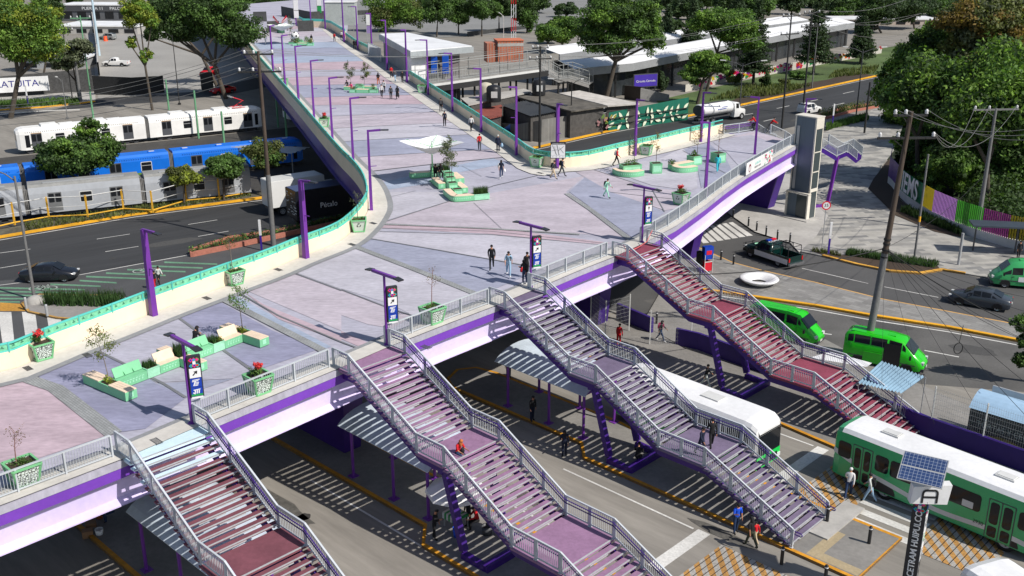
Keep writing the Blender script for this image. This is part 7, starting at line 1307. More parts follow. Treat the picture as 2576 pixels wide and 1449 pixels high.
for x, y, z, r_, m_, lab in ((1090, 745, 4.2, 1.0, mat('beige_tank', (.5, .46, .36)), 'beige water tank on the pale annex'), (1150, 765, 4.2, 1.05, BLACK, 'black water tank with a white painted mark'), (1490, 715, 4.0, 1.0, BLACK, 'black water tank beside the black utility pole')):
 P = K(2, x, y, z); t = thing('water_tank', lab, 'water tank', P); b = MB(); b.lathe((0, 0, 0), [(r_, 0), (r_, 1.9), (r_ * .8, 2.2), (r_ * .3, 2.35), (0, 2.36)], 18); b.build('tank', m_, t)
 if m_ is BLACK: b = MB(); b.box((.1, -r_ - .01, 1.1), (.9, .03, .9)); b.build('white_mark', OFFW, t)
b = MB(); b.add([K(2, 1225, 968, 2), K(2, 1275, 935, 3.4), K(2, 1275, 1000, 0)], [(0, 1, 2)]); simple('blue_tarpaulin', b, paint('blue_tarp', srgb(25, 90, 200)), 'bright blue tarpaulin behind the parapet below the corrugated shed', 'tarpaulin')
t = thing('tram_shelter', 'shelter with pale corrugated roof under the plaza edge', 'shelter'); corrugated([K(1, 1740, 1110, 3.4), K(1, 1870, 1095, 3.4), K(1, 2340, 1110, 3.4), K(1, 2200, 1160, 3.4)], 0, .5, STEEL, 'roof', '', '', .06, t); b = MB(); [b.tube((p.x, p.y, 0), p, .06, n=6) for p in (K(1, 1800, 1110, 3.3), K(1, 2200, 1150, 3.3))]; b.build('column_pair', STEEL, t)
def hall(name, c, near, wd, z, label, fasc=1.3):
 L = [K(c_, x, y, z) for c_, x, y in near]; t = thing(name, label, 'station'); fr = offset(L, wd); b = MB(); n = len(L)
 mid = offset(L, wd * .5); b.strip(L, [Vector((p.x, p.y, z + .9)) for p in mid]); b.strip([Vector((p.x, p.y, z + .9)) for p in mid], [Vector((p.x, p.y, z)) for p in fr]); b.build('roof', WHITE, t)
 b = MB(); b.wall(L, z - fasc, z - .02, .2); b.build('fascia', mat('hall_grey_fascia', (.28, .29, .30), .6), t); b = MB(); b.wall(offset(L, 1.5), 0, z - fasc, .3); b.build('glazed_front', mat('hall_dark_glazing', (.03, .035, .04), .2, .4, .5), t)
 for p in resample(L, 9): b = MB(); b.box((p.x, p.y + .8, z / 2), (.35, .35, z)); b.build('column', POLED, t)
hall('station_roof', 3, [(2, 1760, 520), (2, 2200, 478), (3, 0, 405), (3, 450, 320), (3, 900, 235), (3, 1300, 170)], 9, 5.6, 'long near station hall with white roof and grey fascia beyond the lawn')
hall('station_roof', 3, [(2, 1650, 410), (2, 2130, 345), (3, 0, 285), (3, 450, 218), (3, 950, 150)], 9, 5.8, 'long far station hall with white roof behind the first')
mw, Pm, Hm = upwall('mural_wall', 3, [(20, 695), (350, 612), (620, 572), (1000, 497), (1500, 402)], [640, 560, 510, 440, 355], 'low wall with a colourful flower mural along the lawn', mat('mural_ground', (.5, .47, .42), .8), .3)
rr = random.Random(12); MC = [SRED, SGRN, paint('mural_orange', srgb(230, 110, 30)), paint('mural_yellow', srgb(220, 190, 40)), paint('mural_purple', srgb(140, 60, 150)), SPNK]
for kk_ in range(6):
 b = MB()
 for k in range(18):
  i = rr.randrange(4); p = Pm[i].lerp(Pm[i + 1], rr.random()); r_ = rr.uniform(.3, .8); z = rr.uniform(.4, 1.5); ph_ = rr.random() * 6; b.add([(p.x + r_ * cos(a) * (1 + .4 * sin(3 * a + ph_)) * .8, p.y - .05 - .002 * k - .01 * kk_, z + r_ * .6 * sin(a)) for a in [2 * pi * j / 9 for j in range(9)]], [tuple(range(9))])
 b.build('mural_motif', MC[kk_], mw)
P = K(2, 2290, 720, 0); t = thing('billboard', 'purple station billboard behind a brown gate', 'billboard', P, radians(25)); b = MB(); b.box((0, 0, 2.6), (4.9, .2, 2.3), 0, 0); b.box((0, -.12, 2.6), (4.6, .06, 2.0), 0, 1); b.build('board', [DGREY, paint('board_purple', srgb(70, 50, 160))], t); text_mesh('Circuito Cerrado', .55, WHITE, t, (0, -.17, 2.5), (pi / 2, 0, 0)); b = MB(); [b.tube((x, 0, 0), (x, 0, 1.6), .1) for x in (-2, 2)]; b.build('legs', DGREY, t)
upwall('board_gate', 2, [(2135, 745), (2255, 765)], [645, 655], 'tall brown board gate beside the purple billboard', mat('brown_boards', (.06, .045, .035)), .15, 'gate'); upwall('concrete_wall', 2, [(2255, 765), (2470, 760)], [665, 715], 'pale concrete wall right of the brown gate', CONCD, .2)
upwall('stone_wall', 1, [(-300, 745), (0, 735), (400, 705), (700, 690)], [600, 580, 545, 520], 'dark stone wall under the lettered banner', mat('dark_stone', (.07, .07, .07), .95, .4, 3))
P = K(1, 200, 722, 0); bt = thing('wall_banner', 'white banner with blue letters on the dark stone wall', 'banner'); p0, p1 = K(1, -250, 742, 0), K(1, 398, 706, 0); hh = hgt(p1, g(1, 0, 560)[1]); d = p1 - p0; bt.location = p0 + Vector((.3, -1.6, 0)); bt.rotation_euler.z = math.atan2(d.y, d.x); b = MB(); b.box((d.length / 2, 0, hh - 1.3), (d.length, .06, 2.5)); b.build('sheet', WHITE, bt); text_mesh('NAL GRATUITA', 1.55, paint('banner_blue', srgb(40, 40, 130)), bt, (d.length - 1.6, -.05, hh - 1.2), (pi / 2, 0, 0), align='RIGHT', sx=1.1)
upwall('black_barrier', 1, [(712, 715), (1000, 718), (1238, 700)], [572, 585, 572], 'black sheet barrier closing the car park', paint('black_sheet', (.018, .018, .019), .6, var=.3), .1, 'barrier'); upwall('black_barrier', 1, [(1520, 680), (1610, 690)], [545, 545], 'small black sheet barrier beside the red cars', MATS['black_sheet'], .1, 'barrier')
upwall('boundary_wall', 1, [(745, 575), (735, 420), (705, 200), (690, 100)], [470, 330, 120, 40], 'pale boundary wall at the left of the car park', CONC, .5)
P = K(1, 798, 310, 0); b = MB(); b.lathe((0, 0, 0), [(.55, 0), (.5, .3), (.42, .35), (.4, 1.2), (0, 1.25)], 14); o = b.build('traffic_barrel', paint('barrel_orange', srgb(235, 80, 30))); o.location = P; tag(o, 'orange traffic barrel in front of the silver estate car', 'barrel')
def boxb(name, c, x, y, yt, w, dp, label, m, mr=None, rz=0, txt=None, z=0, ts=2.6):
 P = K(c, x, y, z); H_ = hgt(P, g(c, 0, yt)[1]); t = thing(name, label, 'building', P, rz); b = MB(); b.box((w / 2, dp / 2, H_ / 2), (w, dp, H_)); b.build('wall', m, t); b = MB(); b.box((w / 2, dp / 2, H_ + .15), (w + .6, dp + .6, .3)); b.build('roof', mr or WHITE, t)
 n = max(2, int(w / 4))
 for k in range(n): b = MB(); b.box(((k + .5) * w / n, -.03, H_ * .42), (w / n * .62, .1, H_ * .5)); b.build('window', GLASS, t)
 if txt: b = MB(); b.box((w / 2, -.15, H_ - .9), (w, .1, 1.7)); b.build('sign_band', DGREY, t); text_mesh(txt, ts, WHITE, t, (w / 2, -.25, H_ - .9), (pi / 2, 0, 0), sx=1.1)
 return t
boxb('gate_building', 1, 470, 160, 40, 34, 10, 'long grey building with a lettered sign band and bright roof at the top left', mat('grey_facade', (.10, .105, .115)), WHITE, radians(-2), 'PUERTA 11     PALCOS        ZONA', ts=1.25); boxb('white_hall', 1, 440, 255, 200, 22, 14, 'white roofed hall behind the left trees', CONC, WHITE, radians(-3)); boxb('white_marquee', 1, 150, 520, 455, 13, 8, 'white marquee with steel frame behind the lettered banner', STEEL, WHITE, radians(4))
STN = mat('grey_stone_terrace', (.22, .22, .215), .95, .2, 1.2, stretch=(.4, 1.8, 1), big=.14, bigscale=.05)
sheet('stone_plaza', [K(2, 60, 330, 0), K(2, 1150, 260, 0), K(2, 1800, 190, 0), K(3, -300, 90, 0), K(3, -300, -20, 0), K(2, -700, -30, 0), K(1, 1500, 60, 0), K(1, 1700, 150, 0)], .05, STN)
b = MB(); T0 = [K(1, 1250, 100, ZD), K(1, 1900, 60, ZD), K(2, 500, -10, ZD)]
for c, pts, tp, lab in ((1, [(1915, 170), (2015, 165)], [125, 122], 'dark panel fence left of the far funnel canopy'), (1, [(2125, 120), (2350, 175), (2560, 160)], [82, 108, 98], 'dark panel fence behind the far turquoise wall'), (1, [(2250, 240), (2370, 235)], [180, 182], 'dark fence panels near the far benches'), (2, [(0, 120), (1400, 60)], [85, 20], 'long dark fence on the stone plaza behind the trees'), (2, [(950, 275), (1500, 205), (1780, 160)], [240, 180, 140], 'long dark fence along the near edge of the stone plaza')): upwall('panel_fence', c, pts, tp, lab, mat('dark_panel_fence', (.05, .052, .052), .7, .4, 2), .1, 'fence') if c == 2 else None
for pts, lab in ((((1, 1915, 165), (1, 2015, 162)), 'dark panel fence left of the far funnel canopy'), (((1, 2125, 118), (1, 2350, 165), (1, 2560, 150)), 'dark panel fence behind the far turquoise wall'), (((1, 2250, 240), (1, 2370, 236)), 'dark fence panels near the far benches'), (((1, 2020, 245), (1, 2110, 240)), 'dark fence panels beside the winged sculpture')): b = MB(); b.wall([Vector((p.x, p.y, 0)) for p in [K(*a, ZD) for a in pts]], ZD, ZD + 2.2, .06); simple('panel_fence', b, mat('dark_panel_fence', (.05, .052, .052), .7, .4, 2), lab, 'fence')
fwl = [K(*a, ZD) for a in ((1, 2236, 175), (1, 2290, 205), (1, 2440, 210), (1, 2500, 225), (1, 2570, 270), (2, 30, 290))]; t = thing('far_parapet', 'curving far parapet with turquoise rail at the end of the plaza', 'parapet'); L_ = [Vector((p.x, p.y, 0)) for p in fwl]; b = MB(); b.wall(L_, ZD, ZD + 1.3, .2); b.build('wall', CREAM, t); b = MB(); b.wall(L_, ZD + 1.3, ZD + 1.8, .1); b.build('rail', TURQ, t)
P = K(1, 2520, 190, ZD); t = thing('grey_kiosk', 'plain grey box kiosk at the far right end of the plaza', 'kiosk', P); b = MB(); b.box((1.5, 1.5, 2.4), (6.5, 4, 4.8)); b.build('walls', mat('kiosk_grey', (.38, .41, .40)), t); b = MB(); b.box((1.5, 1.5, 4.9), (6.8, 4.3, .2)); b.build('roof', WHITE, t)
for x, y, lab, c_ in ((2225, 200, 'white feather flag at the far end', WHITE), (2398, 160, 'white and green feather flag at the far end', SGRN), (2750 - 80, 235, 'green printed feather flag by the far parapet', mat('flag_green', srgb(110, 170, 140))), (2770, 320, 'purple printed feather flag by the far parapet', mat('flag_purple', srgb(150, 130, 180)))):
 c = 1 if x < 2576 else 2; P = K(c, x if c == 1 else x - 2576, y, ZD if c == 1 else ZD - 2); t = thing('feather_flag', lab, 'flag', P); b = MB(); b.tube((0, 0, 0), (0, 0, 5.6), .05); b.build('pole', STEEL, t); b = MB(); b.box((.5, 0, 4.4), (1.0, .03, 2.2), 0, 0); b.box((.5, 0, 2.6), (1.0, .03, 1.6), 0, 1); b.build('cloth', [WHITE, c_], t)
t = thing('roadside_shelter', 'dark flat roofed roadside shelter in front of the coloured fence', 'shelter', K(6, 2160, 470, .1), radians(-10)); b = MB(); b.box((4.2, .6, 2.75), (8.5, 2.0, .14)); b.build('roof', mat('dark_blue_grey_roof', (.05, .065, .085), .5), t)
for x in (.6, 4.2, 7.8): b = MB(); b.box((x, 1.2, 1.35), (.12, .12, 2.7)); b.build('post', DGREY, t)
root, x0, x1, W = bus(K(3, 875, 62, 0) + Vector((0, 4, 0)), radians(-93), 9, 'small green fronted bus far away at the top edge', GRB); b = MB(); b.quad((x1 + .02, -1.0, 1.2), (x1 + .02, 1.0, 1.2), (x1 - .1, 1.05, 2.5), (x1 - .1, -1.05, 2.5)); b.build('windscreen', GLASS, root)
boxb('far_building', 3, 700, 10, -60, 60, 20, 'pale flat building at the very top behind the far bus', OFFW); boxb('far_building', 3, 1150, 190, 150, 30, 10, 'low pinkish building right of the station halls', mat('pinkish_wall', (.45, .38, .33))); boxb('far_building', 3, 2480, 430, 385, 30, 18, 'low grey roofed building at the right edge among trees', CONCD, CONC, radians(-20))
# ================================================================ trees and shrubs
def tree(c, bx, by, crowns, col, label, n=5000, leaf=.2, trunk=.22, fork=.45, name='tree', cat='tree', bark=None, z0=0.0, dsp=.8, group=None, zb=None):
 """crowns: (x, y, rx, ry) ellipses seen in the photograph, stood up at the depth of the trunk foot"""
 P = K(c, bx, by, z0); root = thing(name, label, cat, P, 0, group); C, R, cen = [], [], []
 for (x, y, rx, ry) in crowns:
  rx *= 1.13; ry *= 1.13
  q = pY(c, x, y, P.y) - P; e_ = pY(c, x + rx, y, P.y) - P; f = pY(c, x, y - ry, P.y) - P; wx, wz = (e_ - q).length, (f - q).length * 1.0; cen.append((q, wx, wz)); m = max(12, int(34 * (rx * ry) ** .5 / 120))
  for _ in range(m):
   d = Vector((random.gauss(0, 1), random.gauss(0, 1), random.gauss(0, 1))).normalized() * random.uniform(.35, .86); r = random.uniform(.24, .42)
   C.append(q + Vector((d.x * wx, d.y * wx * dsp, d.z * wz))); R.append((wx * r, wx * r, wz * r * .85))
 top = sum((q for q, _, _ in cen), Vector((0, 0, 0))) / len(cen); b = MB(); fk = top * fork; fk.z = max(1.2, top.z * fork); b.tube((0, 0, 0), fk, trunk, trunk * .8, 8)
 for q, wx, wz in cen:
  b.tube(fk, q - Vector((0, 0, wz * .35)), trunk * .7, trunk * .35, 6)
  for _ in range(4): e_ = q + Vector((random.uniform(-.6, .6) * wx, random.uniform(-.5, .5) * wx, random.uniform(-.2, .6) * wz)); b.tube(q - Vector((0, 0, wz * .35)), e_, trunk * .32, trunk * .08, 5)
 b.build('trunk', bark or BARK, root); cols = col if isinstance(col, tuple) else (col,)
 for k, cc in enumerate(cols):
  sel = [i for i in range(len(C)) if i % len(cols) == k]; leaves('crown', [C[i] for i in sel], [R[i] for i in sel], int(n * 2.5) // len(cols), leaf * .92, LEAF[cc], root, .35, .45)
 return root
def conifer(c, bx, by, ty, wpx, label, n=4500, leaf=.22):
 P = K(c, bx, by, 0); H_ = hgt(P, g(c, 0, ty)[1]); w_ = (pY(c, bx + wpx, by, P.y) - P).length; root = thing('conifer', label, 'conifer', P, 0, 'conifers on the lawn'); w_ *= 1.25; n *= 2; b = MB(); b.tube((0, 0, 0), (0, 0, H_), .3, .05, 8); C, R = [], []
 for k in range(26):
  f = .18 + .8 * k / 25; r = w_ * (1.05 - f) * (1.0 if k % 2 else .8) + .3
  for j in range(7): a = j * 2 * pi / 7 + k * .7 + random.uniform(-.3, .3); rr_ = r * random.uniform(.5, .95); e_ = Vector((cos(a) * rr_, sin(a) * rr_, f * H_ - rr_ * .12)); b.tube((0, 0, f * H_), e_, .05, .02, 4) if j % 2 else None; C.append(e_ * 1.0); R.append((r * .34, r * .34, .28)); C.append(Vector((e_.x * .55, e_.y * .55, e_.z))); R.append((r * .3, r * .3, .25))
 b.build('trunk', BARK, root); leaves('crown', C, R, n, leaf, LEAF['pine'], root, .1, .3); return root
tree(1, 80, 895, ((190, 260, 250, 190), (330, 350, 190, 120), (120, 400, 110, 80), (60, 120, 200, 150), (300, 130, 160, 130)), ('mid', 'bright', 'yellow'), 'big feathery tree leaning over the lettered banner at the left edge', 15000, .2, .42, .5)
tree(1, 330, 560, ((380, 60, 110, 110), (430, 110, 60, 60)), 'dark', 'dark green tree behind the big feathery tree', 4000, .25)
tree(1, 1150, 832, ((1050, 100, 130, 110), (960, 60, 70, 60), (1140, 170, 60, 50), (1110, 430, 55, 55), (990, 330, 55, 50)), ('yellow', 'bright'), 'tall thin tree with yellow green crown before the black barrier', 5200, .19, .22, .55)
tree(1, 1705, 745, ((1480, 110, 230, 170), (1250, 190, 130, 120), (1780, 230, 190, 130), (1650, 60, 200, 110), (1380, 280, 90, 60)), ('dark', 'dark', 'mid'), 'huge dark shade tree with two trunks beside the plaza girder', 16000, .24, .42, .45)
tree(1, 1640, 655, ((1230, 60, 120, 100), (1140, 250, 70, 90), (1750, 40, 140, 70)), 'dark', 'leaning dark tree behind the huge shade tree', 6000, .24, .35, .45)
tree(1, 600, 765, ((600, 350, 90, 80), (540, 430, 100, 80), (470, 480, 100, 50)), 'dusty', 'dusty green tree behind the lattice pole', 3500, .22, .2)
tree(1, 620, 1490, ((560, 1160, 270, 140), (780, 1130, 130, 110), (420, 1230, 140, 80), (690, 960, 100, 60)), ('mid', 'bright', 'dark'), 'broad leafy tree between the cream and the blue tram', 12000, .17, .2, .35)
tree(1, 1990, 1449 + 42, ((1980, 1150, 130, 105), (2060, 1180, 80, 70)), ('olive', 'mid'), 'rounded olive green tree in front of the tram shelter', 4200, .15, .14); tree(1, 1690, 1449 + 72, ((1690, 1260, 140, 95),), 'mid', 'mid green round bush tree above the grey tram', 4000, .15, .14)
tree(4, 1390, 105, ((1390, -130, 110, 90),), ('olive', 'yellow'), 'yellowish bush tree beside the banana plant', 2600, .14, .12)
P = K(1, 1090, 1449 + 40, 0); t = thing('banana_plant', 'banana plant with big split leaves in front of the grey tram', 'banana plant', P); b = MB(); b.tube((0, 0, 0), (0, 0, 2.4), .14, .09, 8); b.build('stem', MATS['olive_stem'] if 'olive_stem' in MATS else mat('olive_stem', (.12, .13, .05)), t)
for k in range(8):
 a = k * 2 * pi / 8 + .3; L = random.uniform(1.5, 2.2); b = MB(); P_ = [Vector((cos(a) * L * u, sin(a) * L * u, 2.3 + 1.3 * u - 1.5 * u * u)) for u in [i / 6 for i in range(7)]]; n = Vector((-sin(a), cos(a), 0)); wd = [0.04, .22, .3, .32, .28, .2, .03]; b.strip([p + n * w_ for p, w_ in zip(P_, wd)], [p - n * w_ for p, w_ in zip(P_, wd)]); b.build('leaf', LEAF['fresh'], t)
P = K(4, 960, 20, 0); sapling('shrub', 'ragged shrub beneath the banana plant', P, 2.2, LEAF['fresh'], (0, 0), 500, .8, .1, 'shrub', .14, BARK)
def bed(name, label, pts, n, h, m, w=.04): b = blades(name, pts, h, m, None, w, .3); tag(b, label, 'planting', kind='stuff'); return b
def scatter(q, n):
 out = []
 for _ in range(n): u, v = random.random(), random.random(); out.append(q[0].lerp(q[1], u).lerp(q[3].lerp(q[2], u), v))
 return out
bed('tall_grasses', 'tall dark grasses on the traffic island', scatter([K(4, 320, 860, .14), K(4, 880, 870, .14), K(4, 960, 800, .14), K(4, 340, 800, .14)], 700), 0, .95, IRIS, .045)
bed('agapanthus', 'agapanthus leaves in the roadside planting bed', scatter([K(6, 1230, 480, .15), K(6, 1900, 575, .15), K(6, 1940, 545, .15), K(6, 1250, 450, .15)], 900), 0, .6, IRIS, .045); bed('agapanthus', 'thin plants beside the speed sign post', scatter([K(6, 970, 450, .15), K(6, 1200, 490, .15), K(6, 1180, 462, .15), K(6, 980, 430, .15)], 130), 0, .4, LEAF['olive'])
bed('hedge_plants', 'low hedge plants along the coloured fence', scatter([K(6, 1640, 150, .15), K(6, 2100, 330, .15), K(6, 2080, 290, .15), K(6, 1700, 130, .15)], 700), 0, .7, LEAF['dark'], .08)
bed('border_plants', 'low plants along the plaza path', scatter([K(3, 1080, 985, .15), K(3, 1400, 905, .15), K(3, 1390, 870, .15), K(3, 1090, 950, .15)], 900), 0, .7, LEAF['mid'], .1); bed('verge_weeds', 'weeds along the yellow kerb beside the trams', scatter([K(4, 200, 290, .2), K(4, 1900, 30, .2), K(4, 1880, -10, .2), K(4, 180, 230, .2)], 1500), 0, .35, LEAF['olive'], .06)
bed('lawn_plants', 'yuccas and agapanthus clumps on the avenue lawn', scatter([K(3, 200, 760, .05), K(3, 700, 720, .05), K(3, 1000, 640, .05), K(3, 500, 640, .05)], 900) + scatter([K(3, 1100, 590, .05), K(3, 1450, 555, .05), K(3, 1480, 500, .05), K(3, 1150, 540, .05)], 500), 0, .7, LEAF['olive'], .12)
bed('verge_flowers', 'plants on the verge by the stone wall', scatter([K(1, 0, 812, .1), K(1, 600, 790, .1), K(1, 600, 750, .1), K(1, 0, 770, .1)], 900), 0, .7, LEAF['mid'], .12)
tree(2, 290, 240, ((300, 90, 150, 120), (470, 70, 150, 110), (560, 130, 90, 80)), ('olive', 'bright', 'mid'), 'olive green tree behind the station hall roof', 8500, .26, .3, .4)
for k, (bx, by, cr, lab) in enumerate(((720, 280, ((730, 60, 110, 110),), 'first dark tree right of the olive tree on the stone plaza'), (885, 262, ((880, 70, 120, 110),), 'dark tree with thin forked stems above the footbridge'), (1060, 275, ((1060, 50, 110, 90),), 'dark forked tree left of the radio mast'), (1190, 240, ((1190, 40, 90, 100),), 'dark tree just behind the radio mast'), (1400, 250, ((1380, 90, 110, 130), (1430, 160, 60, 80)), 'dark tree right of the radio mast'))): tree(2, bx, by, cr, ('dark', 'mid'), lab, 4500, .28, .22, .35, z0=0)
tree(2, 1990, 775, ((2000, 110, 210, 120), (2340, 290, 120, 110), (2150, 50, 200, 90), (2200, 170, 180, 130), (1880, 260, 130, 90), (2330, 180, 100, 130), (2060, 330, 190, 90)), ('mid', 'bright', 'dark'), 'big bright green tree rising between the sheds and the stations', 19000, .22, .42, .55)
tree(2, 1700, 400, ((1700, 220, 150, 95), (1540, 250, 90, 80)), ('bright', 'mid'), 'bright green tree behind the footbridge stairs', 6500, .24, .25); tree(2, 1890, 690, ((1890, 610, 80, 80), (1930, 520, 60, 60)), 'dark', 'dark bushy tree beside the big trunk', 3500, .22, .15)
tree(3, 110, 785, ((180, 470, 145, 90), (90, 560, 100, 60), (275, 490, 85, 75)), ('bright', 'mid'), 'bright round tree on the lawn behind the tanker', 8500, .19, .3, .6); tree(3, 180, 690, ((310, 180, 215, 115), (450, 300, 130, 100), (180, 130, 110, 75)), ('bright', 'mid', 'mid'), 'clipped broad tree with layered crown over the station roof', 11000, .22, .28, .6)
for bx, by, ty, w_, lab in ((530, 645, -60, 130, 'tall conifer in front of the mural wall'), (985, 560, -80, 140, 'tall conifer beside the dark utility poles'), (1340, 480, 120, 110, 'conifer near the end of the mural wall'), (60, 500, -30, 110, 'dark conifer behind the clipped tree'), (400, 330, -120, 110, 'tall dark conifer behind the station roofs'), (2450 - 2576, 480, 30, 80, 'dark conifer left of the clipped tree')): conifer(3, bx, by, ty, w_, lab)
for x, y, rx, ry, c_, lab in ((390, 640, 60, 55, 'olive', 'grey green bush by the mural wall'), (625, 660, 45, 55, 'dark', 'dark pointed shrub by the mural wall'), (870, 600, 70, 35, 'mid', 'low spreading shrub on the lawn'), (-150, 690, 50, 80, 'pine', 'small conifer by the pale concrete wall'), (760, 640, 50, 25, 'olive', 'low round shrub between two dark poles')): tree(3, x, y, ((x, y - ry, rx, ry),), c_, lab, 1500, .16, .08, .3, 'shrub', 'shrub')
tree(3, 1690, 940, ((1760, 480, 210, 170), (1930, 330, 190, 170), (1620, 700, 180, 140), (1880, 680, 210, 150), (1680, 860, 190, 110), (1560, 560, 90, 80)), ('mid', 'dark', 'bright'), 'massive dark green tree overhanging the end of the avenue', 26000, .25, .4, .35)
tree(3, 2330, 1000, ((2230, 130, 260, 170), (2450, 300, 200, 190), (2180, 400, 190, 140), (2500, 80, 180, 120), (2420, 560, 180, 110)), ('olive', 'rust', 'dusty', 'olive'), 'tall rusty brown and olive tree at the upper right', 24000, .26, .4, .4)
tree(3, 2120, 1130, ((2080, 660, 170, 120), (2250, 700, 160, 110), (1900, 860, 150, 110), (2080, 870, 170, 130)), ('bright', 'mid'), 'brighter green tree in front of the massive dark one', 17000, .21, .3, .4)
for k, (bx, by, cr, lab) in enumerate(((1830, 1330, ((1790, 1080, 190, 150), (1950, 1120, 180, 150), (1720, 1230, 120, 90)), 'dark tree at the bend of the coloured fence'), (2260, 1400, ((2230, 930, 220, 170), (2380, 1130, 220, 180), (2200, 1150, 170, 120)), 'dark tree behind the magenta fence panels'), (2570, 1470, ((2560, 850, 230, 230), (2540, 1150, 220, 220), (2480, 1360, 200, 110)), 'very dark tree at the right edge behind the fence'), (2060, 1460, ((2020, 1220, 190, 120), (2200, 1330, 210, 120), (1890, 1330, 150, 100)), 'dark tree behind the green fence panel'), (2500, 760, ((2480, 600, 200, 150),), 'dark tree in front of the low grey roofed building'), (2420, 1449, ((2400, 1330, 200, 120), (2560, 1420, 170, 90)), 'low dark tree just behind the yellow fence slats'))): tree(3, bx, by, cr, ('mid', 'dark', 'mid', 'bright'), lab, 14000, .23, .3, .3)
for k, (bx, by, cr, lab) in enumerate(((1500, 250, ((1480, 60, 160, 120), (1380, 200, 90, 90)), 'dark tree left of the far pinkish building'), (1750, 220, ((1720, 60, 180, 100),), 'dark tree beyond the avenue bend'), (1000, 60, ((1020, 0, 120, 60),), 'dark tree at the top edge beside the far bus'), (640, 90, ((560, 20, 120, 70),), 'dark tree at the top edge left of the far bus'), (1250, 110, ((1240, 20, 100, 70),), 'dark tree at the top edge right of the far bus'), (-60, 60, ((-60, 10, 130, 70),), 'dark tree at the top edge above the clipped tree'), (2050, 120, ((2000, 30, 160, 80),), 'dark tree at the very top behind the rusty tree'))): tree(3, bx, by, cr, ('dark', 'pine'), lab, 5000, .32, .3, .4)
bt = tree(6, 2750, 1449, ((2560, 980, 80, 60), (2600, 1130, 90, 60), (2560, 1260, 60, 60), (2700, 1050, 120, 150)), ('dark', 'mid'), 'branches of a dark tree reaching in at the right edge above the van street', 3500, .13, .2, .5)
tree(1, 2050, 60, ((2100, -10, 130, 45), (1900, 20, 120, 40)), ('dark', 'mid'), 'dark tree at the top edge above the far plaza', 3500, .3, .2, .4)
for wx, wy, h, r_, lab in ((49, 103, 11.5, 5, 'tall loose crowned tree inside the park beyond the coloured fence'), (54, 112, 13, 5.5, 'second tall loose crowned tree inside the park'), (47, 117, 11, 4.5, 'tall loose crowned tree nearest the avenue end of the park')):
 a_, c_ = px((wx, wy, 0)), px((wx, wy, h)); q = 3 * r_ * FPX / wy; tree(1, 3 * a_[0], 3 * a_[1], ((3 * c_[0], 3 * c_[1], q, q * .8), (3 * c_[0] - q * .7, 3 * c_[1] + q * .3, q * .6, q * .5)), ('mid', 'dark', 'bright'), lab, 5000, .26, .3, .5)
k = 0
for c, x, y in ((2, 1250, 120), (2, 1480, 100), (2, 640, 130), (2, 1000, 110), (2, 1700, 130), (2, 1950, 90), (2, 1560, 330), (2, 1640, 250), (2, 2480, 250), (2, 2540, 140), (3, 40, 150), (3, 560, 130), (3, 820, 110), (3, 1180, 150), (1, 330, 60), (1, 560, 50), (1, 100, 80), (2, 2330, 120), (2, 2500, 90), (3, 180, 75), (3, 330, 110), (3, 760, 60), (3, 1130, 120), (3, 1350, 140), (3, 1560, 130), (3, 1680, 180), (3, 1800, 120), (3, 1950, 150), (3, 2150, 130), (3, 2350, 120), (3, 1450, 90), (3, 480, 60), (1, 1500, 60), (1, 1750, 50)):
 rx = random.uniform(90, 130) * (.75 if c < 3 else 1); tree(c, x, y, ((x, y - rx * .95, rx, rx * .7), (x + random.uniform(-60, 60), y - rx * .75, rx * .7, rx * .6)), ('dark', 'mid') if k % 2 else ('dark', 'pine'), 'dark tree in the far tree belt along the top edge', 2600, .4, .3, .4, group='far tree belt along the top edge'); k += 1
q = [Vector((45.5, 103, 0)), Vector((48.5, 93.5, 0)), Vector((66, 88, 0)), Vector((70, 130, 0))]; cs = [c + Vector((0, 0, random.uniform(.4, 2.4))) for c in scatter(q, 150)]; o = leaves('undergrowth', cs, [1.5] * len(cs), 26000, .2, LEAF['dark'], None, .3); tag(o, 'dark undergrowth filling the park behind the coloured fence', 'undergrowth', kind='stuff')
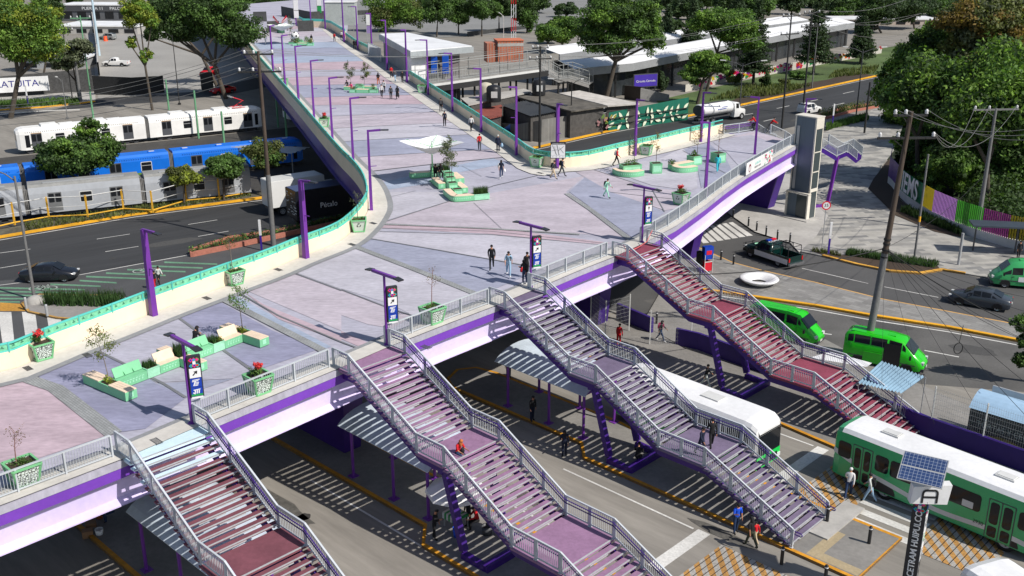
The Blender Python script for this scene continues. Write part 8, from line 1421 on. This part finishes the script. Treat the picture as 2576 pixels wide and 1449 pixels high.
# ================================================================ people
SKIN = paint('skin', srgb(190, 135, 105), .6);
def joints(lh, lk, rh, rk, la, le, ra, re_, lean=.05, sit=False, bow=.1):
 """joint tree: hip swing, knee bend, shoulder swing, elbow bend (radians), facing -Y"""
 V, E, Rr, T = [], [], [], []
 def add(p, r, par, t):
  V.append(Vector(p)); Rr.append(r); T.append(t)
  if par is not None: E.append((par, len(V) - 1))
  return len(V) - 1
 pz = .96 if not sit else .50; pe = add((0, 0, pz), (.135, .10), None, 'leg'); sp = add((0, -lean * .4, pz + .17), (.118, .085), pe, 'top'); ch = add((0, -lean, pz + .37), (.145, .10), sp, 'top'); nb = add((0, -lean * 1.1, pz + .50), (.062, .058), ch, 'top'); nk = add((0, -lean * 1.3, pz + .56), (.052, .052), nb, 'head'); hd = add((0, -lean * 1.3 - bow * .3, pz + .65), (.076, .086), nk, 'head'); add((0, -lean * 1.3 - bow * .35, pz + .735), (.062, .07), hd, 'head')
 for s, h, k in ((-1, lh, lk), (1, rh, rk)):
  hp = add((s * .09, 0, pz - .06), (.088, .09), pe, 'leg'); kn = V[hp] + Vector((s * .01, -sin(h) * .42, -cos(h) * .42)); a = h - k; an = kn + Vector((0, -sin(a) * .42, -cos(a) * .42)); mid = (V[hp] + kn) / 2; m = add(mid, (.072, .074), hp, 'leg'); kj = add(kn, (.055, .058), m, 'leg'); c = add(kn.lerp(an, .35), (.05, .056), kj, 'leg'); aj = add(an, (.036, .04), c, 'leg'); add(an + Vector((s * .02, -.15, -.045)), (.038, .026), aj, 'shoe')
 for s, h, k in ((-1, la, le), (1, ra, re_)):
  sh = add(V[ch] + Vector((s * .175, 0, .07)), (.055, .055), ch, 'top'); el = V[sh] + Vector((s * .05, -sin(h) * .27, -cos(h) * .27)); a = h + k; wr = el + Vector((-s * .03 * min(1, k), -sin(a) * .25, -cos(a) * .25)); ej = add(el, (.041, .041), sh, 'top'); wj = add(wr, (.026, .024), ej, 'arm'); d = Vector((0, -sin(a), -cos(a))); pj = add(wr + d * .07, (.032, .018), wj, 'hand'); sd = Vector((0, -cos(a), sin(a)))
  for f, (o, L) in enumerate(((-.026, .055), (-.009, .07), (.009, .066), (.025, .05))): q = add(V[pj] + d * .03 + sd * o, (.009, .009), pj, 'hand'); q = add(V[q] + d * L * .6 + Vector((-s * .008, 0, 0)), (.008, .008), q, 'hand'); add(V[q] + d * L * .4 + Vector((-s * .02, 0, 0)), (.007, .007), q, 'hand')
  q = add(wr + d * .03 + sd * .032, (.011, .011), wj, 'hand'); add(V[q] + d * .035 + sd * .018, (.009, .009), q, 'hand')
 return V, E, Rr, T
POSES = dict(walk=joints(.42, .12, -.35, .25, -.45, .25, .4, .5), walk2=joints(-.30, .3, .38, .08, .35, .45, -.4, .2), stand=joints(.05, .02, -.05, .05, .05, .15, -.03, .12), phone=joints(.08, .05, -.1, .1, .3, 1.75, .05, .3, bow=.3), sit=joints(1.45, 1.5, 1.5, 1.45, .5, .9, .5, 1.0, .12, True, .4), carry=joints(.3, .1, -.28, .2, .1, .2, .15, .1), reach=joints(.25, .1, -.25, .2, 1.2, .2, .2, .4, .12), cycle=joints(1.1, 1.2, .5, .6, .9, .3, .9, .3, .3, False, .1))
tmp = {}
for k, (V, E, Rr, T) in POSES.items():
 me = bpy.data.meshes.new('pose'); me.from_pydata(V, E, []); o = bpy.data.objects.new('pose_' + k, me); COL.objects.link(o); o.modifiers.new('s', 'SKIN').use_smooth_shade = True; s_ = o.modifiers.new('b', 'SUBSURF'); s_.levels = s_.render_levels = 1
 for i, r in enumerate(Rr): sv = me.skin_vertices[0].data[i]; sv.radius = r; sv.use_root = (i == 0)
 tmp[k] = o
dg = bpy.context.evaluated_depsgraph_get(); dg.update(); BODY = {}
for k, o in tmp.items():
 me = bpy.data.meshes.new_from_object(o.evaluated_get(dg)); V, E, Rr, T = POSES[k]; segs = [(V[a], V[b], T[b] if T[b] != 'hand' else 'hand') for a, b in E]
 A_ = np.array([tuple(s[0]) for s in segs]); B_ = np.array([tuple(s[1]) for s in segs]); D_ = B_ - A_; LL = (D_ ** 2).sum(1); co = np.array([tuple(v.co) for v in me.vertices]); no = np.array([tuple(v.normal) for v in me.vertices]); lab = []
 for p in me.polygons:
  c = np.array(p.center); t = np.clip(((c - A_) * D_).sum(1) / LL, 0, 1); q = ((A_ + D_ * t[:, None] - c) ** 2).sum(1); lab.append(segs[int(q.argmin())][2])
 me.name = 'body'; me.materials.clear(); me.materials.append(SKIN); parts = {}
 for nm, keys, off in (('top_garment', ('top', 'arm'), .014), ('short_sleeved_top', ('top',), .014), ('trousers', ('leg',), .012), ('shoes', ('shoe',), .014)):
  fs = [tuple(p.vertices) for p, l in zip(me.polygons, lab) if l in keys]; idx = sorted({i for f in fs for i in f}); mp_ = {i: j for j, i in enumerate(idx)}; m2 = bpy.data.meshes.new(nm); m2.from_pydata([tuple(co[i] + no[i] * off) for i in idx], [], [tuple(mp_[i] for i in f) for f in fs]); m2.polygons.foreach_set('use_smooth', [True] * len(fs)); m2.materials.append(WHITE); parts[nm] = m2
 hz = [v for v, t in zip(V, T) if t == 'head'][1]; BODY[k] = (me, parts, hz); bpy.data.objects.remove(o)
HM = {}
def hmesh(kind):
 if kind not in HM:
  b = MB()
  if kind == 'face':
   b.ball((0, -.098, -.005), (.012, .018, .02), 6, 4, 0); [b.ball((s * .032, -.083, .022), (.012, .008, .008), 6, 4, 1) for s in (-1, 1)]; [b.ball((s * .082, 0, .0), (.012, .02, .03), 6, 4, 0) for s in (-1, 1)]; b.box((0, -.088, -.042), (.045, .01, .01), 0, 2)
  elif kind == 'short_hair':
   b.ball((0, .014, .035), (.094, .102, .088), 14, 8, 0)
  elif kind == 'long_hair': b.ball((0, .016, .03), (.098, .104, .09), 14, 8, 0); b.lathe((0, .05, 0), [(.06, -.28), (.095, -.16), (.10, .02), (.05, .06)], 12, 0)
  elif kind == 'backpack': b.box((0, .17, 0), (.30, .17, .42)); b.box((0, .27, -.06), (.24, .06, .22)); [b.bar((s * .11, .09, .17), (s * .12, -.12, .14), .05, .015) for s in (-1, 1)]; [b.bar((s * .12, -.125, .14), (s * .12, -.12, -.14), .045, .012) for s in (-1, 1)]
  elif kind == 'skirt': b.lathe((0, 0, 0), [(.15, .08), (.19, -.1), (.26, -.62)], 14)
  me = bpy.data.meshes.new(kind); me.from_pydata(b.v, [], b.f); me.polygons.foreach_set('material_index', b.m); me.polygons.foreach_set('use_smooth', b.sm)
  for m_ in ([SKIN, BLACK, paint('lips', srgb(150, 80, 70))] if kind == 'face' else [WHITE]): me.materials.append(m_)
  HM[kind] = me
 return HM[kind]
CM = {}
def cloth(c):
 if c not in CM: CM[c] = mat('cloth_%s' % c, PAL[c], .85, .12, 14)
 return CM[c]
PAL = dict(k=(.012, .012, .014), n=srgb(25, 32, 55), g=srgb(70, 72, 76), w=(.66, .66, .66), r=srgb(195, 25, 35), b=srgb(25, 85, 215), j=srgb(38, 58, 92), l=srgb(150, 180, 205), t=srgb(50, 190, 205), m=srgb(165, 220, 195), e=srgb(195, 175, 145), o=srgb(190, 100, 60), d=srgb(60, 65, 50), p=srgb(220, 60, 120), h=srgb(190, 110, 60), y=srgb(200, 205, 200))
def person(P, label, pose='walk', rz=0, top='k', leg='k', hair='k', H=1.7, long=False, sleeves=True, pack=None, skirt=None, shoe='k', group=None):
 me, parts, hz = BODY[pose]; root = bpy.data.objects.new('person', me); COL.objects.link(root); root.location = P; root.rotation_euler.z = rz; k = H / 1.76; root.scale = (k, k, k); tag(root, label, 'person', group)
 def kid(nm, m_, mt, loc=None):
  o = bpy.data.objects.new(nm, m_); COL.objects.link(o); adopt(o, root)
  if mt: o.material_slots[0].link = 'OBJECT'; o.material_slots[0].material = mt
  if loc is not None: o.location = loc
  return o
 kid('top_garment', parts['top_garment' if sleeves else 'short_sleeved_top'], cloth(top)); kid('trousers', parts['trousers'], cloth(leg)); kid('shoes', parts['shoes'], cloth(shoe)); kid('face', hmesh('face'), None, hz); kid('hair', hmesh('long_hair' if long else 'short_hair'), cloth(hair), hz)
 if pack: kid('backpack', hmesh('backpack'), cloth(pack), hz - Vector((0, -.03, .36)))
 if skirt: kid('skirt', hmesh('skirt'), cloth(skirt), (0, 0, .95))
 return root
R90 = pi / 2; D0 = ZD + .065
for c, x, y, z, lab, kw in (
 (5, 1135, 583, D0, 'person in a black jacket walking alone towards the grey violet stairs', dict(top='k', leg='k')), (5, 1262, 636, D0, 'person in a pale blue shirt and light jeans with rucksack straps', dict(pose='walk2', top='l', leg='l', sleeves=False, pack='k', shoe='w')),
 (5, 1398, 640, D0, 'person in black partly behind the sign lamp', dict(pose='stand', rz=.4)), (5, 1383, 694, D0, 'person in black with dark jeans and a red bag beside the sign lamp', dict(pose='phone', rz=-.6, leg='j', long=True, shoe='w', H=1.62)),
 (2, 375, 747, D0, 'person in a grey jacket left of the one in a long black coat', dict(pose='stand', top='g')), (2, 425, 747, D0, 'person in a long black coat by the far mint benches', dict(top='k', skirt='k', long=True)), (2, 305, 735, D0, 'person in white top and black trousers nearest the far benches', dict(pose='walk2', top='w')), (2, 322, 700, D0, 'person in black vest over white shirt', dict(pose='stand', top='w', sleeves=True, pack='k')), (2, 280, 640, D0, 'person in black top and tan trousers behind the group', dict(top='k', leg='o', sleeves=False, long=True)),
 (2, 378, 588, D0, 'person in red and white by the station door', dict(top='r', leg='k', rz=pi)), (2, 408, 618, D0, 'person in grey jacket and pale trousers by the station door', dict(top='g', leg='l', rz=-2.6)), (2, 462, 627, D0, 'person in black right of the station door', dict(pose='walk2', rz=pi)),
 (2, 752, 848, D0, 'person in black with a grey bag beside the long parapet', dict(rz=pi, pack='g')), (2, 780, 950, D0, 'person in navy top carrying something red on the walkway', dict(top='n', pose='phone')), (2, 980, 990, D0, 'person in a white top and black trousers on the walkway', dict(top='w', rz=.3)), (2, 1043, 1137, D0, 'person in a red top and grey trousers walking away', dict(top='r', leg='g', rz=pi, pose='walk2')), (2, 1183, 1147, D0, 'grey haired person in dark jacket carrying a pale blue bag', dict(top='n', leg='n', hair='y', rz=pi, pose='carry')),
 (2, 1207, 1343, D0, 'long haired person in navy clothes carrying white bags', dict(top='n', leg='j', long=True, sleeves=False, pose='carry', shoe='w', H=1.64)), (2, 1600, 1352, D0, 'person in grey shirt and beige trousers under the map board', dict(top='g', leg='e', rz=1.2, pack='k')), (2, 1663, 1333, D0, 'person in navy jacket and grey trousers under the map board', dict(top='n', leg='g', rz=1.2, pose='walk2', pack='k')), (2, 2075, 1253, D0, 'person in a bright red coat near the curved parapet', dict(top='r', rz=1.3, pose='walk2', pack='y')), (5, 2000, 46, D0, 'person in mint green clothes with a black shoulder bag', dict(top='m', leg='m', rz=1.0, H=1.66, pack='k')), (3, 262, 1300, D0, 'person in turquoise clothes with a red bag walking away', dict(top='t', leg='t', rz=pi, long=True, shoe='w', H=1.66)),
 (2, 712, 1338, D0, 'left one of two people in black sitting under the funnel canopy', dict(pose='sit', rz=.1)), (2, 746, 1330, D0, 'right one of two people in black sitting under the funnel canopy', dict(pose='sit', rz=.3, long=True)), (2, 48, 672, D0, 'person in grey sitting at the far mint benches', dict(pose='sit', top='g', rz=-.3)), (2, 78, 690, D0, 'person in pink and red sitting at the far mint benches', dict(pose='sit', top='p', leg='e', rz=-.3)), (4, 1475, 1185, D0, 'person in black with white sleeves sitting behind the mint backrest', dict(pose='sit', rz=2.6, long=True)),
 (3, 548, 985, D0, 'cyclist in red at the far corner of the plaza', dict(pose='cycle', top='r', rz=-1.4)), (3, 655, 1000, ZD - .3, 'cyclist in dark red heading down past the corner railing', dict(pose='cycle', top='r', rz=1.2)), (1, 2525, 315, D0, 'person in red beside a pushchair far along the plaza', dict(top='r', leg='j')), (2, 2, 300, D0, 'person in white and red in the far group', dict(top='w')), (2, 22, 310, D0, 'person in pink in the far group', dict(top='p', pose='stand')), (2, 98, 372, D0, 'left one of two people in black at the far parapet', dict(rz=pi)), (2, 116, 375, D0, 'right one of two people in black at the far parapet', dict(pose='stand', rz=pi)), (1, 2352, 330, D0, 'person in a beige skirt and black top by the far flower bed', dict(skirt='e', leg='e', long=True, rz=pi)), (1, 2006, 335, D0, 'person in white behind the left row of lamps', dict(top='w', leg='w', rz=.5)),
 (8, 880, 575, 4.5, 'red haired person in a red shirt sitting at the edge of the mauve landing', dict(top='r', leg='j', hair='h', long=True, sleeves=False, pose='sit', rz=.8, H=1.66)), (9, 135, 540, 2.65, 'person in a navy shirt on the lower grey violet landing', dict(top='n', pose='walk2', rz=.7, leg='n')), (9, 215, 482, 2.65, 'person in black on the lower grey violet landing', dict(rz=pi, pose='walk')),
 (9, 398, 1122, .15, 'person in a vivid blue shirt and jeans on the platform', dict(top='b', leg='j', sleeves=False, pose='phone', rz=.3, H=1.75)), (9, 512, 1235, .15, 'person in black shirt and olive trousers at the platform edge', dict(leg='d', sleeves=False, rz=-2.6, pose='walk2', long=True)), (9, 548, 1200, .15, 'child in red and pale blue beside the person in black', dict(top='r', leg='e', H=1.2, rz=-2.6)), (9, 1245, 858, .0, 'person in a white hooded top and white cap beside the green bus', dict(top='w', leg='j', hair='w', rz=2.7, H=1.78)), (9, 1405, 892, 0, 'person in grey hooded top with black rucksack and pale jeans', dict(top='y', leg='l', pack='k', rz=-2.2, pose='walk2')),
 (8, 1440, 275, .15, 'person in black standing by a purple shelter post', dict(pose='stand', leg='n', rz=.6)), (8, 1682, 540, .0, 'long haired person in dark clothes standing at the platform kerb', dict(pose='phone', leg='n', top='n', long=True)), (8, 2235, 600, .15, 'person in black sitting by the folded stair support', dict(pose='sit', rz=2.8)), (9, 172, 30, .15, 'person in a dark jacket and pale trousers hurrying below the crimson stairs', dict(top='k', leg='y', rz=1.4)), (5, 2408, 1130, .12, 'person in black with a pink rucksack near the mesh fence', dict(leg='j', pack='p', rz=1.2, long=True, shoe='w')), (5, 2092, 1160, .12, 'person in a red coat before the short indigo wall', dict(top='r', leg='r', pose='stand', rz=2.5)), (5, 1262, 1400, .15, 'person in dark clothes beneath the curved shelter roof', dict(pose='stand', top='n', leg='j')),
 (8, 705, 1168, .15, 'person in black using a phone by the food stall', dict(pose='phone', rz=1.3)), (8, 962, 1075, .15, 'person in black behind the striped food table', dict(pose='stand', rz=-1)), (8, 1030, 1080, .15, 'person in dark red sitting at the food stall', dict(pose='sit', top='r', rz=-1.2)), (7, 855, 1010, .15, 'street vendor in blue crouching in the shade among buckets', dict(pose='sit', top='b', leg='j', rz=-.8)), (6, 1560, 1305, .35, 'person in red with a white cap boarding the minibus', dict(pose='reach', top='r', hair='w', rz=pi * .9)), (4, 1172, 735, 0, 'person in black on the side road beyond the parapet', dict(leg='r', rz=.8)), (4, 1202, 700, 0, 'person in pale grey on the side road beyond the parapet', dict(top='y', rz=.8)), (6, 2530, 500, .12, 'person in black waiting under the roadside shelter', dict(pose='stand'))):
 person(K(c, x, y, z), lab, **kw)
def bicycle(P, rz, label):
 t = thing('bicycle', label, 'bicycle', P, rz, 'bicycles at the plaza corner')
 for x in (-.52, .52): w_ = MB(); w_.path([Vector((x + .33 * cos(a), 0, .34 + .33 * sin(a))) for a in [2 * pi * i / 16 for i in range(17)]], .02, 5); [w_.tube((x, 0, .34), (x + .33 * cos(a), 0, .34 + .33 * sin(a)), .004, n=4) for a in [pi * i / 4 for i in range(8)]]; w_.build('wheel', RUBB, t)
 b = MB(); [b.tube(p, q, .018, n=6) for p, q in (((-.52, 0, .34), (-.15, 0, .8)), ((-.15, 0, .8), (0, 0, .32)), ((0, 0, .32), (.35, 0, .78)), ((-.15, 0, .78), (.35, 0, .78)), ((.52, 0, .34), (.35, 0, .95)), ((-.52, 0, .34), (0, 0, .32)))]; b.build('frame', DGREY, t); b = MB(); b.box((-.17, 0, .87), (.24, .12, .05)); b.build('saddle', BLACK, t); b = MB(); b.tube((.33, -.26, .98), (.33, .26, .98), .015, n=6); b.build('handlebar', BLACK, t)
bicycle(K(3, 520, 985, D0), .2, 'dark bicycle beside the cyclist in red at the plaza corner'); bicycle(K(3, 655, 1002, ZD - .35), .4, 'dark bicycle under the cyclist heading downhill')
def bag(P, s, m_, label): t = MB(); t.lathe((0, 0, 0), [(.02, 0), (.11 * s, .02), (.13 * s, .16 * s), (.08 * s, .3 * s), (.02, .38 * s)], 10); o = t.build('carrier_bag', m_); o.location = P; tag(o, label, 'bag')
bag(K(2, 1212, 1110, ZD + .35), 1.1, cloth('l'), 'pale blue carrier bag held by the grey haired person'); bag(K(2, 1186, 1265, ZD + .5), 1, WHITE, 'white bag in the hand of the long haired person'); bag(K(2, 1232, 1300, ZD + .3), .9, WHITE, 'second smaller white bag of the long haired person'); bag(K(2, 772, 1328, D0), 1.2, BLACK, 'black rucksack on the ground by the seated pair'); bag(K(5, 1362, 605, ZD + .55), .9, cloth('r'), 'small red handbag beside the sign lamp'); bag(K(8, 915, 520, 4.93), .8, BLACK, 'black handbag of the red haired person')
P = K(8, 870, 1080, .15); t = thing('food_stall', 'white umbrella food stall with green striped table under the mauve stairs', 'food stall', P, STA); b = MB(); b.tube((-.3, .3, 0), (-.3, .3, 2.3), .03); b.build('umbrella_pole', STEEL, t); b = MB(); b.lathe((-.3, .3, 0), [(1.55, 1.75), (1.5, 1.9), (.9, 2.2), (0, 2.45)], 8, 0, False); b.build('umbrella', WHITE, t)
b = MB(); [b.box((-.5 + .14 * k, 0, .78), (.14, .8, .06), 0, k % 2) for k in range(8)]; [b.box((-.5 + .14 * k, -.41, .62), (.14, .02, .3), 0, k % 2) for k in range(8)]; b.build('striped_cloth', [cloth('w'), SGRN], t); b = MB(); [b.box((x, y, .38), (.05, .05, .75)) for x in (-.5, .45) for y in (-.35, .35)]; b.build('table_frame', STEEL, t)
for c, x, y, z, r_, h_, m_, lab in ((8, 870, 990, 1.0, .22, .3, cloth('b'), 'blue bowl on the striped food table'), (8, 880, 1150, .15, .26, .5, cloth('b'), 'blue wrapped tub on the ground by the stall'), (8, 908, 1220, .15, .2, .6, WHITE, 'white sack standing by the stall'), (8, 1100, 1130, .15, .28, .45, DGREY, 'grey bucket behind the food stall'), (7, 755, 1150, 0, .2, .42, WHITE, 'white bucket nearest the yellow kerb in the shade'), (7, 750, 1010, .15, .2, .4, cloth('o'), 'orange and white bucket of the street vendor'), (7, 530, 1000, .15, .2, .4, WHITE, 'white bucket in the deep shade under the plaza'), (7, 875, 870, .9, .2, .25, SGRN, 'green basin beside the street vendor')): b = MB(); b.lathe((0, 0, 0), [(0, 0), (r_ * .8, 0), (r_, h_), (r_ * .9, h_), (r_ * .75, .1)], 14); o = b.build('bucket', m_); o.location = K(c, x, y, z); tag(o, lab, 'bucket')
for x, y, lab in ((690, 1090, 'cardboard box in the shade beside the buckets'), (665, 1150, 'flattened cardboard box by the yellow kerb')): b = MB(); b.box((0, 0, .18), (.5, .4, .36), .4); o = b.build('cardboard_box', mat('cardboard', srgb(150, 115, 85), .9)); o.location = K(7, x, y, .0); tag(o, lab, 'box')
# ================================================================ light
SUN_AZ, SUN_EL = radians(-32.0), radians(46.0)
w = bpy.data.worlds.new('World'); sc.world = w; w.use_nodes = True; nt = w.node_tree
sky = nt.nodes.new('ShaderNodeTexSky'); sky.sky_type = 'NISHITA'; sky.sun_disc = False; sky.sun_elevation = SUN_EL; sky.sun_rotation = radians(90) - SUN_AZ
nt.links.new(sky.outputs[0], nt.nodes['Background'].inputs[0]); nt.nodes['Background'].inputs[1].default_value = .095
s = bpy.data.lights.new('sun', 'SUN'); s.energy = 4.9; s.angle = radians(.5); s.color = (1, .95, .88); so = bpy.data.objects.new('sun', s); COL.objects.link(so)
D = Vector((cos(SUN_AZ) * cos(SUN_EL), sin(SUN_AZ) * cos(SUN_EL), sin(SUN_EL))); so.rotation_euler = D.to_track_quat('Z', 'Y').to_euler(); so.location = D * 200
sc.view_settings.view_transform = 'Standard'; sc.view_settings.look = 'None'; sc.view_settings.exposure = 0; sc.view_settings.gamma = 1
sc.render.resolution_x, sc.render.resolution_y = 1024, 576
sc.cycles.use_denoising = True; sc.cycles.max_bounces = 5; sc.cycles.diffuse_bounces = 2; sc.cycles.glossy_bounces = 2; sc.cycles.transmission_bounces = 2; sc.cycles.transparent_max_bounces = 4
